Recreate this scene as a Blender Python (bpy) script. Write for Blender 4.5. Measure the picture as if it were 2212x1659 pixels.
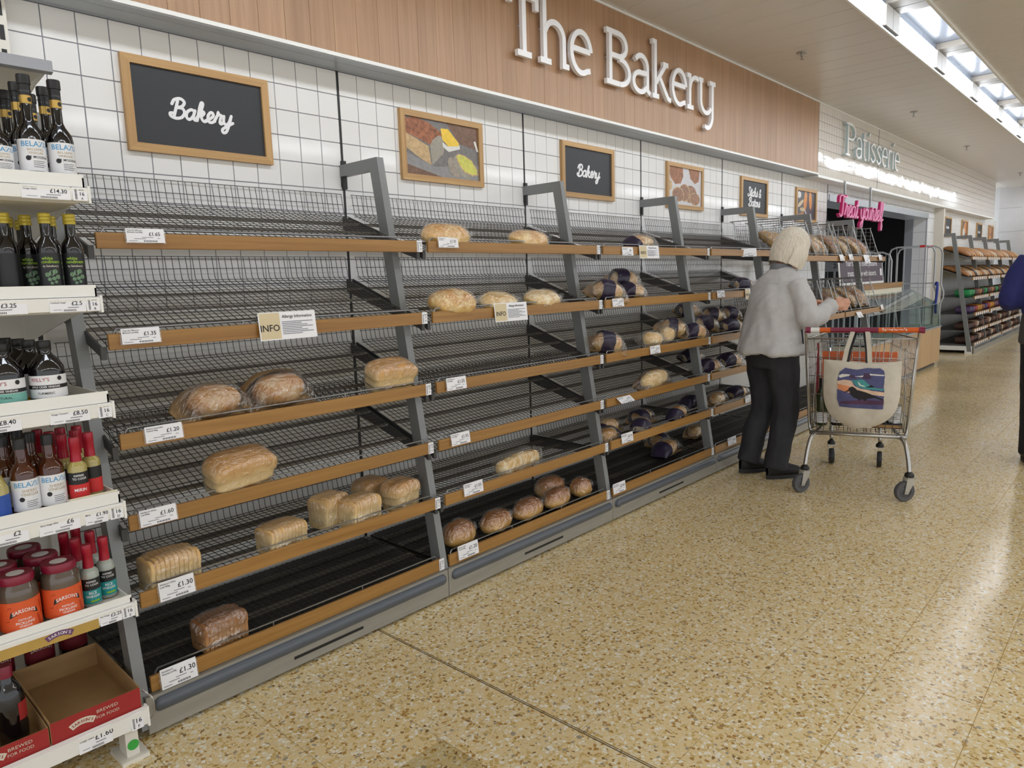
import bpy, bmesh, math, random
from mathutils import Vector, Matrix, noise
random.seed(7)
for o in list(bpy.data.objects):
    bpy.data.objects.remove(o, do_unlink=True)
scene = bpy.context.scene
COL = scene.collection

# ------------------------------------------------------------------ camera, world, exposure
cam_d = bpy.data.cameras.new('camera')
cam = bpy.data.objects.new('camera', cam_d)
COL.objects.link(cam)
cam_d.sensor_fit = 'HORIZONTAL'
cam_d.sensor_width = 36.0
cam_d.lens = 1528.44 * 36.0 / 2212.0
cam_d.clip_start = 0.05
cam_d.clip_end = 200
_R = Vector((0.67522452, -0.7369408, -0.0314659))
_U = Vector((0.12625545, 0.0734419, 0.98927542))
_F = Vector((0.72672651, 0.67195576, -0.14263256))
cam.matrix_world = Matrix(((_R.x, _U.x, -_F.x, -0.69322), (_R.y, _U.y, -_F.y, -2.80544), (_R.z, _U.z, -_F.z, 1.35823), (0, 0, 0, 1)))
scene.camera = cam

world = bpy.data.worlds.new('store_ambient')
scene.world = world
world.use_nodes = True
_bg = world.node_tree.nodes['Background']
_bg.inputs['Color'].default_value = (0.93, 0.96, 1.0, 1)
_bg.inputs['Strength'].default_value = 0.95

scene.view_settings.view_transform = 'Standard'
scene.view_settings.look = 'None'
scene.view_settings.exposure = 0.42
scene.view_settings.gamma = 1.0
scene.view_settings.use_curve_mapping = False
LAMP = 9.0          # strength of the ceiling trough lenses
LAMP2 = 8.0          # strength of the lamps over the neighbouring aisle

# ------------------------------------------------------------------ helpers
def lin(c):
    out = []
    for v in c:
        v /= 255.0
        out.append(v / 12.92 if v <= 0.04045 else ((v + 0.055) / 1.055) ** 2.4)
    return tuple(out) + (1.0,)

def tag(o, label=None, cat=None, group=None, kind=None):
    if label: o['label'] = label
    if cat: o['category'] = cat
    if group: o['group'] = group
    if kind: o['kind'] = kind
    return o

def link(o, parent=None):
    COL.objects.link(o)
    if parent is not None:
        o.parent = parent
    return o

def empty(name, loc=(0, 0, 0), rz=0.0, rot=None):
    o = bpy.data.objects.new(name, None)
    o.empty_display_size = 0.05
    o.location = loc
    o.rotation_euler = rot if rot else (0, 0, rz)
    return link(o)

def copy_tree(src, loc=None, rot=None, parent=None):
    c = src.copy()
    COL.objects.link(c)
    if parent is not None: c.parent = parent
    if loc is not None: c.location = loc
    if rot is not None: c.rotation_euler = rot
    for ch in list(src.children):
        copy_tree(ch, parent=c)
    return c

class MB:
    def __init__(s):
        s.v = []; s.f = []
    def add(s, vs, fs, M=None):
        n = len(s.v)
        if M is not None:
            vs = [M @ Vector(p) for p in vs]
        s.v += [tuple(p) for p in vs]
        s.f += [tuple(i + n for i in f) for f in fs]
        return s
    def box(s, a, b, M=None):
        x0, y0, z0 = a; x1, y1, z1 = b
        vs = [(x0, y0, z0), (x1, y0, z0), (x1, y1, z0), (x0, y1, z0), (x0, y0, z1), (x1, y0, z1), (x1, y1, z1), (x0, y1, z1)]
        return s.add(vs, [(0, 3, 2, 1), (4, 5, 6, 7), (0, 1, 5, 4), (1, 2, 6, 5), (2, 3, 7, 6), (3, 0, 4, 7)], M)
    def bbox(s, a, b, r, M=None):
        """box with bevelled edges"""
        bm = bmesh.new()
        bmesh.ops.create_cube(bm, size=1.0)
        for v in bm.verts:
            v.co = Vector([(a[i] + b[i]) / 2 + v.co[i] * (b[i] - a[i]) for i in range(3)])
        bmesh.ops.bevel(bm, geom=list(bm.edges), offset=r, segments=2, affect='EDGES', profile=0.5)
        bm.verts.ensure_lookup_table(); bm.verts.index_update()
        vs = [v.co.copy() for v in bm.verts]; fs = [[v.index for v in f.verts] for f in bm.faces]
        bm.free()
        return s.add(vs, fs, M)
    def tube(s, pts, r, n=6, closed=False, M=None, caps=True):
        P = [Vector(p) for p in pts]; m = len(P)
        rr = r if isinstance(r, (list, tuple)) else [r] * m
        vs = []; up = None
        for i in range(m):
            if closed: t = P[(i + 1) % m] - P[i - 1]
            elif i == 0: t = P[1] - P[0]
            elif i == m - 1: t = P[-1] - P[-2]
            else: t = (P[i + 1] - P[i]).normalized() + (P[i] - P[i - 1]).normalized()
            if t.length < 1e-9: t = Vector((0, 0, 1))
            t.normalize()
            if up is None:
                up = Vector((0, 0, 1)) if abs(t.z) < 0.9 else Vector((1, 0, 0))
            a = t.cross(up)
            if a.length < 1e-6:
                a = t.cross(Vector((0, 1, 0)))
            a.normalize(); b = a.cross(t).normalized(); up = b
            for k in range(n):
                an = 2 * math.pi * (k + 0.5) / n
                vs.append(P[i] + a * (math.cos(an) * rr[i]) + b * (math.sin(an) * rr[i]))
        fs = []
        for i in range(m if closed else m - 1):
            j = (i + 1) % m
            for k in range(n):
                l = (k + 1) % n
                fs.append((i * n + k, i * n + l, j * n + l, j * n + k))
        if not closed and caps:
            fs.append(tuple(range(n))[::-1]); fs.append(tuple((m - 1) * n + k for k in range(n)))
        return s.add(vs, fs, M)
    def lathe(s, prof, n=20, c=(0, 0, 0), M=None, a0=0.0, a1=2 * math.pi, sx=1.0, sy=1.0):
        full = abs(a1 - a0 - 2 * math.pi) < 1e-6
        m = n if full else n + 1
        vs = []; fs = []
        for r, z in prof:
            for k in range(m):
                an = a0 + (a1 - a0) * k / n
                vs.append((c[0] + r * math.cos(an) * sx, c[1] + r * math.sin(an) * sy, c[2] + z))
        for i in range(len(prof) - 1):
            for k in range(n):
                l = (k + 1) % m
                fs.append((i * m + k, i * m + l, (i + 1) * m + l, (i + 1) * m + k))
        if full:
            if prof[0][0] > 1e-6: fs.append(tuple(range(m))[::-1])
            if prof[-1][0] > 1e-6: fs.append(tuple((len(prof) - 1) * m + k for k in range(m)))
        return s.add(vs, fs, M)
    def prism(s, poly, d0, d1, axis='x', M=None):
        """poly in the two other axes (cyclic order), extruded from d0 to d1"""
        n = len(poly)
        def mk(p, d):
            if axis == 'x': return (d, p[0], p[1])
            if axis == 'y': return (p[0], d, p[1])
            return (p[0], p[1], d)
        vs = [mk(p, d0) for p in poly] + [mk(p, d1) for p in poly]
        fs = [tuple(range(n)), tuple(range(2 * n - 1, n - 1, -1))]
        for i in range(n):
            j = (i + 1) % n
            fs.append((i, i + n, j + n, j))
        return s.add(vs, fs, M)
    def grid(s, fn, nu, nv, wrapu=False, wrapv=False, M=None, keep=None):
        mu = nu if wrapu else nu + 1; mv = nv if wrapv else nv + 1
        vs = [fn(i / nu, j / nv) for i in range(mu) for j in range(mv)]
        fs = []
        for i in range(nu):
            for j in range(nv):
                if keep and not keep((i + .5) / nu, (j + .5) / nv): continue
                i2 = (i + 1) % mu; j2 = (j + 1) % mv
                fs.append((i * mv + j, i2 * mv + j, i2 * mv + j2, i * mv + j2))
        return s.add(vs, fs, M)
    def strip(s, pts, w, y0, y1, M=None, slope=.0005):
        """flat lettering stroke in the x-z plane, width w, from depth y0 (front) to y1 (back)"""
        P = [Vector((p[0], p[1])) for p in pts]; m = len(P)
        L = []; Rr = []
        for i in range(m):
            if i == 0: d = (P[1] - P[0]).normalized(); k = 1
            elif i == m - 1: d = (P[-1] - P[-2]).normalized(); k = 1
            else:
                d1 = (P[i] - P[i - 1]).normalized(); d2 = (P[i + 1] - P[i]).normalized()
                d = d1 + d2
                d = d.normalized() if d.length > 1e-6 else d1
                k = min(1.0 / max(0.45, d.dot(d2)), 1.6)
            nrm = Vector((-d.y, d.x)) * (w / 2 * k)
            L.append(P[i] + nrm); Rr.append(P[i] - nrm)
        vs = []
        for i in range(m):
            d = slope * i / m      # a hair of slope keeps crossing strokes from being coplanar
            vs += [(L[i].x, y0 - d, L[i].y), (Rr[i].x, y0 - d, Rr[i].y), (Rr[i].x, y1 - d * .5, Rr[i].y), (L[i].x, y1 - d * .5, L[i].y)]
        fs = []
        for i in range(m - 1):
            a = i * 4; b = a + 4
            for k in range(4):
                l = (k + 1) % 4
                fs.append((a + k, b + k, b + l, a + l))
        fs.append((0, 1, 2, 3)); e = (m - 1) * 4; fs.append((e + 3, e + 2, e + 1, e))
        return s.add(vs, fs, M)
    def mesh(s, name, mat=None, smooth=False, fix=True):
        me = bpy.data.meshes.new(name)
        me.from_pydata(s.v, [], s.f)
        if fix:
            bm = bmesh.new(); bm.from_mesh(me)
            bmesh.ops.recalc_face_normals(bm, faces=bm.faces)
            bm.to_mesh(me); bm.free()
        if mat is not None:
            me.materials.append(mat)
        if smooth:
            for p in me.polygons: p.use_smooth = True
            if smooth != 'all':
                try: me.set_sharp_from_angle(angle=math.radians(smooth if smooth is not True else 42))
                except Exception: pass
        return me
    def build(s, name, mat, parent=None, smooth=False, loc=(0, 0, 0), rot=(0, 0, 0), fix=True):
        o = bpy.data.objects.new(name, s.mesh(name, mat, smooth, fix))
        o.location = loc; o.rotation_euler = rot
        return link(o, parent)

def inst(name, me, parent=None, loc=(0, 0, 0), rot=(0, 0, 0), scale=(1, 1, 1)):
    o = bpy.data.objects.new(name, me)
    o.location = loc; o.rotation_euler = rot; o.scale = scale
    return link(o, parent)

def cr(pts, n=8, closed=False):
    """Catmull-Rom through 2D or 3D points"""
    P = [Vector(p) for p in pts]; m = len(P); out = []
    for i in range(m if closed else m - 1):
        if closed: p0, p1, p2, p3 = P[i - 1], P[i], P[(i + 1) % m], P[(i + 2) % m]
        else:
            p1, p2 = P[i], P[i + 1]
            p0 = P[i - 1] if i else p1 * 2 - p2
            p3 = P[i + 2] if i + 2 < m else p2 * 2 - p1
        for k in range(n):
            t = k / n
            out.append(0.5 * ((2 * p1) + (p2 - p0) * t + (2 * p0 - 5 * p1 + 4 * p2 - p3) * t * t + (3 * p1 - p0 - 3 * p2 + p3) * t ** 3))
    if not closed: out.append(P[-1])
    return out

def arc(cx, cz, rx, rz, a0, a1, n=14):
    return [(cx + rx * math.cos(math.radians(a0 + (a1 - a0) * i / n)), cz + rz * math.sin(math.radians(a0 + (a1 - a0) * i / n))) for i in range(n + 1)]

_tc = {}
def text_geo(s, size, bold=0.0, sx=1.0, shear=0.0):
    bold = min(bold, .012)
    key = (s, round(bold, 4))
    if key not in _tc:
        cu = bpy.data.curves.new('tmp_text', 'FONT')
        cu.body = s; cu.size = 1.0; cu.align_x = 'CENTER'; cu.align_y = 'CENTER'
        cu.offset = bold; cu.resolution_u = 2; cu.fill_mode = 'FRONT'
        ob = bpy.data.objects.new('tmp_text', cu)
        me = bpy.data.meshes.new_from_object(ob)
        _tc[key] = ([tuple(v.co) for v in me.vertices], [tuple(p.vertices) for p in me.polygons])
        bpy.data.objects.remove(ob); bpy.data.curves.remove(cu); bpy.data.meshes.remove(me)
    vs, fs = _tc[key]
    return [(v[0] * size * sx + shear * v[1] * size, v[1] * size) for v in vs], fs

def put_text(mb, s, cx, cz, size, y, bold=0.0, sx=1.0, rot=0.0, shear=0.0):
    """upright text facing -y"""
    vs, fs = text_geo(s, size, bold, sx, shear)
    c, sn = math.cos(rot), math.sin(rot)
    mb.add([(cx + a * c - b * sn, y, cz + a * sn + b * c) for a, b in vs], fs)

def fit_text(mb, s, x0, cz, size, y, maxw, bold=0.0):
    vs, fs = text_geo(s, size, bold)
    w0 = min(v[0] for v in vs); w1 = max(v[0] for v in vs)
    k = min(1.0, maxw / (w1 - w0))
    mb.add([(x0 + (a - w0) * k, y, cz + b) for a, b in vs], fs)

def put_bar(mb, x0, x1, z0, z1, y):
    mb.add([(x0, y, z0), (x1, y, z0), (x1, y, z1), (x0, y, z1)], [(0, 1, 2, 3)])

def wrap_text(mb, s, r, z, size, bold=0.0, sx=1.0, off=0.0, a0=-math.pi / 2, bend=0.0, sy=1.0):
    vs, fs = text_geo(s, size, bold, sx)
    out = []
    for a, b in vs:
        an = a0 + (a + off) / r
        out.append((r * math.cos(an), r * math.sin(an) * sy, z + b + bend * (a * a)))
    mb.add(out, fs)

def wrap_rect(mb, r, x0, x1, z0, z1, n=8, a0=-math.pi / 2, sy=1.0):
    vs = []; fs = []
    for i in range(n + 1):
        an = a0 + (x0 + (x1 - x0) * i / n) / r
        vs += [(r * math.cos(an), r * math.sin(an) * sy, z0), (r * math.cos(an), r * math.sin(an) * sy, z1)]
    for i in range(n):
        fs.append((2 * i, 2 * i + 2, 2 * i + 3, 2 * i + 1))
    mb.add(vs, fs)

def wrap_poly(mb, r, pts, a0=-math.pi / 2):
    mb.add([(r * math.cos(a0 + x / r), r * math.sin(a0 + x / r), z) for x, z in pts], [tuple(range(len(pts)))])

def disc(cx, cz, r, n=14, rx=None):
    return [(cx + (rx or r) * math.cos(2 * math.pi * i / n), cz + r * math.sin(2 * math.pi * i / n)) for i in range(n)]

def put_poly(mb, pts, y):
    mb.add([(p[0], y, p[1]) for p in pts], [tuple(range(len(pts)))])

# ------------------------------------------------------------------ materials
def nt(name):
    m = bpy.data.materials.new(name)
    m.use_nodes = True
    t = m.node_tree
    return m, t, t.nodes['Principled BSDF']

def node(t, kind, **kw):
    n = t.nodes.new(kind)
    for k, v in kw.items():
        if k.startswith('i_'):
            n.inputs[k[2:].replace('_', ' ')].default_value = v
        else:
            setattr(n, k, v)
    return n

def ramp(t, stops, interp='LINEAR'):
    r = t.nodes.new('ShaderNodeValToRGB')
    cr_ = r.color_ramp; cr_.interpolation = interp
    while len(cr_.elements) > 1: cr_.elements.remove(cr_.elements[0])
    cr_.elements[0].position = stops[0][0]; cr_.elements[0].color = stops[0][1]
    for p, c in stops[1:]:
        e = cr_.elements.new(p); e.color = c
    return r

def mat(name, col, rough=0.5, metal=0.0, spec=0.5, vary=0.0, vscale=8.0, bump=0.0, bscale=40.0, coord='Object', stretch=(1, 1, 1), emit=None, coat=0.0):
    m, t, b = nt(name)
    c = lin(col)
    b.inputs['Base Color'].default_value = c
    b.inputs['Roughness'].default_value = rough
    b.inputs['Metallic'].default_value = metal
    b.inputs['Specular IOR Level'].default_value = spec
    b.inputs['Coat Weight'].default_value = coat
    if emit:
        b.inputs['Emission Color'].default_value = c
        b.inputs['Emission Strength'].default_value = emit
    if vary or bump:
        tc = node(t, 'ShaderNodeTexCoord')
        mp = node(t, 'ShaderNodeMapping'); mp.inputs['Scale'].default_value = stretch
        t.links.new(tc.outputs[coord], mp.inputs['Vector'])
    if vary:
        nz = node(t, 'ShaderNodeTexNoise', i_Scale=vscale, i_Detail=4.0)
        t.links.new(mp.outputs[0], nz.inputs['Vector'])
        lo = tuple(max(0, x * (1 - vary)) for x in c[:3]) + (1,); hi = tuple(min(1, x * (1 + vary)) for x in c[:3]) + (1,)
        r = ramp(t, [(0.3, lo), (0.7, hi)])
        t.links.new(nz.outputs['Fac'], r.inputs['Fac']); t.links.new(r.outputs['Color'], b.inputs['Base Color'])
    if bump:
        nb = node(t, 'ShaderNodeTexNoise', i_Scale=bscale, i_Detail=3.0)
        t.links.new(mp.outputs[0], nb.inputs['Vector'])
        bp = node(t, 'ShaderNodeBump', i_Strength=bump, i_Distance=0.01)
        t.links.new(nb.outputs['Fac'], bp.inputs['Height']); t.links.new(bp.outputs['Normal'], b.inputs['Normal'])
    return m

def wood(name, c0, c1, axis, rough=0.45, scale=1.0, rnd=0.25):
    """grain runs along `axis`; every plank object is a little different"""
    m, t, b = nt(name)
    tc = node(t, 'ShaderNodeTexCoord'); oi = node(t, 'ShaderNodeObjectInfo')
    cmb = node(t, 'ShaderNodeVectorMath', operation='MULTIPLY_ADD')
    t.links.new(oi.outputs['Random'], cmb.inputs[0]); cmb.inputs[1].default_value = (13, 7, 11)
    t.links.new(tc.outputs['Object'], cmb.inputs[2])
    mp = node(t, 'ShaderNodeMapping')
    sc = [42 * scale] * 3; sc['xyz'.index(axis)] = 1.3 * scale
    mp.inputs['Scale'].default_value = sc
    t.links.new(cmb.outputs[0], mp.inputs['Vector'])
    n1 = node(t, 'ShaderNodeTexNoise', i_Scale=1.0, i_Detail=6.0, i_Roughness=0.65, i_Distortion=0.6)
    t.links.new(mp.outputs[0], n1.inputs['Vector'])
    r = ramp(t, [(0.28, lin(c0)), (0.72, lin(c1))])
    t.links.new(n1.outputs['Fac'], r.inputs['Fac'])
    mx = node(t, 'ShaderNodeMix', data_type='RGBA', blend_type='MULTIPLY')
    mr = node(t, 'ShaderNodeMapRange', i_To_Min=1.0 - rnd, i_To_Max=1.0 + rnd * 0.3)
    t.links.new(oi.outputs['Random'], mr.inputs['Value'])
    mx.inputs['Factor'].default_value = 1.0
    t.links.new(r.outputs['Color'], mx.inputs['A']); t.links.new(mr.outputs[0], mx.inputs['B'])
    t.links.new(mx.outputs['Result'], b.inputs['Base Color'])
    b.inputs['Roughness'].default_value = rough
    bp = node(t, 'ShaderNodeBump', i_Strength=0.12, i_Distance=0.004)
    t.links.new(n1.outputs['Fac'], bp.inputs['Height']); t.links.new(bp.outputs['Normal'], b.inputs['Normal'])
    return m

def terrazzo(name, tint=(1, 1, 1)):
    m, t, b = nt(name)
    g = node(t, 'ShaderNodeNewGeometry')
    def T(c): return tuple(x * k for x, k in zip(lin(c)[:3], tint)) + (1,)
    base = T((230, 207, 156))
    v1 = node(t, 'ShaderNodeTexVoronoi', i_Scale=94.0, i_Randomness=1.0); v1.feature = 'F1'
    e1 = node(t, 'ShaderNodeTexVoronoi', i_Scale=94.0, i_Randomness=1.0); e1.feature = 'DISTANCE_TO_EDGE'
    wn = node(t, 'ShaderNodeTexNoise', i_Scale=50.0, i_Detail=2.0)
    t.links.new(g.outputs['Position'], wn.inputs['Vector'])
    wa = node(t, 'ShaderNodeVectorMath', operation='MULTIPLY_ADD'); wa.inputs[1].default_value = (.014, .014, .0)
    t.links.new(wn.outputs['Color'], wa.inputs[0]); t.links.new(g.outputs['Position'], wa.inputs[2])
    for v in (v1, e1): t.links.new(wa.outputs[0], v.inputs['Vector'])
    sp = node(t, 'ShaderNodeSeparateColor'); t.links.new(v1.outputs['Color'], sp.inputs[0])
    r = ramp(t, [(0.0, T((242, 238, 224))), (0.13, T((232, 220, 188))), (0.28, base), (0.72, T((206, 176, 112))), (0.86, T((176, 136, 74))), (0.945, T((138, 108, 64))), (0.965, T((164, 154, 136)))], 'CONSTANT')
    t.links.new(sp.outputs[0], r.inputs['Fac'])
    st = ramp(t, [(0.0, (0, 0, 0, 1)), (0.055, (0, 0, 0, 1)), (0.085, (1, 1, 1, 1))])
    t.links.new(e1.outputs['Distance'], st.inputs['Fac'])
    v2 = node(t, 'ShaderNodeTexVoronoi', i_Scale=190.0); t.links.new(wa.outputs[0], v2.inputs['Vector'])
    s2 = node(t, 'ShaderNodeSeparateColor'); t.links.new(v2.outputs['Color'], s2.inputs[0])
    r2 = ramp(t, [(0.0, T((225, 212, 178))), (0.25, base), (0.76, T((212, 188, 130))), (0.94, T((182, 148, 92)))], 'CONSTANT')
    t.links.new(s2.outputs[1], r2.inputs['Fac'])
    mx = node(t, 'ShaderNodeMix', data_type='RGBA')
    t.links.new(st.outputs['Color'], mx.inputs['Factor']); t.links.new(r2.outputs['Color'], mx.inputs['A']); t.links.new(r.outputs['Color'], mx.inputs['B'])
    big = node(t, 'ShaderNodeTexNoise', i_Scale=1.1, i_Detail=3.0); t.links.new(g.outputs['Position'], big.inputs['Vector'])
    rb = ramp(t, [(0.3, (0.9, 0.9, 0.9, 1)), (0.7, (1, 1, 1, 1))]); t.links.new(big.outputs['Fac'], rb.inputs['Fac'])
    m2 = node(t, 'ShaderNodeMix', data_type='RGBA', blend_type='MULTIPLY'); m2.inputs['Factor'].default_value = 1.0
    t.links.new(mx.outputs['Result'], m2.inputs['A']); t.links.new(rb.outputs['Color'], m2.inputs['B'])
    t.links.new(m2.outputs['Result'], b.inputs['Base Color'])
    rr = ramp(t, [(0.3, (0.12, 0.12, 0.12, 1)), (0.7, (0.21, 0.21, 0.21, 1))]); t.links.new(big.outputs['Fac'], rr.inputs['Fac'])
    t.links.new(rr.outputs['Color'], b.inputs['Roughness'])
    b.inputs['Specular IOR Level'].default_value = 0.65
    return m

def crust(name, c_side, c_top, flour=None, lo=0.45, hi=0.8, rough=0.6, spots=0.35):
    """bread: paler sides, baked top, by the loaf's own height; optional flour dusting"""
    m, t, b = nt(name)
    tc = node(t, 'ShaderNodeTexCoord'); oi = node(t, 'ShaderNodeObjectInfo')
    se = node(t, 'ShaderNodeSeparateXYZ'); t.links.new(tc.outputs['Generated'], se.inputs[0])
    ad = node(t, 'ShaderNodeVectorMath', operation='ADD')
    t.links.new(tc.outputs['Object'], ad.inputs[0]); t.links.new(oi.outputs['Random'], ad.inputs[1])
    nz = node(t, 'ShaderNodeTexNoise', i_Scale=26.0, i_Detail=5.0, i_Roughness=0.6); t.links.new(ad.outputs[0], nz.inputs['Vector'])
    ma = node(t, 'ShaderNodeMath', operation='MULTIPLY_ADD'); ma.inputs[1].default_value = spots; t.links.new(nz.outputs['Fac'], ma.inputs[0])
    t.links.new(se.outputs['Z'], ma.inputs[2])
    sub = node(t, 'ShaderNodeMath', operation='SUBTRACT'); sub.inputs[1].default_value = spots / 2; t.links.new(ma.outputs[0], sub.inputs[0])
    mid = tuple((a + c) / 2 for a, c in zip(c_side, c_top))
    r = ramp(t, [(lo, lin(c_side)), ((lo + hi) / 2, lin(mid)), (hi, lin(c_top))])
    t.links.new(sub.outputs[0], r.inputs['Fac'])
    out = r.outputs['Color']
    if flour:
        n2 = node(t, 'ShaderNodeTexNoise', i_Scale=19.0, i_Detail=6.0, i_Roughness=0.7); t.links.new(ad.outputs[0], n2.inputs['Vector'])
        fr = ramp(t, [(0.46, (0, 0, 0, 1)), (0.62, (0.85, 0.85, 0.85, 1))]); t.links.new(n2.outputs['Fac'], fr.inputs['Fac'])
        mx = node(t, 'ShaderNodeMix', data_type='RGBA'); t.links.new(fr.outputs['Color'], mx.inputs['Factor'])
        t.links.new(out, mx.inputs['A']); mx.inputs['B'].default_value = lin(flour); out = mx.outputs['Result']
    t.links.new(out, b.inputs['Base Color'])
    b.inputs['Roughness'].default_value = rough
    nb = node(t, 'ShaderNodeTexNoise', i_Scale=90.0, i_Detail=4.0); t.links.new(ad.outputs[0], nb.inputs['Vector'])
    bp = node(t, 'ShaderNodeBump', i_Strength=0.35, i_Distance=0.004); t.links.new(nb.outputs['Fac'], bp.inputs['Height']); t.links.new(bp.outputs['Normal'], b.inputs['Normal'])
    return m

def film(name, tint=(255, 255, 255), base=0.10, edge=0.45, rough=0.12, bump=0.5, bscale=32.0):
    """thin clear plastic or glass sheet: mostly transparent, glossy glints"""
    m = bpy.data.materials.new(name); m.use_nodes = True; t = m.node_tree
    t.nodes.clear()
    out = node(t, 'ShaderNodeOutputMaterial'); tr = node(t, 'ShaderNodeBsdfTransparent'); gl = node(t, 'ShaderNodeBsdfGlossy')
    tr.inputs['Color'].default_value = lin(tint); gl.inputs['Roughness'].default_value = rough; gl.inputs['Color'].default_value = (1, 1, 1, 1)
    lw = node(t, 'ShaderNodeLayerWeight', i_Blend=0.25)
    mr = node(t, 'ShaderNodeMapRange', i_To_Min=base, i_To_Max=edge); t.links.new(lw.outputs['Facing'], mr.inputs['Value'])
    mx = node(t, 'ShaderNodeMixShader'); t.links.new(mr.outputs[0], mx.inputs[0]); t.links.new(tr.outputs[0], mx.inputs[1]); t.links.new(gl.outputs[0], mx.inputs[2])
    if bump:
        tc = node(t, 'ShaderNodeTexCoord'); mp = node(t, 'ShaderNodeMapping'); mp.inputs['Scale'].default_value = (1, 1.7, .6)
        nz = node(t, 'ShaderNodeTexNoise', i_Scale=bscale, i_Detail=3.0, i_Distortion=1.2)
        t.links.new(tc.outputs['Object'], mp.inputs['Vector']); t.links.new(mp.outputs[0], nz.inputs['Vector'])
        bp = node(t, 'ShaderNodeBump', i_Strength=bump, i_Distance=0.02); t.links.new(nz.outputs['Fac'], bp.inputs['Height'])
        t.links.new(bp.outputs['Normal'], gl.inputs['Normal'])
    t.links.new(mx.outputs[0], out.inputs['Surface'])
    return m

MT = {}
MT['floor'] = terrazzo('terrazzo')
MT['floor_repair'] = terrazzo('terrazzo_repair_tile', (0.74, 0.72, 0.62))
MT['grout_floor'] = mat('floor_joint', (214, 186, 120), 0.5)
MT['joint_dark'] = mat('expansion_joint', (74, 62, 44), 0.7)
MT['tile'] = mat('white_gloss_tile', (234, 233, 231), 0.09, spec=0.5, bump=0.10, bscale=3.0, coord='Object')
MT['tile_far'] = mat('white_gloss_panel_tile', (222, 216, 208), 0.05, spec=0.7, bump=1.0, bscale=1.0)
MT['grout'] = mat('grey_grout', (150, 150, 160), 0.7)
MT['grout_far'] = mat('grout_line_dark', (120, 112, 106), 0.6)
MT['panel_back'] = mat('painted_back_panel', (214, 212, 206), 0.5, vary=0.05, vscale=3)
MT['plank'] = wood('walnut_laminate_plank', (156, 119, 88), (180, 143, 109), 'z', 0.42, rnd=0.08)
MT['oak'] = wood('oak_frame', (172, 130, 80), (206, 168, 114), 'x', 0.45, rnd=0.12)
MT['oakv'] = wood('oak_frame_upright', (172, 130, 80), (206, 168, 114), 'z', 0.45, rnd=0.12)
MT['fascia'] = wood('oak_shelf_fascia', (142, 99, 46), (176, 132, 70), 'x', 0.38, rnd=0.10)
MT['ceil'] = mat('ceiling_metal', (214, 210, 205), 0.3, metal=0.0, spec=0.6, bump=0.03, bscale=2.0)
MT['ceil_joint'] = mat('ceiling_joint', (232, 230, 226), 0.5)
MT['trim_grey'] = mat('trim_aluminium', (176, 180, 186), 0.3, metal=0.55)
MT['soffit'] = mat('soffit_grey', (178, 186, 194), 0.35, metal=0.1)
MT['trim_white'] = mat('white_trim', (232, 232, 230), 0.4)
MT['block'] = mat('painted_block', (214, 214, 216), 0.55, vary=0.04, vscale=4)
MT['wall_white'] = mat('white_wall_paint', (222, 224, 226), 0.6)
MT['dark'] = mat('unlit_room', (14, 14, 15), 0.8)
MT['steel'] = mat('shelf_post_steel', (132, 134, 134), 0.38, metal=0.25, bump=0.03, bscale=90)
MT['bracket'] = mat('bracket_dark_steel', (72, 72, 72), 0.45, metal=0.3)
MT['bar'] = mat('support_bar_steel', (112, 105, 96), 0.45, metal=0.3)
MT['wire'] = mat('shelf_wire', (74, 71, 67), 0.42, metal=0.55)
MT['wire_light'] = mat('front_wire', (150, 150, 150), 0.3, metal=0.8)
MT['black'] = mat('black_plastic', (22, 22, 23), 0.45)
MT['kick'] = mat('kick_panel_metal', (156, 153, 144), 0.45, metal=0.2, vary=0.08, vscale=6, stretch=(1, 1, 8))
MT['bumper'] = mat('bumper_rail', (84, 90, 98), 0.28)
MT['deck'] = mat('base_deck_black', (48, 45, 42), 0.45, metal=0.3)
MT['paper'] = mat('white_card', (240, 240, 244), 0.5)
MT['ink'] = mat('black_ink', (34, 34, 40), 0.6)
MT['ink_soft'] = mat('grey_ink', (120, 122, 130), 0.6)
MT['tan_card'] = mat('tan_card', (214, 198, 160), 0.5)
MT['chalk'] = mat('chalkboard', (44, 46, 50), 0.5)
MT['white_letter'] = mat('white_sign_letter', (238, 238, 240), 0.35)
MT['letter_side'] = mat('sign_letter_side', (176, 176, 182), 0.45)
MT['teal_side'] = mat('teal_letter_side', (190, 208, 211), 0.35)
MT['pink'] = mat('pink_letter', (248, 158, 204), 0.35)
MT['magenta'] = mat('magenta_letter_side', (190, 30, 100), 0.4)
MT['lamp_lens'] = mat('lamp_lens', (245, 250, 255), 0.5, emit=LAMP)
MT['lamp_lens2'] = mat('lamp_lens_next_aisle', (245, 250, 255), 0.5, emit=LAMP2)
MT['lamp_divider'] = mat('lamp_divider', (112, 106, 98), 0.5)
MT['lamp_reflector'] = mat('lamp_reflector', (92, 97, 106), 0.25, spec=0.6)
MT['white_steel'] = mat('white_shelf_steel', (226, 222, 212), 0.45, vary=0.03, vscale=5)
MT['white_plastic'] = mat('white_tray_plastic', (238, 237, 232), 0.4)
MT['rail_grey'] = mat('ticket_rail_grey', (160, 162, 168), 0.3)
MT['film'] = film('clear_wrap', base=0.13, edge=0.5, rough=0.1, bump=0.8)
MT['film2'] = film('clear_wrap_soft', base=0.07, edge=0.4)
MT['glass'] = film('cabinet_glass', (244, 250, 248), 0.05, 0.45, 0.02, 0.0)
MT['chrome'] = mat('chrome_wire', (176, 174, 170), 0.24, metal=0.95)
MT['chrome_dull'] = mat('galvanised_tube', (172, 174, 176), 0.32, metal=0.85)
# ================================================================== STRUCTURE
CEIL = 3.022
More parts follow.
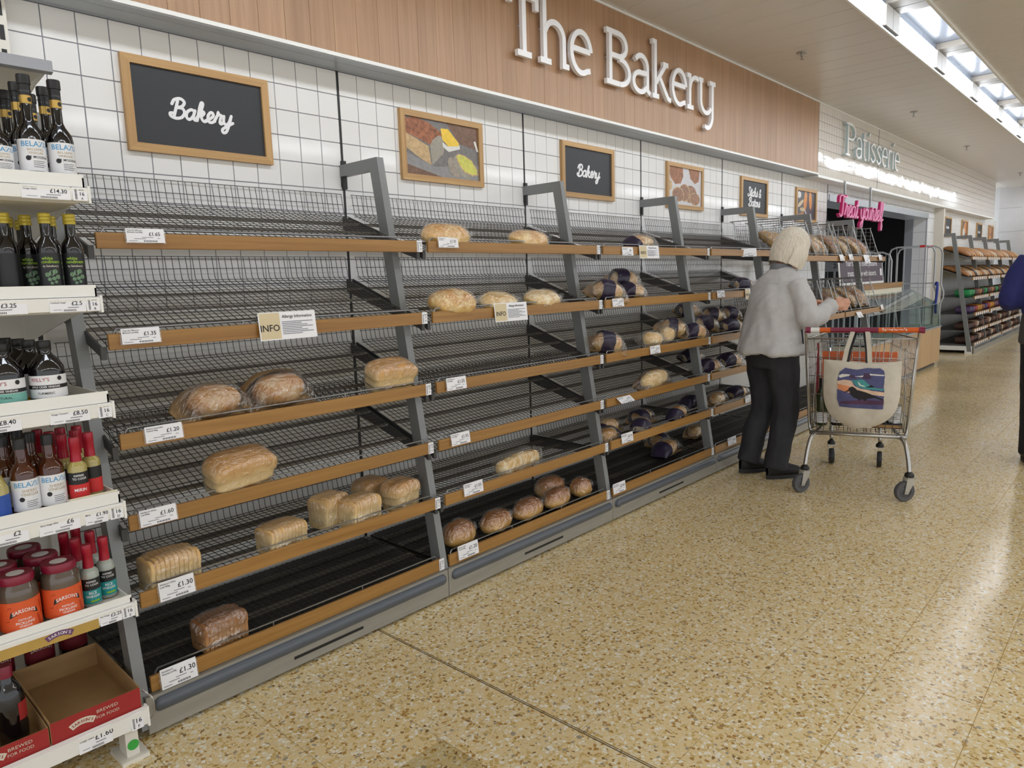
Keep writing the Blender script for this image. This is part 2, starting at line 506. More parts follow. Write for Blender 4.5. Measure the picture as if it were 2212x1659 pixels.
# ---- floor: terrazzo slabs 0.2945 x 0.2985, joints recessed
FX, FY = 0.2995, 0.2945
X0f, Y0f = 0.280, -1.0              # a joint crossing
ix0, ix1 = -18, 68; iy0, iy1 = -26, 4
fl = MB().box((X0f + ix0 * FX, Y0f + iy0 * FY, -0.05), (X0f + ix1 * FX, Y0f + iy1 * FY, -0.0022)).build('floor', MT['grout_floor'])
tag(fl, 'speckled yellow terrazzo floor slabs with thin joints', kind='structure')
slab_me = MB().box((0.0011, 0.0011, -0.012), (FX - 0.0011, FY - 0.0011, 0.0)).mesh('floor_slab', MT['floor'])
rep_me = MB().box((0.002, 0.002, -0.012), (FX - 0.002, FY - 0.002, 0.0)).mesh('floor_slab', MT['floor_repair'])
cells = []
for i in range(ix0, ix1):
    for j in range(iy0, iy1):
        cx, cy = X0f + (i + .5) * FX, Y0f + (j + .5) * FY
        d = Vector((cx, cy, 0)) - cam.location
        w = d.dot(_F)
        vis = False
        if w > 0.5 and cy < -0.45:
            u = 1106 + 1528 * d.dot(_R) / w; v = 829.5 - 1528 * d.dot(_U) / w
            vis = -60 < u < 2280 and v < 1760
        cells.append((0 if vis else 1, d.length, i, j))
cells.sort()
far = MB()
for n, (iv, dd, i, j) in enumerate(cells):
    lx, ly = X0f + i * FX, Y0f + j * FY
    if n < 300:
        inst('floor_slab', rep_me if (i, j) == (0, -2) else slab_me, fl, (lx, ly, 0))
    else:
        far.add([(lx + .0011, ly + .0011, 0), (lx + FX - .0011, ly + .0011, 0), (lx + FX - .0011, ly + FY - .0011, 0), (lx + .0011, ly + FY - .0011, 0)], [(0, 1, 2, 3)])
tag(far.build('distant_floor_slabs', MT['floor'], fl), kind='stuff')
# the wider movement joint across the aisle
jx = X0f + 2 * FX
MB().box((jx - .006, -7.5, -.002), (jx - .003, -.2, .0006)).box((jx + .0025, -7.5, -.002), (jx + .0045, -.2, .0006)).build('movement_joint', MT['joint_dark'], fl)

# ---- back wall behind the bread bays: painted carcass, tile courses, upright channels
NB = 6; BW = 1.25
TP = BW / 12; TH = 0.1035; TOPZ = 2.314
wb = MB().box((-3.0, 0.004, 0.0), (NB * BW + 0.02, 0.10, 2.33)).build('wall_back', MT['panel_back'])
tag(wb, 'white tiled wall panels behind the bread shelves', kind='structure')
MB().box((0.0, 0.0015, TOPZ - 10 * TH), (NB * BW + .02, 0.006, TOPZ)).build('grout_bed', MT['grout'], wb)
tile_me = MB().bbox((0.0018, -0.0025, -TH + 0.0018), (TP - 0.0018, 0.003, -0.0018), 0.0012).mesh('wall_tile', MT['tile'])
rest = MB(); n = 0
for k in range(NB):
    for r in range(10):
        for c in range(12):
            x = k * BW + c * TP; z = TOPZ - r * TH
            if k < 2 or (k == 2 and r < 5):
                inst('wall_tile', tile_me, wb, (x, 0, z)); n += 1
            else:
                rest.box((x + .0018, -.0025, z - TH + .0018), (x + TP - .0018, .003, z - .0018))
tag(rest.build('distant_wall_tiles', MT['tile'], wb), kind='stuff')
for k in range(NB + 1):
    MB().box((k * BW - .006, -.004, .15), (k * BW + .006, .004, TOPZ)).build('upright_channel', MT['black'], wb)
# plain back panels below the tiles, seamed lengthwise
for k in range(NB):
    for (z0, z1) in ((0.97, 1.277), (0.66, 0.967), (0.35, 0.657), (0.05, 0.347)):
        MB().box((k * BW + .008, -.002, z0), ((k + 1) * BW - .008, .004, z1)).build('back_panel', MT['panel_back'], wb)
# top edge strip of the tiles
t1 = MB().box((-3.0, -.012, TOPZ), (NB * BW + .02, .004, TOPZ + .012)).build('trim_1', MT['trim_grey'])
tag(t1, 'slim grey strip capping the white tiles', kind='structure')

# ---- timber bulkhead with the big sign
BY = -0.15
wu = MB().box((-4.0, BY + .014, 2.33), (6.775, .05, CEIL)).build('wall_bulkhead', MT['panel_back'])
tag(wu, 'brown wood plank bulkhead above the bread bays', kind='structure')
PW = 0.1147
plank_me = MB().bbox((0.0005, BY, 2.334), (PW - 0.0005, BY + .0145, CEIL - .012), .0009).mesh('plank', MT['plank'])
x = 6.770 - PW; i = 0
while x > -3.2:
    inst('plank', plank_me, wu, (x, 0, 0)); x -= PW; i += 1
sf = MB().box((-4.0, BY - .004, 2.318), (6.775, .004, 2.330)).build('trim_2', MT['soffit'])
tag(sf, 'blue grey soffit strip under the wood bulkhead', kind='structure')
e = MB()
e.box((-4.0, BY - .012, 2.322), (6.775, BY - .002, 2.337)).build('edge_profile', MT['trim_white'], sf)
MB().box((-4.0, BY + .045, 2.3165), (6.775, BY + .052, 2.3185)).build('edge_profile', MT['trim_grey'], sf)
t3 = MB().box((-4.0, BY - .008, CEIL - .012), (16.6, BY + .01, CEIL)).build('trim_3', MT['trim_white'])
tag(t3, 'thin white angle where bulkhead meets ceiling', kind='structure')

# ---- tiled patisserie bulkhead
PX1 = 16.55
wp = MB().box((6.776, BY + .004, 2.318), (PX1, .05, CEIL - .001)).build('wall_patisserie', MT['grout_far'])
tag(wp, 'glossy tiled bulkhead carrying the patisserie sign', kind='structure')
cw, ch = 0.0731, 0.0868
far = MB(); c = 0; x = 6.779
while x + cw < PX1:
    z = CEIL - .006
    while z - ch > 2.31:
        far.box((x + .002, BY, z - ch + .002), (x + cw - .002, BY + .006, z - .002)); z -= ch
    x += cw
tag(far.build('gloss_wall_tiles', MT['tile_far'], wp), kind='stuff')
MB().box((8.742, BY - .002, 2.33), (8.750, BY + .004, CEIL - .01)).build('panel_seam', MT['black'], wp)
t4 = MB().box((6.776, BY - .006, 2.300), (PX1, .004, 2.325)).build('trim_4', MT['trim_white'])
tag(t4, 'pale edge strip under the patisserie bulkhead', kind='structure')

# ---- block wall with the dark doorway
DX0, DX1, DZ = 7.56, 11.93, 2.14
wd = MB().box((NB * BW + .02, .006, DZ), (12.4, .30, 2.32)).box((DX1, .006, 0), (12.4, .30, DZ)).build('wall_doorway', MT['grout'])
tag(wd, 'white painted block wall around the dark doorway', kind='structure')
bx = NB * BW + .025
for r in range(2):
    x = bx - (0.2 if r else 0)
    while x < 12.35:
        a, b_ = max(x, bx), min(x + .394, 12.38)
        if b_ - a > .03:
            MB().box((a, 0, 2.322 - (r + 1) * .091 + .003), (b_, .012, 2.322 - r * .091 - .002)).build('block', MT['block'], wd)
        x += .4
for r in range(10):
    z0 = r * .214
    MB().box((DX1 - .004, .02, z0 + .002), (DX1 + .006, .298, z0 + .211)).build('block', MT['block'], wd)
    MB().box((DX1 + .01, -.002, z0 + .002), (12.38, .008, z0 + .211)).build('block', MT['block'], wd)
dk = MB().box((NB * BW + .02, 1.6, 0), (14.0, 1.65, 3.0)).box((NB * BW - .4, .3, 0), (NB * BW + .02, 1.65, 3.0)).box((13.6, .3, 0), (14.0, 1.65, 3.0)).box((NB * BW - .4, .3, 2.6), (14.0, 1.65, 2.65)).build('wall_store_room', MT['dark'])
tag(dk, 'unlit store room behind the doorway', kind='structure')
df = MB().box((DX0 - .01, -.012, DZ - .012), (DX1 + .02, .31, DZ + .06)).box((DX1 - .02, .19, 0), (DX1 + .002, .31, DZ)).build('door_1', MT['trim_grey'])
tag(df, 'pale metal header and jamb of the dark doorway', kind='structure')

# ---- panel wall behind the far bakery shelves, and the end of the aisle
wf = MB().box((12.42, .004, 0), (17.9, .10, 2.32)).build('wall_far_panels', MT['panel_back'])
tag(wf, 'white tiled panels behind the far bakery shelving', kind='structure')
far = MB()
for c in range(int((17.9 - 12.46) / TP)):
    for r in range(8):
        x = 12.46 + c * TP; z = TOPZ - .02 - r * TH
        far.box((x + .002, -.002, z - TH + .002), (x + TP - .002, .006, z - .002))
tag(far.build('distant_wall_tiles', MT['tile'], wf), kind='stuff')
MB().box((12.36, -.13, 0.0), (12.44, .002, 2.298)).build('end_panel', mat('cream_end_panel', (214, 208, 196), .5), wf)
we = MB().box((18.1, -1.0, 0), (18.3, .4, 3.6)).build('wall_end', MT['wall_white'])
tag(we, 'pale panelled wall closing the aisle', kind='structure')
for r in range(6):
    MB().box((18.088, -.98, .1 + r * .5), (18.102, .0, .595 + r * .5)).build('wall_panel', MT['block'], we)
w2 = MB().box((19.3, -4.2, 2.15), (19.5, -1.0, 3.4)).box((18.1, -1.12, 0), (19.5, -1.0, 3.4)).box((19.3, -1.45, 0), (19.5, -1.0, 2.15)).build('wall_end_return', MT['wall_white'])
tag(w2, 'bright white wall beyond the end of the aisle', kind='structure')
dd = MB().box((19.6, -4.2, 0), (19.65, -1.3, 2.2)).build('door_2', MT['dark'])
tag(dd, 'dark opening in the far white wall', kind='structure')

# ---- ceiling: metal planks running away from the wall, split by the lamp trough
TY0, TY1 = -1.225, -1.575
ce = MB().box((-5.5, TY0, CEIL + .02), (19.4, .3, CEIL + .06)).box((-5.5, -8.5, CEIL + .02), (19.4, TY1, CEIL + .06)).build('ceiling', MT['ceil_joint'])
tag(ce, 'grey beige metal plank ceiling', kind='structure')
pitch = 0.2705
pa = MB().bbox((0.0012, BY - .004, CEIL), (pitch - .0012, 0, CEIL + .018), .003)
pm = MB().bbox((.0015, TY0 + .002, CEIL), (pitch - .0015, BY - .006, CEIL + .022), .004).mesh('ceiling_plank', MT['ceil'])
pm2 = MB().bbox((.0015, -8.4, CEIL), (pitch - .0015, TY1 - .002, CEIL + .022), .009).mesh('ceiling_plank', MT['ceil'])
x = 4.37 - 36 * pitch
while x < 19.2:
    inst('ceiling_plank', pm, ce, (x, 0, 0)); inst('ceiling_plank', pm2, ce, (x, 0, 0)); x += pitch
tr = MB()
tr.box((-5.5, TY0 - .004, CEIL - .012), (19.4, TY0 + .012, CEIL + .02)).box((-5.5, TY1 - .012, CEIL - .018), (19.4, TY1 + .004, CEIL + .02))
tr = tr.build('trim_5', MT['trim_white']); tag(tr, 'pale flanges along both sides of the lamp trough', kind='structure')

# ---- lamp trough modules
def lamp_module(x0, x1, y0, y1, label, group):
    t = empty('ceiling_light', ((x0 + x1) / 2, (y0 + y1) / 2, CEIL))
    tag(t, label, 'ceiling light', group)
    L = (x1 - x0) / 2; h = (y0 - y1) / 2
    MB().box((-L + .001, -h + .001, .20), (L - .001, h - .001, .21)).box((-L + .001, h - .006, .001), (L - .001, h - .001, .1995)).box((-L + .001, -h + .001, .001), (L - .001, -h + .006, .1995)).build('reflector', MT['lamp_reflector'], t)
    MB().box((-L + .17, h - .022, .012), (L - .17, h - .008, .135)).build('lens', MT['lamp_lens'], t)
    MB().box((-L + .17, -h + .008, .012), (L - .17, -h + .022, .185)).build('lens', MT['lamp_lens'], t)
    MB().box((-L + .20, -h + .09, .1955), (L - .20, h - .07, .1990)).build('gear_cover', MT['lamp_reflector'], t)
    for s in (-1, 1):
        MB().box((s * L - (.165 if s > 0 else -.003), h - .024, .006), (s * L + (-.003 if s > 0 else .165), h - .007, .148)).build('gap_darkener', MT['lamp_divider'], t)  # mid-dark box added so the gap between lenses looks less bright
        MB().prism([(-h + .007, .150), (-h + .007, .198), (h - .007, .198), (h - .007, .150)], s * (L - .075) - .07, s * (L - .075) + .07).build('divider', MT['lamp_divider'], t)
    return t
ords = ['nearest', 'second', 'third', 'fourth', 'fifth', 'sixth', 'seventh', 'eighth', 'ninth', 'tenth', 'eleventh', 'twelfth', 'thirteenth', 'fourteenth', 'fifteenth', 'sixteenth']
LP = 1.465
xs = [5.06 + LP * q for q in range(-6, 10)]
for q, x in enumerate(xs):
    nm = q - 5
    lab = ('bright ceiling trough lamp above the bakery aisle, %s seen from the top edge' % ords[nm]) if nm >= 0 else 'bright ceiling trough lamp in the same row, overhead behind the view'
    lamp_module(x, x + LP, TY0, TY1, lab, 'lamps in the ceiling trough')
# the store's next lamp row, over the neighbouring aisle behind the camera
for q in range(12):
    o = empty('ceiling_light', (-4.0 + q * 1.9, -4.6, CEIL - .002))
    tag(o, 'slim lamp in the next ceiling row behind the view', 'ceiling light', 'lamps of the neighbouring aisle')
    MB().box((-.75, -.16, -.06), (.75, .16, 0)).build('housing', MT['trim_white'], o)
    MB().box((-.74, -.15, -.066), (.74, .15, -.0601)).build('lens', MT['lamp_lens2'], o)

# ---- sprinklers
for q, (sx, sy) in enumerate(((5.05, -.62), (8.05, -.68), (11.1, -.62), (15.3, -.7))):
    t = empty('sprinkler', (sx, sy, CEIL))
    tag(t, 'small chrome ceiling sprinkler, %s from the viewer' % ('nearest', 'second', 'third', 'farthest')[q], 'sprinkler', 'ceiling sprinklers')
    MB().lathe([(.0, -.001), (.04, -.001), (.036, -.007), (.012, -.01), (0, -.01)], 16).build('rose', MT['chrome_dull'], t, True)
    MB().lathe([(.009, -.01), (.009, -.028), (.005, -.032), (.005, -.045), (.016, -.048), (.016, -.052), (0, -.052)], 10).build('head', MT['chrome'], t, True)
# ================================================================== BREAD SHELVING
# level: fascia front y, fascia bottom z, fascia top z, wire front z, wire back z
LV = {1: (-.536, 1.491, 1.537, 1.499, 1.681), 2: (-.546, 1.197, 1.245, 1.205, 1.400), 3: (-.549, .898, .946, .905, 1.105),
      4: (-.546, .645, .693, .650, .830), 5: (-.573, .406, .455, .415, .430), 6: (-.580, .133, .184, .164, .164)}
BASK = {1: (-.612, 1.452, 1.498, 1.470, 1.560), 3: (-.622, .935, .982, .955, 1.05), 6: LV[6]}
def shelf_z(lv, y, tab=LV):
    yf, fb, ft, zf, zb = tab[lv]
    return zf + (y - yf) / (-.03 - yf) * (zb - zf)

def wire_mesh(lv, tab):
    yf, fb, ft, zf, zb = tab[lv]
    mb = MB(); x0, x1 = .03, 1.222
    up = .095 if lv < 6 else .0
    nx = 46
    for i in range(nx + 1):
        x = x0 + (x1 - x0) * i / nx
        pts = [(x, -.016, zb + up), (x, -.030, zb + .012), (x, -.044, zb - .002), (x, yf + .012, zf)] if up else [(x, -.03, zb), (x, yf + .012, zf)]
        mb.tube(pts, .0014, 4)
    for q in range(19):
        y = -.035 + (yf + .05) * q / 18
        z = zf + (y - yf) / (-.03 - yf) * (zb - zf) - .003
        mb.tube([(x0 - .004, y, z), (x1 + .004, y, z)], .0020 if q % 4 == 0 else .0014, 4)
    if up:
        for dz in (.095, .048, .004):
            mb.tube([(x0 - .004, -.014 - .014 * (1 - dz / .095), zb + dz), (x1 + .004, -.014 - .014 * (1 - dz / .095), zb + dz)], .0017, 4)
    if lv == 3:   # second wire layer lying on the front half of this shelf
        for i in range(nx * 1 + 1):
            x = x0 + (x1 - x0) * i / nx
            mb.tube([(x, -.33, zf + .060), (min(x + .045, x1), yf + .022, zf + .004)], .0012, 4)
            mb.tube([(x, -.33, zf + .060), (max(x - .045, x0), yf + .022, zf + .004)], .0012, 4)
    return mb.mesh('wire_shelf', MT['wire'], fix=False)

def bracket_mesh(lv, tab):
    yf, fb, ft, zf, zb = tab[lv]
    mb = MB()
    mb.prism([(-.004, zb - .004), (-.004, zb - .062), (yf + .02, zf - .034), (yf + .02, zf - .004)], -.0035, .0035)
    mb.prism([(yf + .03, zf - .032), (yf + .016, zf - .036), (yf + .016, zf + .002), (yf + .03, zf + .002)], -.008, .008)
    return mb.mesh('bracket', MT['bracket'])

def fascia_mesh(lv, tab):
    yf, fb, ft, zf, zb = tab[lv]
    a, b_ = (.027, 1.244) if lv < 5 else (.026, 1.228)
    return MB().bbox((a, yf, fb), (b_, yf + .013, ft), .002).mesh('fascia', MT['fascia'])

def rail_mesh(lv, tab):
    yf, fb, ft, zf, zb = tab[lv]
    y = yf + .017; z = ft + .013
    pts = [(.048, y, ft - .02), (.048, y, z - .01), (.056, y, z), (1.205, y, z), (1.213, y, z - .01), (1.213, y, ft - .02)]
    mb = MB().tube(pts, .0032, 6)
    for x in (.45, .83): mb.tube([(x, y, ft - .01), (x, y, z)], .0028, 5)
    return mb.mesh('front_rail', MT['wire_light'], True)

def bars(lv, tab):
    yf, fb, ft, zf, zb = tab[lv]
    out = []
    for y in (-.11, -.24, -.37):
        z = zf + (y - yf) / (-.03 - yf) * (zb - zf) - (.018 if lv < 6 else .010)
        out.append(MB().box((.02, y - .016, z - .006), (1.235, y + .016, z + .004)).mesh('support_bar', MT['bar']))
    return out

def label_meshes(lv, tab, num):
    yf, fb, ft, zf, zb = tab[lv]
    c = MB().box((1.214, yf - .0025, fb + .001), (1.242, yf - .001, ft + .001)).mesh('bay_label', MT['paper'])
    p = MB(); z = (fb + ft) / 2; L = 'ABCDEF'[lv - 1]
    put_text(p, 'BAK', 1.233, z + .014, .0075, yf - .003, .01)
    put_text(p, num, 1.233, z + .003, .011, yf - .003, .02)
    put_text(p, L, 1.233, z - .011, .010, yf - .003, .01)
    for q in range(7): put_bar(p, 1.2165, 1.2225, z - .018 + q * .0052, z - .0155 + q * .0052, yf - .003)
    return c, p.mesh('bay_label_print', MT['ink'])

post_poly_o = [(.0, 1.905), (-.277, 1.905), (-.594, .03)]
post_poly = [(.0, 1.905), (-.279, 1.905), (-.594, .03), (-.534, .03), (-.228, 1.855), (.0, 1.855)]
post_me = MB().prism(post_poly, -.0175, .0175).mesh('post', MT['steel'])
hook_me = MB().box((-.011, -.016, 1.80), (.011, .006, 1.925)).box((-.014, -.022, 1.81), (-.006, .0, 1.90)).mesh('hook', MT['black'])
kick = MB().box((.002, -.596, .012), (1.248, -.585, .131)).box((.002, -.59, .124), (1.248, -.56, .131)).mesh('kick_panel', MT['kick'])
slot = MB().bbox((.50, -.5975, .040), (.80, -.590, .052), .002).mesh('slot', MT['black'])
def bumper(x0, x1):
    mb = MB(); n = 10; prof = []
    xs_ = [x0 + .022 * (1 - math.cos(a)) for a in [math.pi / 2 * i / 5 for i in range(6)]]
    xs_ = [x0 + .022 * (1 - math.cos(math.pi / 2 * i / 5)) for i in range(6)] + [x1 - .022 * (1 - math.cos(math.pi / 2 * (5 - i) / 5)) for i in range(6)]
    sc = [math.sin(math.pi / 2 * i / 5) * .97 + .03 for i in range(6)] + [math.sin(math.pi / 2 * (5 - i) / 5) * .97 + .03 for i in range(6)]
    def fn(a, b):
        i = round(a * 11)
        an = math.radians(90 + 180 * b)
        return (xs_[i], -.594 + math.cos(an) * .020 * sc[i], .098 + math.sin(an) * .024 * sc[i])
    mb.grid(fn, 11, n)
    return mb
bump_me = bumper(.02, 1.235).mesh('bumper_rail', MT['bumper'], True)
deck_me = MB().box((.02, -.575, .142), (1.23, -.01, .150)).box((.02, -.575, .03), (1.23, -.565, .142)).mesh('base_deck', MT['deck'])

num_words = ['nearest', 'second', 'third', 'fourth', 'fifth', 'sixth']
sm = {}
def shelf_parts(bay, lv, tab, key, num):
    if (key, lv) not in sm:
        sm[key, lv] = (wire_mesh(lv, tab), bracket_mesh(lv, tab), fascia_mesh(lv, tab), rail_mesh(lv, tab), bars(lv, tab))
    w, b, f, r, bs = sm[key, lv]
    s = inst('wire_shelf', w, bay)
    if lv < 6:
        inst('bracket', b, s, (.016, 0, 0)); inst('bracket', b, s, (1.234, 0, 0))
    fo = inst('fascia', f, s)
    if lv == 1: tag(fo, 'oak strip along the shelf front')
    inst('front_rail', r, s)
    for m in bs: inst('support_bar', m, s)
    if num:
        c, p = label_meshes(lv, tab, num)
        inst('bay_label', c, s); inst('bay_label_print', p, s)
    return s
lab_txt = {0: 'nearest sloped bread shelving bay, beside the white bottle shelves', 1: 'second bread shelving bay, holding oval loaves under the bread and butter picture',
           2: 'third bread shelving bay, under the second chalkboard sign', 3: 'fourth bread shelving bay, partly behind the woman',
           4: 'fifth bread shelving bay with wire baskets, behind the woman', 5: 'last bread shelving bay with wire baskets beside the doorway'}
for k in range(NB):
    bay = empty('bread_shelving', (k * BW, 0, 0))
    tag(bay, lab_txt[k], 'shelving', 'bread shelving bays along the wall')
    levels = [(l, LV, 'a') for l in range(1, 7)] if k < 4 else [(l, BASK, 'b') for l in (1, 3, 6)]
    for l, tab, key in levels:
        shelf_parts(bay, l, tab, key, {0: '17', 1: '18', 2: '19', 3: '20'}.get(k))
    p = inst('post', post_me, bay, (BW, 0, 0)); inst('hook', hook_me, p)
    if k == 0:
        p = inst('post', post_me, bay, (0, 0, 0)); inst('hook', hook_me, p)
    inst('kick_panel', kick, bay); inst('bumper_rail', bump_me, bay); inst('slot', slot, bay); inst('base_deck', deck_me, bay)
    if k == 2:
        tag(MB().lathe([(.0, -.014), (.014, -.014), (.022, -.008), (.022, .008), (.014, .014), (0, .014)], 16, M=Matrix.Translation((.045, -.604, .098)) @ Matrix.Rotation(math.pi / 2, 4, 'X')).build('bumper_end_cap', MT['bumper'], bay, True))

# ================================================================== SHELF TICKETS
def ticket(x0, x1, z0, z1, y, price, label, lines=('', ''), tilt=-.12, yaw=0.0, plain=False):
    cx, cz = (x0 + x1) / 2, z0
    W = x1 - x0; H = z1 - z0
    t = empty('price_ticket', (cx, y - H * math.sin(-tilt), cz), rot=(tilt, 0, yaw))
    tag(t, label, 'price ticket', 'price tickets on the bread shelves')
    MB().box((-W / 2, -.0008, 0), (W / 2, .0004, H)).build('card', MT['paper'], t)
    p = MB(); s = H
    if price:
        put_text(p, '£' + price, W * .24, H * .60, H * .36 if len(price) > 2 else H * .4, -.0013, .02)
    if not plain:
        if lines[0]:
            fit_text(p, lines[0], -W * .46, H * .86, H * .125, -.0013, W * .44, .012)
            fit_text(p, lines[1], -W * .46, H * .72, H * .125, -.0013, W * .40, .012)
        for q in range(14):
            put_bar(p, -W * .06 + q * W * .026, -W * .06 + q * W * .026 + W * (.012 if q % 3 else .018), H * .06, H * .16, -.0013)
        put_bar(p, -W * .45, -W * .22, H * .1, H * .125, -.0013)
    p.build('print', MT['ink'], t)
    q = MB()
    for a, b, zz in ((-.1, .2, .36), (-.3, .0, .25), (.3, .38, .3)):
        put_bar(q, W * a, W * b, H * zz, H * (zz + .035), -.0012)
    q.build('small_print', MT['ink_soft'], t)
    MB().box((-W / 2 - .004, .0006, -.002), (W / 2 + .004, .0016, H * .9)).build('holder', MT['film2'], t)
    return t
TD = ('Taste the difference', 'Multiseed Loaf 800g'); WH = ("Sainsbury's White", 'Loaf 800g'); BL = ('White Bloomer', 'Sliced 800g')
T = [(1, .106, .215, 1.509, 1.551, '1.65', 'price ticket reading 1.65 on the top shelf of the nearest bread bay', TD),
     (2, .060, .169, 1.212, 1.258, '1.35', 'price ticket reading 1.35 on the second shelf of the nearest bread bay', TD),
     (3, .095, .206, .908, .957, '1.20', 'price ticket reading 1.20 below the bagged crusty loaves', ("Sainsbury's Handcrafted", 'Cobloaf 400g')),
     (4, .055, .164, .652, .703, '1.60', 'price ticket reading 1.60 on the fourth shelf of the nearest bread bay', WH),
     (5, .078, .186, .412, .472, '1.30', 'price ticket reading 1.30 under the sliced white loaf on the fifth shelf', ("Sainsbury's White", 'Loaf 400g')),
     (6, .053, .164, .133, .197, '1.30', 'price ticket reading 1.30 just above the nearest kick panel', ("Sainsbury's", 'Wholemeal Loaf 400g')),
     (1, 1.328, 1.440, 1.512, 1.555, '1.20', 'price ticket reading 1.20 on the top shelf of the second bread bay', BL),
     (3, 1.326, 1.441, .903, .957, '1.55', 'price ticket reading 1.55, uppermost of the three in the second bay', BL),
     (4, 1.342, 1.453, .656, .708, '1.55', 'price ticket reading 1.55, middle of the three in the second bay', BL),
     (5, 1.379, 1.496, .424, .478, '1.55', 'price ticket reading 1.55, lowest of the three in the second bay', BL),
     (6, 1.322, 1.444, .148, .210, '1.20', 'price ticket reading 1.20 above the kick panel of the second bay', ('Bloomer Roll', 'Tinned 400g')),
     (1, 2.698, 2.807, 1.487, 1.533, '4', 'price ticket reading 4 beside the allergy card of the third bay', TD),
     (2, 2.583, 2.693, 1.204, 1.249, '2.10', 'price ticket reading 2.10 below the bagged loaves on the second shelf', TD),
     (3, 2.967, 3.080, .904, .951, '2.10', 'price ticket reading 2.10 on the third shelf of the third bay', TD),
     (4, 2.615, 2.750, .658, .705, '2.75', 'price ticket reading 2.75 leaning back on the fourth shelf of the third bay', TD),
     (5, 2.619, 2.734, .425, .479, '2.10', 'price ticket reading 2.10 on the fifth shelf of the third bay', TD),
     (6, 2.520, 2.641, .152, .209, '2.60', 'price ticket reading 2.60 above the kick panel of the third bay', TD),
     (2, 3.829, 3.940, 1.208, 1.254, '2.10', 'price ticket reading 2.10 on the second shelf left of the woman', TD),
     (5, 4.236, 4.380, .421, .473, '2.10', 'price ticket on the fifth shelf beside the woman\'s legs', TD),
     (6, 3.948, 4.075, .155, .209, '2.60', 'price ticket reading 2.60 above the kick panel left of the woman', TD)]
for lv, x0, x1, z0, z1, pr, lab, ln in T:
    ticket(x0, x1, z0, z1, LV[lv][0] - .004, pr, lab, ln, tilt=-.12 if pr != '2.75' else -.9)
ticket(4.24, 4.36, 1.487, 1.545, LV[1][0] - .02, '', 'blank folded ticket twisted sideways on the top shelf left of the woman', yaw=-.6)
for x, lab, w, z in ((6.05, 'grey', .11, 1.455), (6.30, 'white', .11, 1.462), (6.74, 'large', .16, 1.43), (7.22, 'small', .10, 1.462)):
    t = ticket(x, x + w, z, z + (.055 if lab != 'large' else .085), BASK[1][0] - .004, '1' if lab != 'grey' else '', '%s ticket on the top basket shelf near the doorway' % lab, plain=False, tilt=-.3)
ticket(7.34, 7.42, .955, 1.005, BASK[3][0] - .004, '', 'small white ticket at the end of the lower basket shelf', tilt=-.2)
ticket(6.55, 6.70, .915, .975, BASK[3][0] - .004, '', 'white ticket hanging under the woman\'s raised hand', tilt=-.5)

def info_card(x0, x1, z0, z1, y, label):
    W = x1 - x0; H = z1 - z0
    t = empty('information_card', ((x0 + x1) / 2, y - H * .1, z0), rot=(-.1, 0, 0))
    tag(t, label, 'information card', 'allergy cards on the bread shelves')
    MB().box((-W / 2, -.0008, 0), (W / 2, .0006, H)).build('card', MT['paper'], t)
    MB().box((-W / 2 + .004, -.0014, .004), (-W / 2 + W * .36, -.0008, H - .003)).build('tan_panel', MT['tan_card'], t)
    p = MB()
    put_text(p, 'INFO', -W * .32, H * .42, H * .33, -.0020, .03)
    p.build('heading', MT['ink'], t); p = MB()
    put_text(p, 'Allergy Information', W * .17, H * .82, H * .155, -.0016, .02)
    p.build('print', MT['ink'], t)
    q = MB()
    for i in range(8):
        put_bar(q, -W * .11, W * (.44 - (.1 * ((i * 5) % 3))), H * (.62 - i * .062), H * (.645 - i * .062), -.0016)
    q.build('small_print', MT['ink_soft'], t)
    return t
info_card(.490, .709, 1.186, 1.282, LV[2][0] - .006, 'allergy information card on the second shelf of the nearest bread bay')
info_card(1.638, 1.861, 1.178, 1.264, LV[2][0] - .006, 'allergy information card below the oval loaves of the second bay')
info_card(2.870, 3.084, 1.470, 1.545, LV[1][0] - .006, 'allergy information card on the top shelf of the third bay')
info_card(4.264, 4.45, 1.180, 1.255, LV[2][0] - .006, 'allergy information card half hidden behind the woman')

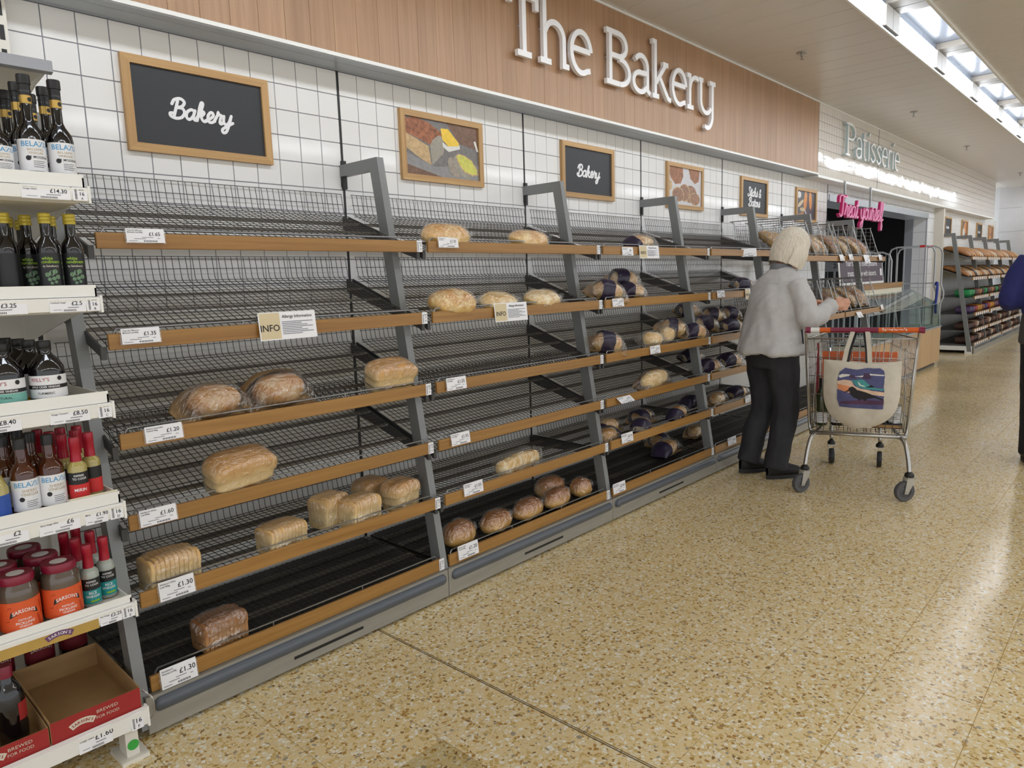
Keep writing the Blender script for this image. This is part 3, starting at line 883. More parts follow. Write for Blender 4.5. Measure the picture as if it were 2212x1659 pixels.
# ================================================================== LETTERING
CUR = {
 'B': (1.22, [[(.38, 1.75), (.3, .9), (.2, .05)], [(-.1, 1.3), (.08, 1.75), (.6, 1.92), (.98, 1.62), (.82, 1.18), (.42, 1.02), (.88, .98), (1.1, .58), (.9, .1), (.4, -.06), (-.05, .08), (-.16, .34), (.05, .42)]]),
 'a': (1.0, [[(.78, .85), (.45, 1.0), (.1, .68), (.1, .2), (.38, 0), (.68, .35), (.8, .96)], [(.8, .96), (.72, .3), (.88, 0), (1.08, .15)]]),
 'k': (.95, [[(-.02, .1), (.3, .9), (.46, 1.7), (.32, 1.86), (.22, 1.5), (.15, .6), (.1, 0)], [(.15, .45), (.45, .98), (.66, .85), (.46, .55), (.2, .5)], [(.38, .5), (.6, .1), (.82, .0), (1.0, .15)]]),
 'e': (.75, [[(-.05, .12), (.3, .35), (.58, .68), (.52, .96), (.3, 1.0), (.1, .6), (.2, .1), (.48, 0), (.8, .2)]]),
 'r': (.82, [[(-.02, .15), (.22, .8), (.28, 1.12), (.36, .9), (.6, .86), (.55, .5), (.55, .1), (.7, 0), (.86, .2)]]),
 'y': (.95, [[(.05, .85), (.08, .3), (.28, 0), (.58, .2), (.76, .96)], [(.76, .96), (.66, .1), (.45, -.72), (.15, -.86), (.05, -.55), (.4, -.2), (1.0, .25)]]),
 'S': (1.0, [[(.86, 1.5), (.78, 1.84), (.42, 1.86), (.22, 1.5), (.5, 1.1), (.76, .7), (.66, .15), (.25, -.06), (-.1, .15), (.05, .45)]]),
 't': (.58, [[(-.02, .15), (.25, .7), (.42, 1.55)], [(.42, 1.55), (.3, .7), (.26, .15), (.42, 0), (.62, .15)], [(.08, 1.08), (.66, 1.12)]]),
 'i': (.45, [[(-.02, .15), (.15, .9), (.12, .2), (.28, 0), (.48, .15)], [(.2, 1.3), (.22, 1.4)]]),
 'c': (.72, [[(.68, .8), (.45, 1.0), (.1, .65), (.14, .15), (.42, 0), (.76, .2)]]),
 's': (.7, [[(-.02, .12), (.34, .7), (.46, 1.12), (.6, .6), (.58, .12), (.3, -.03), (.08, .1)], [(.5, .1), (.74, .2)]]),
 'n': (.85, [[(-.02, .5), (.12, .95), (.1, .0)], [(.1, .5), (.36, .97), (.56, .85), (.56, .2), (.7, 0), (.88, .15)]]),
 'o': (.84, [[(.42, 1), (.1, .6), (.2, .1), (.48, 0), (.74, .4), (.6, .9), (.42, 1.0), (.62, .82), (.9, .86)]]),
 '&': (1.0, [[(.92, .0), (.25, 1.1), (.34, 1.6), (.62, 1.5), (.45, 1.0), (.06, .5), (.2, 0), (.6, .05), (.85, .62)]]),
 'T': (.98, [[(-.22, 1.2), (-.2, 1.62), (.15, 1.8), (.6, 1.72), (1.15, 1.68), (1.32, 1.84)], [(.55, 1.74), (.5, .9), (.4, .15), (.1, -.05), (-.16, .15)]]),
 'u': (.9, [[(.05, .92), (.05, .3), (.24, 0), (.54, .25), (.66, .94)], [(.66, .94), (.64, .2), (.78, 0), (.95, .15)]]),
 'l': (.5, [[(-.02, .12), (.34, .9), (.46, 1.6), (.32, 1.86), (.2, 1.4), (.2, .2), (.36, 0), (.54, .15)]]),
 'f': (.6, [[(-.02, .12), (.34, .9), (.5, 1.6), (.36, 1.86), (.26, 1.4), (.22, 0), (.14, -.72), (.28, -.86), (.4, -.5), (.25, 0), (.62, .2)]]),
 'p': (.9, [[(.1, .95), (.05, -.8)], [(.08, .5), (.4, 1.0), (.7, .7), (.6, .15), (.3, 0), (.08, .2)]]),
 ' ': (.7, [])}
lay = [0]
def script_text(mb, s, cx, cz, xh, w, y0, y1, sx=1.0, slant=.18, k=0.0, step=.00022):
    tot = sum(CUR[c][0] for c in s) * xh * sx
    x = cx - tot / 2
    for c in s:
        wd, st = CUR[c]
        for p in st:
            pts = [(x + (a + slant * b) * xh * sx, cz + (b - .5) * xh + k * 0) for a, b in cr([(q[0], q[1]) for q in p], 6)]
            lay[0] = (lay[0] + 1) % 5; dl = step * lay[0]
            mb.strip(pts, w, y0 - dl, y1 - dl * .5)
            for qi, e in enumerate((pts[0], pts[-1])):   # round ends
                mb.prism([(q[0], q[1]) for q in disc(e[0], e[1], w / 2, 10)], y0 - dl + step * (.3 + .2 * qi), y1 - dl * .4 + step * .2 * (1 + qi), 'y')
        x += wd * xh * sx

# ---- "The Bakery": white slab letters standing off the planks
yF, yB = -.192, -.170
b0, xh_, cap, asc = 2.545, 2.790, 2.872, 2.918
SW = .031
def letter(paths, label_ch):
    mb = MB()
    for i_, p in enumerate(paths): mb.strip(p, SW, yF - .0004 * i_, yB - .0004 * i_)
    return mb
def hbar(x0, x1, z): return [(x0, z), (x1, z)]
h2 = SW / 2
LET = {
 'T': [[(2.318, b0), (2.318, cap)], hbar(2.262, 2.374, b0 + h2), hbar(2.196, 2.440, cap - h2), [(2.440 - h2, cap), (2.440 - h2, cap - .075)], [(2.196 + h2, cap), (2.196 + h2, cap - .075)]],
 'h': [[(2.490, b0), (2.490, asc)], hbar(2.448, 2.500, asc - h2), hbar(2.448, 2.540, b0 + h2), [(2.490, 2.715)] + arc(2.575, 2.700, .082, .076, 160, 0, 12) + [(2.657, b0)], hbar(2.640, 2.700, b0 + h2)],
 'e': [hbar(2.728, 2.905, 2.682), arc(2.822, 2.668, .094, .113, 8, 300, 26) + [(2.905, 2.578)]],
 'B': [[(3.118, b0), (3.118, cap)], hbar(3.076, 3.215, b0 + h2), hbar(3.076, 3.205, cap - h2), hbar(3.118, 3.215, 2.722), arc(3.205, 2.789, .085, .067, 90, -90, 14), arc(3.215, 2.6345, .108, .0745, 90, -90, 14)],
 'a': [arc(3.466, 2.715, .075, .066, 150, 0, 12) + [(3.541, b0 + .03), (3.572, b0 + .012)], arc(3.452, 2.616, .078, .060, 72, 300, 16) + [(3.541, 2.600)], [(3.541, 2.678), (3.470, 2.675)]],
 'k': [[(3.640, b0), (3.640, asc)], hbar(3.602, 3.650, asc - h2), hbar(3.602, 3.682, b0 + h2), [(3.640, 2.640), (3.766, 2.775)], hbar(3.735, 3.800, xh_ - h2 + .004), [(3.690, 2.690), (3.800, b0 + .02), (3.836, b0 + .012)]],
 'e ': [hbar(3.868, 4.038, 2.682), arc(3.958, 2.668, .092, .113, 8, 300, 26) + [(4.040, 2.578)]],
 'r': [[(4.108, b0), (4.108, xh_)], hbar(4.068, 4.115, xh_ - h2), hbar(4.068, 4.158, b0 + h2), [(4.108, 2.690)] + arc(4.190, 2.690, .080, .082, 165, 62, 9)],
 'y': [hbar(4.238, 4.302, xh_ - h2), [(4.270, xh_)] + arc(4.352, 2.640, .082, .086, 180, 330, 12), hbar(4.405, 4.492, xh_ - h2), [(4.448, xh_), (4.448, 2.560)] + arc(4.366, 2.545, .082, .095, 0, -115, 12)]}
tb = empty('wall_sign', (0, 0, 0)); tag(tb, 'large white letters spelling The Bakery on the wood bulkhead', 'sign')
for ch, paths in LET.items():
    o = letter(paths, ch).build('letter', MT['white_letter'], tb)
    mb = MB()
    for p in paths[:1]:
        q = ((p[0][0] + p[1][0]) / 2, (p[0][1] + p[1][1]) / 2); mb.box((q[0] - .005, yB, q[1] - .005), (q[0] + .005, BY, q[1] + .005))
    mb.build('stud', MT['letter_side'], o)

# ---- "Patisserie": thin white letters with teal edges
ps = empty('wall_sign', (0, 0, 0)); tag(ps, 'thin white letters spelling Patisserie on glossy tiles', 'sign')
pb, pxh, pcap = 2.588, 2.800, 2.905
def S_(x0, x1):
    c = (x0 + x1) / 2; w = (x1 - x0) / 2
    return cr([(x1, 2.760), (c + w * .2, 2.796), (x0 + w * .15, 2.752), (c, 2.696), (x1 - w * .05, 2.640), (c - w * .1, 2.594), (x0, 2.628)], 5)
def E_(x0, x1):
    return [[(x0 + .01, 2.70), (x1, 2.70)], arc((x0 + x1) / 2, 2.696, (x1 - x0) / 2, .104, 3, 300, 20)]
PAT = {'P': [[(7.50, pb), (7.50, pcap)], [(7.44, pcap), (7.60, pcap)] + arc(7.60, 2.828, .125, .077, 90, -90, 12) + [(7.50, 2.751)], [(7.44, pb), (7.56, pb)]],
 'a': [arc(7.865, 2.735, .085, .065, 150, 0, 9) + [(7.95, pb)], arc(7.860, 2.640, .085, .050, 70, 300, 12) + [(7.95, 2.63)], [(7.95, 2.69), (7.88, 2.69)]],
 't': [[(8.05, 2.875), (8.05, 2.635), (8.085, 2.592), (8.13, 2.592)], [(8.0, pxh), (8.12, pxh)]],
 'i': [[(8.225, pb), (8.225, pxh)], [(8.215, 2.865), (8.255, 2.900)]], 's': [S_(8.30, 8.46)], 's ': [S_(8.52, 8.68)], 'e': E_(8.74, 8.93),
 'r': [[(8.995, pb), (8.995, pxh)]] + [[(8.995, 2.72)] + arc(9.065, 2.72, .07, .075, 165, 50, 8)], 'i ': [[(9.19, pb), (9.19, pxh)], [(9.18, 2.865), (9.22, 2.900)]], 'e ': E_(9.27, 9.46)}
for ch, paths in PAT.items():
    mb = MB(); mb2 = MB()
    for i_, p in enumerate(paths): mb.strip(p, .018, -.202 - .0005 * i_, -.196); mb2.strip(p, .019, -.1955 - .0005 * i_, -.170 + .0004 * i_)
    o = mb.build('letter', MT['white_letter'], ps); mb2.build('letter_return', MT['teal_side'], o)

# ---- "Treat yourself": hanging pink script with rods
ty = empty('hanging_sign', (0, 0, 0)); tag(ty, 'pink script sign spelling Treat yourself hanging at the doorway', 'sign')
a, b2 = MB(), MB()
script_text(a, 'Treat yourself', 8.05, 2.00, .120, .0125, -.217, -.2065, 1.17, .10, step=.0006)
script_text(b2, 'Treat yourself', 8.05, 2.00, .120, .0170, -.206, -.180, 1.17, .10, step=.0006)
a.build('letter_face', MT['pink'], ty); b2.build('letter_return', MT['magenta'], ty)
for x in (7.52, 8.42):
    MB().box((x - .012, -.185, 2.0), (x + .012, -.165, 2.32)).build('rod', MT['chrome_dull'], ty)

# ================================================================== FRAMED SIGNS
def frame(cx, cz, W, H, label, y=-.0026, fw=.030, d=.020):
    t = empty('framed_sign', (cx, y, cz)); tag(t, label, 'framed sign', 'oak framed signs above the shelves')
    w, h = W / 2, H / 2
    for nm, poly, m in (('frame_bar', [(-w, h), (w, h), (w - fw, h - fw), (-w + fw, h - fw)], MT['oak']), ('frame_bar', [(-w, -h), (-w + fw, -h + fw), (w - fw, -h + fw), (w, -h)], MT['oak']),
                        ('frame_bar', [(-w, -h), (-w, h), (-w + fw, h - fw), (-w + fw, -h + fw)], MT['oakv']), ('frame_bar', [(w, -h), (w - fw, -h + fw), (w - fw, h - fw), (w, h)], MT['oakv'])):
        MB().prism(poly, -d, 0, 'y').build(nm, m, t)
    return t
def chalk(cx, text, label, W=.563, H=.335, size=.037, cz=2.040, sx=1.0):
    t = frame(cx, cz, W, H, label)
    MB().box((-W / 2 + .028, -.010, -H / 2 + .028), (W / 2 - .028, -.004, H / 2 - .028)).build('board', MT['chalk'], t)
    p = MB()
    for i, s in enumerate(text):
        script_text(p, s, 0, -.012 + (len(text) - 1) * .042 - i * .088, size, size * .30, -.0112, -.0102, 1.12 * sx)
    p.build('lettering', MT['white_letter'], t)
    return t
def picture(cx, polys, label, bg, W=.563, H=.335, cz=2.040):
    t = frame(cx, cz, W, H, label)
    iw, ih = W - .058, H - .058
    MB().box((-iw / 2, -.010, -ih / 2), (iw / 2, -.004, ih / 2)).build('photo_print', bg, t)
    for i, (pts, m) in enumerate(polys):
        mb = MB(); put_poly(mb, [((a - .5) * iw, (.5 - b) * ih) for a, b in pts], -.0102 - i * .00012)
        o = mb.build('photo_detail', m, t, fix=False)
    return t
def ell(cx, cy, rx, ry, rot=0, n=16):
    c, s = math.cos(math.radians(rot)), math.sin(math.radians(rot))
    return [(min(1, max(0, cx + rx * math.cos(a) * c - ry * math.sin(a) * s * .55)), min(1, max(0, cy + rx * math.cos(a) * s * 1.8 + ry * math.sin(a) * c))) for a in [2 * math.pi * i / n for i in range(n)]]
pc = {k: mat('photo_' + k, c, .35, vary=v, vscale=60) for k, (c, v) in {'slate': ((120, 116, 114), .15), 'brownwood': ((118, 88, 70), .2), 'board': ((142, 140, 140), .12), 'crust': ((150, 92, 60), .45), 'crumb': ((196, 166, 122), .2),
      'face': ((158, 152, 138), .12), 'butter': ((240, 200, 66), .08), 'white': ((222, 220, 214), .05), 'spread': ((206, 204, 96), .12), 'slice': ((158, 146, 132), .15), 'seed': ((150, 108, 80), .5), 'marble': ((206, 204, 206), .06),
      'loafdark': ((148, 92, 52), .4), 'darkslate': ((74, 72, 78), .2), 'orange': ((216, 140, 66), .3), 'flour': ((206, 186, 150), .2), 'flourdark': ((170, 120, 72), .35)}.items()}
CXs = [.615 + BW * k for k in range(6)]
chalk(CXs[0], ['Bakery'], 'largest looking chalkboard sign reading Bakery, nearest on the tiles')
picture(CXs[1], [([(0, .62), (.38, .82), (1, .70), (1, 1), (0, 1)], pc['board']), ([(0, .82), (.5, 1), (.0, 1)], pc['brownwood']), ([(.55, .0), (1, .0), (1, .42), (.72, .34)], pc['brownwood']),
  ([(0, .05), (.14, .0), (.30, .05), (.46, .18), (.50, .27), (.43, .28), (.33, .44), (.0, .28)], pc['crust']), ([(0, .28), (.30, .47), (.33, .80), (.18, .70), (.02, .55)], pc['crumb']),
  ([(.32, .46), (.36, .34), (.43, .26), (.49, .26), (.51, .40), (.50, .56), (.34, .80)], pc['face']), ([(.49, .36), (.56, .42), (.73, .37), (.73, .44), (.57, .52), (.49, .44)], pc['white']),
  ([(.47, .12), (.57, .11), (.72, .34), (.71, .39), (.57, .42), (.49, .32)], pc['butter']), ([(.545, .70), (.57, .62), (.61, .60), (.645, .68), (.67, .82), (.73, .95), (.66, .97), (.58, .90)], pc['slice']), ([(.63, .62), (.66, .57), (.70, .62), (.76, .80), (.89, .96), (.84, .98), (.74, .93), (.66, .80)], pc['face']), ([(.66, .57), (.70, .53), (.78, .54), (.90, .62), (.98, .80), (.985, .88), (.90, .91), (.78, .86), (.70, .72)], pc['crumb']), ([(.675, .58), (.71, .545), (.78, .555), (.89, .635), (.965, .80), (.965, .865), (.90, .885), (.79, .84), (.715, .71)], pc['spread']), ([(.93, .26), (.96, .25), (1, .44), (.97, .44)], pc['white'])],
  'framed photo of a white loaf with butter and slices', pc['slate'])
chalk(CXs[2], ['Bakery'], 'second chalkboard sign reading Bakery, above the third bread bay')
picture(CXs[3], [([(0, 0), (.42, 0), (.44, .22), (.36, .42), (.2, .46), (.06, .3)], pc['loafdark']), ([(.6, 0), (.95, 0), (.92, .3), (.8, .38), (.66, .26)], pc['loafdark']), (ell(.04, .5, .07, .14), pc['crumb']), (ell(.66, .68, .20, .24), pc['seed']), (ell(.48, .66, .17, .24), pc['crumb']), (ell(.47, .66, .155, .22), pc['seed']), (ell(.28, .72, .18, .20), pc['crumb']), (ell(.28, .73, .165, .18), pc['seed']), (ell(.80, .80, .16, .18), pc['crumb']), (ell(.80, .80, .145, .16), pc['seed'])],
  'framed photo of seeded brown bread slices on marble', pc['marble'])
chalk(CXs[4], ['Sticks &', 'Batons'], 'chalkboard sign reading Sticks and Batons', size=.040)
picture(CXs[5], [(ell(.12, .15, .1, .12), pc['white']), (ell(.45, .34, .09, .36, 10), pc['orange']), (ell(.72, .30, .08, .34, -8), pc['orange']), (ell(.2, .45, .16, .08, -25), pc['flour']), (ell(.18, .9, .22, .1, -20), pc['flourdark']), (ell(.3, .66, .14, .07), pc['flour']), ([(.4, .68), (.44, .66), (.6, .9), (.55, .92)], pc['marble'])],
  'framed photo of golden baguettes on dark slate beside the doorway', pc['darkslate'])
FXs = [13.25, 14.60, 15.95, 17.2]
CUR['~'] = (2.6, [[(0, .3), (.3, 1.2), (.5, .1), (.9, .9), (1.2, .1), (1.6, .9), (1.9, .1), (2.5, .6)]])
for i, cx in enumerate(FXs):
    if i % 2 == 0:
        chalk(cx, ['~~'], ('far chalkboard sign nearest the cream end panel', 'far chalkboard sign between two food photos')[i // 2], W=.5, H=.33, cz=2.045)
    else:
        picture(cx, ([(ell(.6, .4, .3, .4), pc['orange']), (ell(.35, .7, .2, .3), pc['white']), ([(.75, 0), (1, 0), (1, 1), (.85, 1)], pc['loafdark'])] if i == 1 else [(ell(.3, .3, .25, .25), pc['orange']), (ell(.7, .55, .25, .3), pc['loafdark']), (ell(.35, .8, .25, .18), pc['orange'])]),
                ('far framed food photo with white and orange shapes', 'farthest framed photo of orange bakes')[i // 2], pc['darkslate'] if i == 1 else pc['seed'], W=.5, H=.33, cz=2.045)
# ================================================================== BREAD
MT['white_loaf'] = crust('white_tin_crust', (232, 206, 154), (208, 158, 94), lo=.5, hi=.9)
MT['pale_loaf'] = crust('pale_tin_crust', (234, 212, 164), (220, 178, 116), lo=.45, hi=.9)
MT['brown_loaf'] = crust('wholemeal_crust', (184, 138, 92), (150, 102, 62), lo=.4, hi=.9)
MT['boule'] = crust('crusty_boule', (138, 90, 46), (186, 132, 66), flour=(206, 180, 140), lo=.2, hi=.8, spots=.6)
MT['bloomer'] = crust('golden_bloomer', (230, 188, 104), (212, 154, 62), flour=(240, 216, 154), lo=.2, hi=.8, spots=.5)
MT['bloomer_pale'] = crust('floured_bloomer', (228, 196, 126), (222, 180, 106), flour=(240, 226, 186), lo=.2, hi=.8, spots=.5)
MT['oval_brown'] = crust('dark_oval_crust', (226, 182, 104), (158, 98, 32), lo=.3, hi=.8, spots=.4)
MT['bag_bread'] = crust('bagged_bread_crust', (206, 170, 104), (184, 132, 62), flour=(224, 202, 154), lo=.2, hi=.8, spots=.5)
MT['kraft'] = mat('kraft_paper', (182, 148, 98), .7, vary=.08, vscale=30, bump=.3, bscale=30)
MT['kraft_dark'] = mat('brown_paper_bag', (156, 124, 84), .7, vary=.1, vscale=30, bump=.3, bscale=30)
MT['purple'] = mat('dark_purple_band', (44, 36, 58), .35, vary=.15, vscale=20, bump=.2, bscale=30)

def crink(p, a, s, seed):
    n = noise.noise_vector(Vector(p) * s + Vector((seed * 3.1, seed * 1.7, seed)))
    return (p[0] + n.x * a, p[1] + n.y * a, max(p[2] + n.z * a, 0.0))

def tin_fn(L, D, H, grow=1.0, over=1.07, seed=0, amp=0.0, split=0.0):
    prof = [(0, .004), (.86, 0.0), (.95, .012), (.985, .04), (1, .25 * H), (1.0, .52 * H), (over, .62 * H), (over * 1.01, .78 * H), (over * .96, .9 * H), (over * .82, .97 * H), (over * .45, H), (0, H)]
    m = len(prof) - 1
    def fn(a, b):
        i = min(int(b * m), m - 1); f = b * m - i
        r = prof[i][0] * (1 - f) + prof[i + 1][0] * f; z = prof[i][1] * (1 - f) + prof[i + 1][1] * f
        an = 2 * math.pi * a
        c, s = math.cos(an), math.sin(an); e = .42
        x = L / 2 * math.copysign(abs(c) ** e, c) * r; y = D / 2 * math.copysign(abs(s) ** e, s) * r
        z = z * (1 - .10 * (2 * x / L) ** 4)
        if split and z > .6 * H: z -= split * math.exp(-(y / (.16 * D)) ** 2) * math.cos(min(1.2, abs(2 * x / L)) * 1.1)
        n = noise.noise(Vector((x * 14 + seed, y * 14, z * 14))) * .006
        p = (x * (1 + n), y * (1 + n * 2), max(0, z + n * .3))
        p = (p[0] * grow, p[1] * grow, p[2] * (1 + (grow - 1) * .6))
        return crink(p, amp, 38, seed) if amp else p
    return fn

# sliced loaves are built slice by slice
def slices(t, L, D, H, n, m, seed):
    half = [(0, .0), (.40, .0), (.47, .006), (.49, .02), (.50, .30 * H), (.50, .55 * H), (.535, .64 * H), (.545, .76 * H), (.52, .88 * H), (.44, .96 * H), (.30, .995 * H), (.14, .985 * H), (0, .955 * H)]
    prof = [(a * D, z) for a, z in half] + [(-a * D, z) for a, z in half[-2:0:-1]]
    k = len(prof); w = L / n
    for q in range(n):
        u = (q + .5) / n * 2 - 1
        sc = 1 - .10 * abs(u) ** 5; jx = noise.noise(Vector((seed * 3.3, q * 1.7, 0))) * .0022
        mb = MB(); rings = []
        for dx, g in ((.0004, .955), (.0022, .992), (w - .0022, .992), (w - .0004, .955)):
            rings += [(-L / 2 + q * w + dx, y * sc * g + jx, (z - H * .45) * g * sc + H * .45 * (.97 + .03 * sc) - .45 * H * (1 - sc) * .9 + jx * .4) for y, z in prof]
        fs = [tuple(range(k)), tuple(range(4 * k - 1, 3 * k - 1, -1))]
        for r in range(3):
            for i in range(k):
                j = (i + 1) % k; fs.append((r * k + i, r * k + j, (r + 1) * k + j, (r + 1) * k + i))
        mb.add([(a_, b_, max(.001, c_)) for a_, b_, c_ in rings], fs)
        mb.build('bread_slice', m, t, 50)

def wrapped(kind, x, y, lv, L, D, H, yaw, label, m='white_loaf', seed=1, cat='bread loaf', group='wrapped loaves on the shelves', split=0.0, tab=LV, tails=True, sliced=False):
    z = shelf_z(lv, y, tab)
    yf, fb, ft, zf, zb = tab[lv]
    sl = math.atan((zb - zf) / (-.03 - yf))
    t = empty('bread_loaf', (x, y, z + .004)); t.rotation_euler = Matrix.Rotation(sl, 3, 'X').to_euler() if abs(yaw) < 1e-6 else (Matrix.Rotation(sl, 3, 'X') @ Matrix.Rotation(yaw, 3, 'Z')).to_euler()
    tag(t, label, cat, group)
    if kind == 'tin':
        if sliced: slices(t, L, D, H, 11, MT[m], seed)
        else: MB().grid(tin_fn(L, D, H, seed=seed, split=split), 48, 33, wrapu=True).build('loaf', MT[m], t, 'all')
        MB().grid(tin_fn(L, D, H, 1.035, 1.06, seed, .0055), 44, 30, wrapu=True).build('clear_wrap', MT['film'], t, 60)
    elif kind == 'oval':
        def fn(a, b, g=1.0, am=0.0):
            an = 2 * math.pi * a; ph = math.pi * (b - .5)
            ex = .75
            c, s = math.cos(an), math.sin(an)
            r = max(0.0, math.cos(ph)) ** .62
            px = L / 2 * math.copysign(abs(c) ** ex, c) * r; py = D / 2 * math.copysign(abs(s) ** .85, s) * r
            sz = math.sin(ph)
            pz = H * (.40 + (.60 * sz if sz > 0 else .40 * sz))
            if g == 1.0 and sz > .35:   # slashes across the top
                pz -= .006 * max(0, math.sin((px + py * .5) * 95)) ** 3
            n = noise.noise(Vector((px * 18 + seed, py * 18, pz * 18))) * .005
            p = (px * g + n, py * g + n, max(0, pz * (1 + (g - 1) * .8) + n))
            return crink(p, am, 34, seed) if am else p
        MB().grid(lambda a, b: fn(a, b), 56, 22, wrapu=True).build('loaf', MT[m], t, 'all')
        MB().grid(lambda a, b: fn(a, b, 1.06, .007), 40, 18, wrapu=True).build('clear_wrap', MT['film'], t, 60)
    elif kind == 'plait':
        mb = MB()
        for q in range(6):
            cx = (q - 2.5) * L / 6.4; k = 1 - .10 * abs(q - 2.5)
            M = Matrix.Translation((cx, 0, H * .46)) @ Matrix.Rotation(.5 if q % 2 else -.5, 4, 'Z')
            def fe(a, b, k=k):
                an = 2 * math.pi * a; ph = math.pi * (b - .5)
                return (L * .115 * math.cos(an) * math.cos(ph), D * .46 * k * math.sin(an) * math.cos(ph), H * .5 * k * math.sin(ph))
            mb.grid(fe, 20, 12, wrapu=True, M=M)
        mb.build('loaf', MT[m], t, 'all')
        MB().grid(tin_fn(L * 1.05, D * 1.05, H * 1.04, 1.0, .96, seed, .008), 40, 24, wrapu=True).build('clear_wrap', MT['film'], t, 60)
    if tails and kind != 'plait':   # gathered end of the wrap
        def tail(a, b):
            an = 2 * math.pi * a
            r = .008 + .028 * b
            return crink((L / 2 * 1.02 + .030 * b, r * .5 * math.cos(an), H * .38 + r * math.sin(an)), .006, 60, seed)
        MB().grid(tail, 14, 5, wrapu=True).build('wrap_end', MT['film2'], t, 60)
    return t

BR = [('tin', 1.080, -.470, 3, .205, .105, .124, 0, 'white tin loaf on the third shelf next to the grey post', 'white_loaf'),
 ('tin', .410, -.472, 4, .226, .115, .138, .10, 'big white tin loaf lying alone on the fourth shelf of the nearest bay', 'white_loaf'),
 ('tin', .148, -.492, 5, .160, .110, .118, .05, 'sliced white loaf on the fifth shelf above the 1.30 ticket', 'pale_loaf'),
 ('tin', .545, -.492, 5, .155, .105, .102, .12, 'small sliced white loaf, second from the left on the fifth shelf', 'pale_loaf'),
 ('tin', .800, -.410, 5, .130, .105, .130, .25, 'upright white loaf at the left of the cluster of four', 'pale_loaf'),
 ('tin', .884, -.497, 5, .145, .105, .120, .15, 'front sliced white loaf of the cluster of four', 'pale_loaf'),
 ('tin', 1.112, -.470, 5, .155, .110, .125, .25, 'golden topped white loaf at the right of the cluster of four', 'white_loaf'),
 ('tin', 1.075, -.310, 5, .150, .105, .110, .2, 'rear white loaf behind the cluster on the fifth shelf', 'white_loaf'),
 ('tin', .285, -.505, 6, .155, .105, .110, .08, 'sliced brown loaf alone on the bottom deck', 'brown_loaf'),
 ('oval', 1.430, -.465, 1, .245, .130, .088, 0, 'golden oval loaf at the left of the second bay top shelf', 'bloomer'),
 ('oval', 1.985, -.460, 1, .245, .125, .076, 0, 'golden oval loaf at the right of the second bay top shelf', 'bloomer'),
 ('oval', 1.440, -.475, 2, .245, .140, .098, 0, 'floury oval loaf in a loose clear bag, leftmost of three', 'bloomer'),
 ('oval', 1.735, -.475, 2, .22, .125, .076, 0, 'pale oval loaf in the middle of three on the second shelf', 'bloomer_pale'),
 ('oval', 2.060, -.475, 2, .235, .125, .076, 0, 'pale oval loaf at the right of three on the second shelf', 'bloomer_pale'),
 ('plait', 1.835, -.490, 5, .325, .110, .105, .12, 'long plaited white loaf alone on the fifth shelf of the second bay', 'bloomer_pale'),
 ('oval', 1.420, -.490, 6, .180, .120, .112, .2, 'brown oval loaf, first from the left on the second bay deck', 'oval_brown'),
 ('oval', 1.660, -.495, 6, .195, .115, .098, .2, 'brown oval loaf, second from the left on the second bay deck', 'oval_brown'),
 ('oval', 1.895, -.495, 6, .205, .115, .098, .2, 'brown oval loaf, third from the left on the second bay deck', 'oval_brown'),
 ('oval', 2.130, -.495, 6, .205, .110, .098, .25, 'brown oval loaf, fourth along the front of the second bay deck', 'oval_brown'),
 ('oval', 2.245, -.350, 6, .200, .130, .110, .1, 'brown oval loaf lying at the back of the second bay deck', 'oval_brown'),
 ('oval', 2.352, -.485, 6, .130, .105, .100, 0, 'small brown oval loaf against the post on the second bay deck', 'oval_brown')]
for i, b in enumerate(BR):
    t = wrapped(*b, seed=i + 1, tails=(b[0] == 'oval'), sliced=b[9] in ('pale_loaf', 'brown_loaf'))

# ---- crusty loaves in brown paper bags with a clear front
def pillow(L, W, H, seed, grow=1.0, amp=.006, flat=.004, tw=0.0):
    def fn(a, b):
        u = a * 2 - 1; an = 2 * math.pi * b
        w = W / 2 * (1 - .18 * abs(u) ** 3)
        h = H / 2 * max(0.0, 1 - abs(u) ** 2.6) ** .5 * grow + flat
        c, s = math.cos(an), math.sin(an)
        z = H * .5 * (1 - .72 * abs(u) ** 3) + h * s
        if z < flat * .5: z = flat * .5 + (flat * .5 - z) * .06
        p = (L / 2 * u, w * math.copysign(abs(c) ** .8, c) * grow, z + tw * u * u)
        return crink(p, amp, 26, seed) if amp else p
    return fn

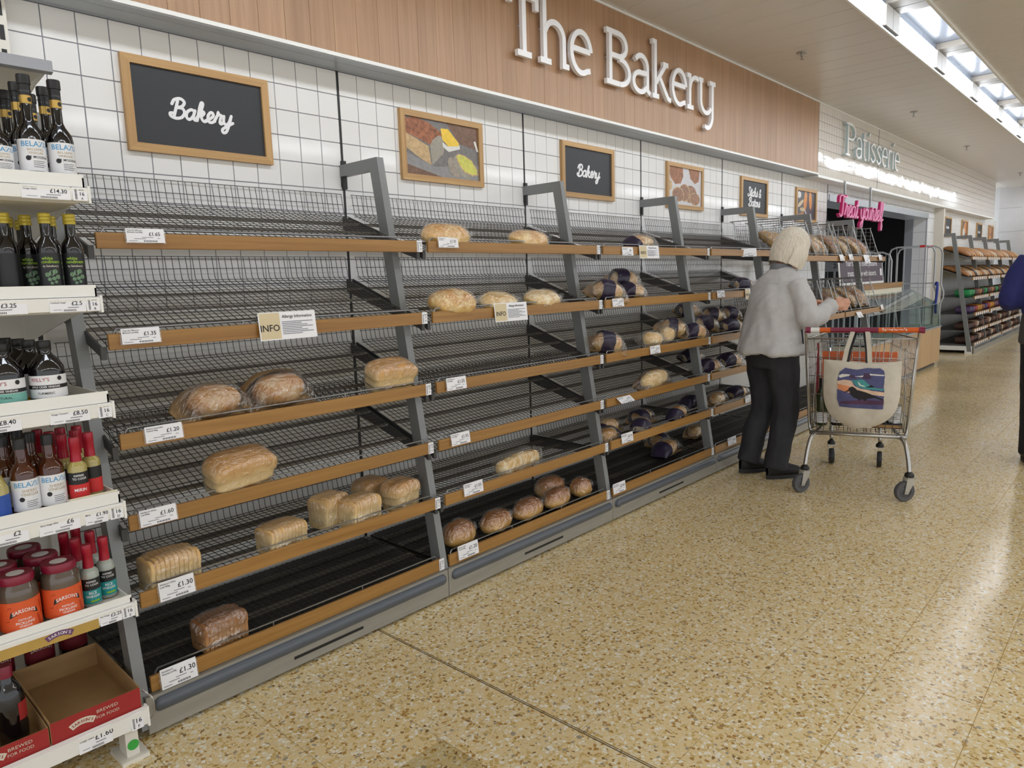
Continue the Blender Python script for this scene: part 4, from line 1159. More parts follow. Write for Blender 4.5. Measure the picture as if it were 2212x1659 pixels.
def bagged(x, y, lv, L, W, H, yaw, label, seed, band=None, paper='kraft', bread='bag_bread', tab=LV, zoff=0.0, rot=None, clear=False, bl=.74, name='bagged_loaf', cat='bagged bread', group='bagged loaves on the shelves', b0=.03, b1=.56):
    z = shelf_z(lv, y, tab) + zoff
    yf, fb, ft, zf, zb = tab[lv]
    sl = math.atan((zb - zf) / (-.03 - yf))
    t = empty(name, (x, y, z + .004))
    R_ = Matrix.Rotation(sl, 3, 'X') @ Matrix.Rotation(yaw, 3, 'Z')
    if rot: R_ = R_ @ rot
    t.rotation_euler = R_.to_euler(); tag(t, label, cat, group)
    def lf(a, b):
        an = 2 * math.pi * a; ph = math.pi * (b - .5); r = max(0, math.cos(ph)) ** .7
        px = L * bl / 2 * math.cos(an) * r; py = W * .42 * math.sin(an) * r; sz = math.sin(ph)
        pz = H * .47 + H * .46 * sz
        if sz > .3: pz -= .005 * max(0, math.sin(px * 70 + py * 30)) ** 3
        n = noise.noise(Vector((px * 20 + seed, py * 20, pz * 20))) * .005
        return (px + n, py + n, max(.002, pz + n))
    MB().grid(lf, 36, 16, wrapu=True).build('loaf', MT[bread], t, 'all')
    fn = pillow(L, W, H, seed)
    fn2 = pillow(L, W, H, seed, 1.012)
    nu, nv = 30, 26
    inb = (lambda u: band and band[0] < u < band[1])
    if not clear:
        MB().grid(fn, nu, nv, wrapv=True, keep=lambda u, v: not (b0 <= v <= b1) and not inb(u)).build('paper_back', MT[paper], t, 60)
        MB().grid(fn, nu, nv, wrapv=True, keep=lambda u, v: (b0 <= v <= b1) and not inb(u)).build('clear_front', MT['film'], t, 60)
    else:
        MB().grid(fn, nu, nv, wrapv=True, keep=lambda u, v: not inb(u)).build('clear_front', MT['film'], t, 60)
    if band:
        MB().grid(fn2, nu, nv, wrapv=True, keep=lambda u, v: inb(u)).build('dark_band', MT['purple'], t, 60)
    return t

bagged(.350, -.455, 3, .255, .145, .112, .12, 'crusty loaf in a brown paper bag with clear front, left of the pair', 31, bread='boule', paper='kraft', b0=.06, b1=.60, bl=.74)
bagged(.590, -.450, 3, .265, .155, .124, .02, 'crusty loaf in a brown paper bag with clear front, right of the pair', 32, bread='boule', paper='kraft_dark', b0=.22, b1=.62, bl=.72)
GB = [
 (3.02, -.455, 1, .275, .13, .085, .05, 'brown bagged loaf on the top shelf of the third bay', (.0, .16), False),
 (2.650, -.455, 2, .25, .14, .110, -.55, 'dark banded bagged loaf at the front left of the second shelf trio', (.28, .58), False),
 (3.000, -.330, 2, .25, .14, .125, -.5, 'dark banded bagged loaf at the back of the second shelf trio', (.2, .5), False),
 (2.930, -.450, 2, .19, .13, .085, -.4, 'dark banded bagged loaf at the front right of the second shelf trio', (.08, .38), False),
 (2.635, -.455, 3, .25, .135, .120, -.6, 'dark banded bagged loaf at the left end of the third shelf', (.3, .6), False),
 (3.105, -.470, 3, .20, .12, .095, -.2, 'clear bagged rolls on the third shelf behind the 2.10 ticket', None, True),
 (3.330, -.440, 3, .18, .12, .100, .3, 'second clear bag of rolls beside the dark banded loaves', None, True),
 (3.500, -.385, 3, .24, .13, .115, -.7, 'dark banded loaf leaning over the clear bags of rolls', (.25, .55), False),
 (3.660, -.470, 3, .20, .12, .105, -.5, 'dark banded loaf beside the post at the end of the third shelf', (.05, .4), False),
 (3.120, -.470, 4, .37, .125, .115, .10, 'long pale baguette bag alone on the fourth shelf', None, False),
 (2.820, -.350, 5, .22, .13, .095, .15, 'clear bagged brown loaf at the back left of the fifth shelf', (.0, .14), False),
 (2.640, -.470, 5, .19, .12, .085, .1, 'clear bagged brown loaf at the front left of the fifth shelf', (.7, .97), False),
 (3.190, -.350, 5, .22, .13, .090, -.1, 'dark banded loaf at the back middle of the fifth shelf', (.15, .55), False),
 (2.990, -.480, 5, .23, .12, .085, .35, 'dark banded loaf at the front middle of the fifth shelf', (.05, .4), False),
 (3.450, -.470, 5, .24, .12, .090, .2, 'dark banded loaf near the right post on the fifth shelf', (.0, .25), False),
 (3.430, -.400, 6, .29, .135, .110, .12, 'brown banded loaf lying on the third bay deck', (.0, .28), False),
 (3.640, -.205, 6, .22, .13, .090, .1, 'dark bagged loaf deep in the shade of the third bay deck', (.3, .6), False),
 (4.050, -.280, 6, .24, .13, .095, .1, 'clear bagged loaf on the fourth bay deck behind the post', None, False),
 (4.420, -.450, 2, .20, .12, .090, -.4, 'dark banded loaf just left of the woman on the second shelf', (.1, .6), False),
 (4.130, -.160, 3, .23, .12, .105, -.45, 'dark banded loaf at the back of the third shelf behind the post', (.1, .45), False),
 (3.985, -.370, 3, .24, .12, .100, -.3, 'front left dark banded loaf of the pile near the woman', (.15, .6), False),
 (4.330, -.255, 3, .23, .12, .095, -.5, 'rear dark banded loaf of the pile near the woman', (.2, .55), False),
 (4.245, -.450, 3, .22, .12, .090, -.35, 'front right dark banded loaf of the pile near the woman', (.1, .6), False),
 (4.600, -.270, 3, .20, .12, .095, -.4, 'dark banded loaf at the right of the pile, behind the woman', (.2, .6), False),
 (3.950, -.290, 4, .22, .12, .090, -.3, 'dark banded loaf behind the post on the fourth shelf', (.05, .5), False),
 (3.900, -.455, 4, .24, .12, .095, -.35, 'dark banded loaf beside the post on the fourth shelf front', (.05, .45), False),
 (4.230, -.455, 4, .25, .13, .105, -.3, 'silver fronted banded loaf on the fourth shelf left of the woman', (.05, .45), False),
 (3.860, -.350, 5, .23, .12, .095, -.1, 'dark bagged loaf behind the post on the fifth shelf', (.0, .45), False),
 (4.070, -.440, 5, .22, .125, .095, .1, 'crinkled clear bagged loaf on the fifth shelf left of the legs', None, False),
 (4.420, -.430, 5, .25, .125, .095, -.2, 'dark banded loaf on the fifth shelf touching the legs in view', (.05, .5), False)]
for i, (x, y, lv, L, W, H, yaw, lab, band, clear) in enumerate(GB):
    bagged(x, y, lv, L, W, H, yaw, lab, 50 + i, band, paper='kraft' if i % 3 else 'kraft_dark', clear=clear, bread='bloomer_pale' if clear or 'baguette' in lab else 'bag_bread', bl=.86 if 'baguette' in lab else .72)

# ================================================================== WIRE BASKETS ON THE LAST TWO BAYS
def basket(k, lv, label):
    yf, fb, ft, zf, zb = BASK[lv]
    t = empty('wire_basket', (k * BW, 0, 0)); tag(t, label, 'basket', 'wire baskets on the last bays')
    y1, y0 = yf + .03, -.12
    zt = zb + .215
    mb = MB()     # floor and back
    for i in range(31):
        x = .05 + 1.15 * i / 30
        mb.tube([(x, y0 + .03, zt - .02), (x, y0, zb + .01), (x, y1, zf + .012)], .0016, 4)
    for q in range(7):
        z = zb + .015 + .19 * q / 6; mb.tube([(.045, y0 + .03 * q / 6, z), (1.205, y0 + .03 * q / 6, z)], .0018, 4)
    for q in range(6):
        y = y0 + (y1 - y0) * q / 5; mb.tube([(.045, y, zf + .01 + (zb - zf) * (y1 - y) / (y1 - y0)), (1.205, y, zf + .01 + (zb - zf) * (y1 - y) / (y1 - y0))], .0022, 4)
    mb.build('basket_floor', MT['wire'], t)
    for j in range(5):
        x = .05 + 1.15 * j / 4
        m2 = MB()
        ztop = zt + .02
        out = cr([(x, y1 + .01, zf + .015), (x, y1 + .055, zf + .13), (x, y1 + .115, ztop - .012), (x, y1 + .14, ztop), (x, y0 + .05, ztop + .004), (x, y0 + .028, ztop - .02), (x, y0 + .01, zb + .02)], 4)
        m2.tube(out, .0042, 6)
        for q in range(7):
            f = (q + 1) / 8
            zz = zf + .02 + (ztop - zf - .02) * f
            ya = y1 + .01 + (.10 * f)
            m2.tube([(x, ya, zz), (x, y0 + .02, zz)], .0017, 4)
        for q in range(9):
            f = (q + 1) / 10; yy = y1 + .02 + (y0 - y1) * f
            top = ztop if yy > y1 + .14 else zf + .015 + (ztop - zf) * min(1, (yy - y1) / .13)
            m2.tube([(x, yy, zf + (zb - zf) * f), (x, yy, max(top, zf + .05))], .0017, 4)
        m2.build('divider', MT['chrome_dull'], t)
    return t
basket(4, 1, 'wire divider basket on the top shelf behind the woman')
basket(5, 1, 'wire divider basket on the top shelf beside the doorway')
basket(4, 3, 'wire divider basket on the lower shelf behind the woman')
basket(5, 3, 'wire divider basket on the lower shelf by the chilled cabinet')
nb = 0
for k, lv, xs_ in ((4, 1, (.12, .28, .62, .92, 1.08)), (5, 1, (.16, .42, .78, 1.04)), (4, 3, (.3, .85)), (5, 3, (.12, .38, .72, .98, 1.12))):
    for i, xx in enumerate(xs_):
        nb += 1
        bagged(k * BW + xx, -.36, lv, .32, .13, .085, math.pi / 2 + .12 * ((i % 3) - 1), '%s bag of bread sticks in the %s wire basket, %s bay' % (('first', 'second', 'third', 'fourth', 'fifth')[i], 'top' if lv == 1 else 'lower', 'fifth' if k == 4 else 'last'),
               90 + nb, band=None, paper='kraft' if nb % 2 else 'kraft_dark', tab=BASK, zoff=.085, rot=Matrix.Rotation(-.50, 3, 'Y'), group='bread stick bags in the baskets', bread='oval_brown' if nb % 3 == 0 else 'bag_bread', bl=.8)
# ================================================================== WHITE BOTTLE SHELVES (left)
# rail bottom, rail top, tray top
WL = {'A': (1.602, 1.640, 1.672), 'B': (1.315, 1.355, 1.386), 'C': (1.025, 1.067, 1.098), 'D': (.738, .782, .814), 'E': (.445, .487, .508), 'F': (.104, .158, .186)}
WY = -.690
ws = empty('bottle_shelving', (-.64, 0, 0)); tag(ws, 'white shelving of vinegar bottles at the left edge', 'shelving')
wx0, wx1 = -.61, .61           # local x: right end at world -.03
MB().box((wx0, -.02, .02), (wx1, .0, 2.5)).build('back_panel', MT['white_steel'], ws)
up = MB().box((wx1 - .03, -.045, 0), (wx1 + .028, .0, 2.6)).build('upright', MT['white_steel'], ws)
sl = MB()
for q in range(34): sl.box((wx1 + .004, -.0465, .12 + q * .073), (wx1 + .018, -.044, .165 + q * .073))
sl.build('upright_slots', MT['black'], up)
for L, (r0, r1, t1) in WL.items():
    s = MB().box((wx0, WY + .012, r1 - .02), (wx1, -.02, r1 - .004)).build('shelf', MT['white_steel'], ws)
    rr = MB()
    rr.prism([(WY + .012, r0), (WY - .002, r0 + .004), (WY - .004, r1 - .004), (WY + .012, r1)], wx0, wx1).build('ticket_rail', MT['white_plastic'], s)
    MB().box((wx1, WY - .006, r0 - .003), (wx1 + .006, WY + .02, r1 + .003)).build('rail_end', MT['white_plastic'], s)
    if L != 'F':
        MB().box((wx0, WY + .004, r1), (wx1 - .004, WY + .008, t1)).build('tray_lip', MT['white_plastic'], s)
        MB().box((wx1 - .008, WY + .004, r1), (wx1 - .004, -.10, t1 - .008)).build('tray_side', MT['white_plastic'], s)
        MB().prism([(-.03, r0 + .01), (-.03, r0 - .10), (WY + .10, r0 + .004), (WY + .02, r0 + .012)], wx1 - .012, wx1 - .008).build('bracket', MT['white_steel'], s)
        MB().box((wx0, WY + .03, r0 - .002), (wx1 - .014, -.03, r0 + .004)).build('underside', MT['white_steel'], s)
top = MB().box((wx0, -.51, 1.972), (wx1, -.02, 1.986)).build('shelf', MT['white_steel'], ws)
MB().prism([(-.512, 1.958), (-.530, 1.962), (-.530, 1.990), (-.512, 1.996)], wx0, wx1).build('ticket_rail', MT['rail_grey'], top)
MB().prism([(-.03, 1.972), (-.03, 1.88), (-.40, 1.955), (-.50, 1.966)], wx1 - .012, wx1 - .008).build('bracket', MT['white_steel'], top)
# foot with its sticker
MB().box((wx1 - .055, -.66, .0), (wx1 - .02, -.60, .10)).box((wx1 - .075, -.68, 0), (wx1, -.58, .012)).build('foot', MT['white_steel'], ws)
mb = MB(); put_poly(mb, disc(wx1 - .036, .045, .016), -.661); mb.build('green_sticker', mat('green_dot', (60, 170, 70), .5), ws)
MB().tube(cr([(wx1 + .004, WY + .03, .10), (wx1 + .022, WY + .01, .12), (wx1 + .024, WY + .012, .17), (wx1 + .004, WY + .03, .20)], 4), .0025, 5).build('wire_clip', MT['chrome'], ws)

# ---- tickets on the white rails
def rail_ticket(x0, x1, L, price, label, lines, strip_to=None, gold=False, num=None):
    r0, r1, t1 = WL[L]; H = r1 - r0 - .004; W = x1 - x0
    t = empty('price_ticket', ((x0 + x1) / 2, WY - .0042, r0 + .002), rot=(-.05, 0, 0)); tag(t, label, 'price ticket', 'tickets on the white bottle shelves')
    MB().box((-W / 2, -.0006, 0), (W / 2, .0004, H)).build('card', MT['paper'], t)
    p = MB()
    if num:
        put_text(p, 'BAK', W * .12, H * .82, H * .2, -.001, .01); put_text(p, num[0], W * .12, H * .5, H * .38, -.001, .02); put_text(p, num[1], W * .12, H * .16, H * .25, -.001, .01)
        for q in range(9): put_bar(p, -W * .36, -W * .2, H * (.1 + q * .088), H * (.15 + q * .088), -.001)
    else:
        put_text(p, '£' + price, W * .26, H * .60, H * .42 if W > .07 else H * .34, -.001, .02)
        fit_text(p, lines[0], -W * .46, H * .86, H * .15, -.001, W * .46, .012); fit_text(p, lines[1], -W * .46, H * .68, H * .15, -.001, W * .42, .012)
        for q in range(16): put_bar(p, -W * .12 + q * W * .022, -W * .12 + q * W * .022 + W * .011, H * .06, H * .19, -.001)
    p.build('print', MT['ink'], t)
    if not num:
        q = MB(); put_bar(q, 0, W * .3, H * .3, H * .35, -.001); put_bar(q, -W * .4, -W * .18, H * .16, H * .19, -.001); q.build('small_print', MT['ink_soft'], t)
    return t
rail_ticket(-.180, -.072, 'A', '14.30', 'rail ticket reading 14.30 under the top balsamic bottles', ('Belazu Balsamic', 'Vinegar 250ml'))
rail_ticket(-.066, -.032, 'A', '', 'bay tag 16 A at the rail end of the uppermost stocked shelf', ('', ''), num=('16', 'A'))
rail_ticket(-.36, -.198, 'B', '3.25', 'rail ticket reading 3.25 cut by the left edge', ('Balsamic Vinegar', 'of Modena 250ml'))
rail_ticket(-.150, -.066, 'B', '2.5', 'rail ticket reading 2.5 under the white condiment bottles', ("Sainsbury's White", 'Condiment Vinegar'))
rail_ticket(-.064, -.032, 'B', '', 'bay tag 16 B at the rail end below the white condiment', ('', ''), num=('16', 'B'))
rail_ticket(-.36, -.243, 'C', '8.40', 'rail ticket ending in 40 at the left edge', ('Apple Cider', 'Vinegar 500ml'))
rail_ticket(-.180, -.086, 'C', '8.50', 'rail ticket reading 8.50 under the cider vinegar', ('Apple Cider', 'Vinegar Turmeric'))
rail_ticket(-.066, -.032, 'C', '', 'bay tag 16 C at the rail end below the cider vinegar', ('', ''), num=('16', 'C'))
rail_ticket(-.36, -.258, 'D', '2', 'rail ticket reading 2 at the left edge', ('Vinegar', 'Blend 250ml'))
rail_ticket(-.235, -.140, 'D', '6', 'rail ticket reading 6 under the sherry vinegar', ('Belazu Gran Reserva', 'Sherry Vinegar 250ml'))
rail_ticket(-.128, -.072, 'D', '1.90', 'rail ticket reading 1.90 under the red capped bottles', ('Inspired to Cook', 'Mirin'))
rail_ticket(-.066, -.032, 'D', '', 'bay tag 16 D at the rail end below the red capped bottles', ('', ''), num=('16', 'D'))
rail_ticket(-.122, -.066, 'E', '2.25', 'rail ticket reading 2.25 beside the gold strip', ('Inspired to Cook', 'Rice Vinegar'))
rail_ticket(-.064, -.032, 'E', '', 'bay tag 16 E at the rail end below the rice vinegar', ('', ''), num=('16', 'E'))
rail_ticket(-.210, -.125, 'F', '1.60', 'rail ticket reading 1.60 under the empty red box', ('Sarsons Distilled', 'Vinegar 568ml'))
rail_ticket(-.075, -.042, 'F', '', 'bay tag 16 F at the end of the lowest rail', ('', ''), num=('16', 'F'))
MT['gold'] = mat('gold_strip', (196, 164, 92), .3, metal=.7, vary=.15, vscale=6)
MT['vbrand'] = mat('brand_violet', (104, 62, 104), .5)
r0, r1, t1 = WL['E']
gs = empty('shelf_strip', (-.22, WY - .0042, r0 + .001), rot=(-.05, 0, 0)); tag(gs, 'gold shelf strip with a white on violet Sarsons name', 'shelf strip')
MB().box((-.16, -.0006, 0), (.095, .0002, .036)).build('strip', MT['gold'], gs)
def arch_band(mb, r, cx, cz, a, w, y):
    o = arc(cx, cz, r + w / 2, r + w / 2, 90 + a, 90 - a, 10); i = arc(cx, cz, r - w / 2, r - w / 2, 90 - a, 90 + a, 10)
    put_poly(mb, o + i, y)
def arch_text(mb, s, r, cx, cz, size, y, bold=.02, sp=1.0):
    n = len(s); wid = [(.34 if c in "'IJ" else .72) * size * sp for c in s]; tot = sum(wid); p = -tot / 2
    for c, w in zip(s, wid):
        an = (p + w / 2) / r
        put_text(mb, c, cx + r * math.sin(an), cz + r * math.cos(an), size, y, bold, 1.0, -an); p += w
mb = MB(); arch_band(mb, .062, .0, -.040, 30, .015, -.001); mb.build('name_band', MT['vbrand'], gs)
mb = MB(); arch_text(mb, "SARSON'S", .0615, .0, -.040, .0110, -.0016, sp=.95); mb.build('print', MT['white_letter'], gs)

# ================================================================== BOTTLES
def gl(name, col, rough=.06): return mat(name, col, rough, spec=.6, coat=.3)
MT['g_black'] = gl('dark_balsamic_glass', (14, 10, 12))
MT['g_amber'] = gl('amber_vinegar', (74, 34, 14))
MT['g_oil'] = gl('pale_vinegar', (176, 162, 96))
MT['g_clear'] = gl('clear_vinegar', (168, 176, 168))
MT['g_jar'] = gl('jar_glass', (92, 78, 66))
MT['g_green'] = gl('green_wine_glass', (44, 56, 24))
MT['cap_black'] = mat('black_cap', (20, 20, 20), .4)
MT['cap_gold'] = mat('yellow_cap', (190, 170, 62), .35, metal=.3)
MT['cap_red'] = mat('red_cap', (172, 26, 50), .35)
MT['cap_maroon'] = mat('maroon_lid', (132, 26, 52), .35)
MT['l_white'] = mat('white_label', (232, 232, 234), .5)
MT['l_black'] = mat('black_label', (26, 28, 30), .45)
MT['l_teal'] = mat('teal_label', (36, 150, 152), .5)
MT['l_mint'] = mat('mint_label', (116, 178, 166), .5)
MT['l_red'] = mat('red_label', (206, 44, 44), .5)
MT['l_orange'] = mat('orange_label', (222, 92, 44), .5)
MT['l_yellow'] = mat('yellow_label', (226, 176, 38), .5)
MT['l_blue'] = mat('blue_label', (44, 84, 170), .5)
MT['l_gold'] = mat('gold_foil', (190, 156, 84), .3, metal=.7)
MT['t_blue'] = mat('sky_blue_ink', (84, 158, 206), .5)
MT['t_green'] = mat('lime_ink', (150, 190, 40), .5)
MT['t_sage'] = mat('sage_ink', (110, 142, 108), .5)
MT['t_cream'] = mat('cream_ink', (214, 204, 186), .5)
MT['t_redbrand'] = mat('red_ink', (172, 54, 74), .5)
MT['t_gold'] = mat('gold_ink', (172, 150, 104), .5)

def belazu(x, y, z, lab, sherry=False, full=True):
    t = empty('vinegar_bottle', (x, y, z)); tag(t, lab, 'bottle', 'sherry vinegar bottles' if sherry else 'balsamic vinegar bottles')
    if sherry:
        MB().lathe([(0, .003), (.027, 0), (.031, .006), (.0315, .118), (.029, .134), (.018, .150), (.0135, .158), (.0128, .196), (.0128, .204), (0, .204)], 28).build('glass', MT['g_amber'], t, True)
        MB().lathe([(.0145, .190), (.0145, .214), (.0135, .217), (0, .217)], 20).build('cap', MT['cap_black'], t, True)
        lo, hi, r = .030, .112, .0319
    else:
        MB().lathe([(0, .003), (.026, 0), (.030, .006), (.031, .125), (.029, .140), (.017, .160), (.0125, .172), (.012, .225), (.014, .240), (0, .24)], 28).build('glass', MT['g_black'], t, True)
        MB().lathe([(.0135, .226), (.0135, .255), (.0155, .256), (.0155, .276), (.0145, .279), (0, .279)], 20).build('cap', MT['cap_black'], t, True)
        mb = MB(); mb.lathe([(.0137, .208), (.0137, .228)], 20); mb.build('gold_band', MT['l_gold'], t, True)
        mb = MB(); wrap_poly(mb, .0141, disc(.002, .218, .0055)); mb.build('seal', MT['ink'], t)
        lo, hi, r = .040, .118, .0314
    t.rotation_euler = (0, 0, .30)
    mb = MB(); wrap_rect(mb, r, -.055, .055, lo, hi, 22); mb.build('label', MT['l_white'], t, True)
    if full:
        h = hi - lo
        mb = MB(); wrap_text(mb, 'BELAZU', r + .0003, hi - h * .16, .0185, .03, 1.0, -.008 if not sherry else -.010); mb.build('brand_print', MT['t_blue'], t)
        mb = MB()
        if sherry:
            wrap_text(mb, 'SHERRY', r + .0003, hi - h * .36, .0105, .0, 1.0, -.006); wrap_text(mb, 'VINEGAR', r + .0003, hi - h * .48, .0105, .0, 1.0, -.006)
        else:
            wrap_text(mb, 'BALSAMIC', r + .0003, hi - h * .33, .0085, .0, 1.0, -.008); wrap_text(mb, 'VINEGAR', r + .0003, hi - h * .44, .0085, .0, 1.0, -.008)
        mb.build('gold_print', MT['t_gold'], t)
        mb = MB()
        if not sherry: wrap_text(mb, 'OF MODENA', r + .0003, hi - h * .57, .0085, .015, 1.0, -.004)
        wrap_poly(mb, r + .0003, disc(-.026, hi - h * (.62 if sherry else .60), .0062))
        for q in range(4): wrap_rect(mb, r + .0003, -.016, .012 - .004 * (q % 2), hi - h * (.70 + q * .06), hi - h * (.685 + q * .06), 6)
        mb.build('print', MT['ink'], t)
    return t
zA = WL['A'][1] - .004; zB = WL['B'][1] - .004; zC = WL['C'][1] - .004; zD = WL['D'][1] - .004; zE = WL['E'][1] - .004; zF = WL['F'][1] - .004
belazu(-.131, -.635, zA, 'front balsamic bottle under the top shelf, second from the right')
belazu(-.062, -.628, zA, 'front balsamic bottle at the right end of the uppermost row')
belazu(-.128, -.545, zA, 'balsamic bottle standing behind the second front bottle', full=True)
belazu(-.064, -.540, zA, 'balsamic bottle standing behind the right end bottle', full=True)
belazu(-.205, -.640, zA, 'shorter balsamic bottle cut by the left edge of the view').scale = (1, 1, .80)
belazu(-.200, -.545, zA, 'balsamic bottle in shade at the far left of the top row', full=False)

def condiment(x, y, z, lab, full=True):
    t = empty('vinegar_bottle', (x, y, z)); tag(t, lab, 'bottle', 'white condiment bottles')
    MB().lathe([(0, .002), (.022, 0), (.0255, .005), (.0258, .130), (.0235, .145), (.014, .160), (.0125, .166), (.0125, .205), (0, .205)], 28).build('glass', MT['g_black'], t, True)
    MB().lathe([(.0150, .196), (.0150, .203), (.0142, .2045), (.0150, .206), (.0150, .212), (.0142, .2135), (.0150, .215), (.0150, .221), (.0135, .223), (0, .223)], 22).build('cap', MT['cap_gold'], t, True)
    mb = MB(); wrap_rect(mb, .0261, -.050, .050, .012, .120, 22); mb.build('label', MT['l_black'], t, True)
    if full:
        r = .0264
        mb = MB(); wrap_text(mb, 'white', r, .106, .0115, .03, 1.0, -.011); wrap_text(mb, 'condiment', r, .097, .0115, .03, .9, -.004); mb.build('brand_print', MT['t_green'], t)
        mb = MB(); wrap_text(mb, "by Sainsbury's", r, .086, .0075, .01, .9, -.004); wrap_rect(mb, r, .006, .016, .016, .028, 4); mb.build('print', MT['t_cream'], t)
        mb = MB()
        for a, b, c in ((-.014, .064, .006), (-.004, .068, .007), (.004, .072, .006), (-.010, .052, .005), (.0, .054, .005), (.010, .058, .006), (-.006, .042, .004), (.004, .045, .004)): wrap_poly(mb, r, disc(a, b, c, 8))
        mb.build('leaf_print', MT['t_sage'], t)
        mb = MB(); wrap_rect(mb, r + .0002, .006, .0092, .016, .028, 2); mb.build('flag_green', mat('flag_green', (30, 130, 70), .5) if 'flag_green' not in bpy.data.materials else bpy.data.materials['flag_green'], t)
        mb = MB(); wrap_rect(mb, r + .0002, .0128, .016, .016, .028, 2); mb.build('flag_red', MT['l_red'], t)
    return t
condiment(-.122, -.635, zB, 'front white condiment bottle, second from the right')
condiment(-.064, -.632, zB, 'front white condiment bottle at the right end')
condiment(-.148, -.560, zB, 'white condiment bottle in the second row, left of the gap')
condiment(-.090, -.558, zB, 'white condiment bottle peeping between the two front ones')
condiment(-.205, -.600, zB, 'dark condiment bottle in shade at the left edge', full=False)
condiment(-.170, -.480, zB, 'white condiment bottle deep in the third row', full=False)

def willys(x, y, z, lab, mint, full=True):
    t = empty('vinegar_bottle', (x, y, z)); tag(t, lab, 'bottle', 'apple cider vinegar bottles'); t.rotation_euler = (0, 0, -.28)
    MB().lathe([(0, .003), (.036, 0), (.0415, .006), (.042, .098), (.040, .112), (.030, .132), (.018, .145), (.0155, .150), (.0155, .168), (0, .168)], 32).build('glass', MT['g_black'], t, True)
    MB().lathe([(.0168, .156), (.0168, .160), (.0160, .1615), (.0168, .163), (.0168, .178), (.0155, .181), (0, .181)], 22).build('cap', MT['cap_black'], t, True)
    r = .0424
    mb = MB(); wrap_rect(mb, r, -.085, .085, .012, .092, 26); mb.build('label', MT['l_white'], t, True)
    mb = MB(); wrap_rect(mb, r + .0002, -.084, .084, .013, .030 if not mint else .056, 26); mb.build('label_colour', MT['l_mint'] if mint else MT['l_yellow'], t, True)
    if full:
        mb = MB(); wrap_rect(mb, r + .0004, -.084, .084, .057, .067, 20); wrap_rect(mb, r + .0004, -.084, .084, .026, .033, 20); wrap_poly(mb, r + .0004, disc(.030, .083, .006)); wrap_text(mb, 'TURMERIC' if not mint else 'NATURAL', r + .0004, .045, .0085, .01, 1.0, -.005); mb.build('print', MT['l_black'], t, True)
        mb = MB(); wrap_text(mb, "WILLY'S", r + .0005, .081, .0135, .0, 1.0, -.018); mb.build('brand_print', MT['t_redbrand'], t)
        mb = MB(); wrap_text(mb, 'APPLE CIDER VINEGAR', r + .0007, .062, .0076, .02, .9, -.006); mb.build('white_print', MT['white_letter'], t)
    return t
willys(-.158, -.630, zC, 'white and yellow labelled cider vinegar bottle', False)
willys(-.252, -.632, zC, 'white and mint labelled cider vinegar bottle at the left edge', True)
willys(-.170, -.535, zC, 'cider vinegar bottle in the dark second row', False, False)
willys(-.262, -.535, zC, 'cider vinegar bottle in the dark second row at the left', True, False)

belazu(-.240, -.632, zD, 'sherry vinegar bottle, left of the two in front', True)
belazu(-.178, -.632, zD, 'sherry vinegar bottle, right of the two in front', True)
belazu(-.262, -.555, zD, 'sherry vinegar bottle behind the left one', True)
belazu(-.200, -.555, zD, 'sherry vinegar bottle behind the right one', True)
t = empty('vinegar_bottle', (-.308, -.64, zD)); tag(t, 'blue labelled bottle cut by the left edge', 'bottle')
MB().lathe([(0, 0), (.03, 0), (.031, .006), (.031, .10), (.02, .13), (.013, .14), (.013, .17), (0, .17)], 24).build('glass', MT['g_oil'], t, True)
mb = MB(); wrap_rect(mb, .0314, -.06, .06, .015, .085, 16); mb.build('label', MT['l_blue'], t, True)

def small_bottle(x, y, z, lab, kind, full=True):
    t = empty('sauce_bottle', (x, y, z)); tag(t, lab, 'bottle', 'red capped cooking bottles')
    MB().lathe([(0, .002), (.020, 0), (.0235, .005), (.024, .092), (.0215, .103), (.013, .112), (.0118, .12), (.0115, .168), (0, .168)], 26).build('glass', MT['g_oil'] if kind == 'mirin' else MT['g_clear'], t, True)
    MB().lathe([(.0142, .108), (.0132, .125), (.0128, .152), (.0136, .153), (.0134, .176), (.0125, .178), (0, .178)], 22).build('cap', MT['cap_red'], t, True)
    r = .0243
    mb = MB(); wrap_rect(mb, r, -.042, .042, .010, .082, 18); mb.build('label', MT['l_red'] if kind == 'mirin' else MT['l_teal'], t, True)
    mb = MB(); wrap_rect(mb, r + .0002, -.042, .042, .050, .083, 18); mb.build('label_top', MT['l_black'], t, True)
    if full:
        mb = MB()
        wrap_text(mb, 'INSPIRED', r + .0004, .074, .0078, .02, .8, -.004); wrap_text(mb, 'TO COOK', r + .0004, .065, .0085, .02, .9, -.003)
        if kind == 'mirin': wrap_text(mb, 'MIRIN', r + .0004, .034, .0120, .03, 1.0, -.003)
        else:
            wrap_text(mb, 'RICE', r + .0004, .041, .0110, .02, .9, -.003); wrap_text(mb, 'VINEGAR', r + .0004, .031, .0100, .02, .9, -.003)
        mb.build('print', MT['white_letter'], t)
        if kind == 'rice':
            mb = MB(); wrap_rect(mb, r + .0004, -.010, .014, .015, .020, 5); mb.build('badge', MT['t_green'], t)
    return t
small_bottle(-.118, -.640, zD + .022, 'mirin bottle with red label in front', 'mirin')
small_bottle(-.072, -.600, zD + .022, 'red capped bottle beside the mirin, label turned away', 'mirin', False)
for i, (x, y) in enumerate(((-.128, -.565), (-.138, -.49), (-.085, -.53), (-.10, -.45), (-.06, -.46), (-.15, -.42))):
    small_bottle(x, y, zD + .022, ('first', 'second', 'third', 'fourth', 'fifth', 'sixth')[i] + ' red capped bottle in the shade behind the mirin', 'mirin', False)
b = empty('bottle_tray', (0, 0, zD)); tag(b, 'cream plastic tray under the mirin bottles', 'tray')
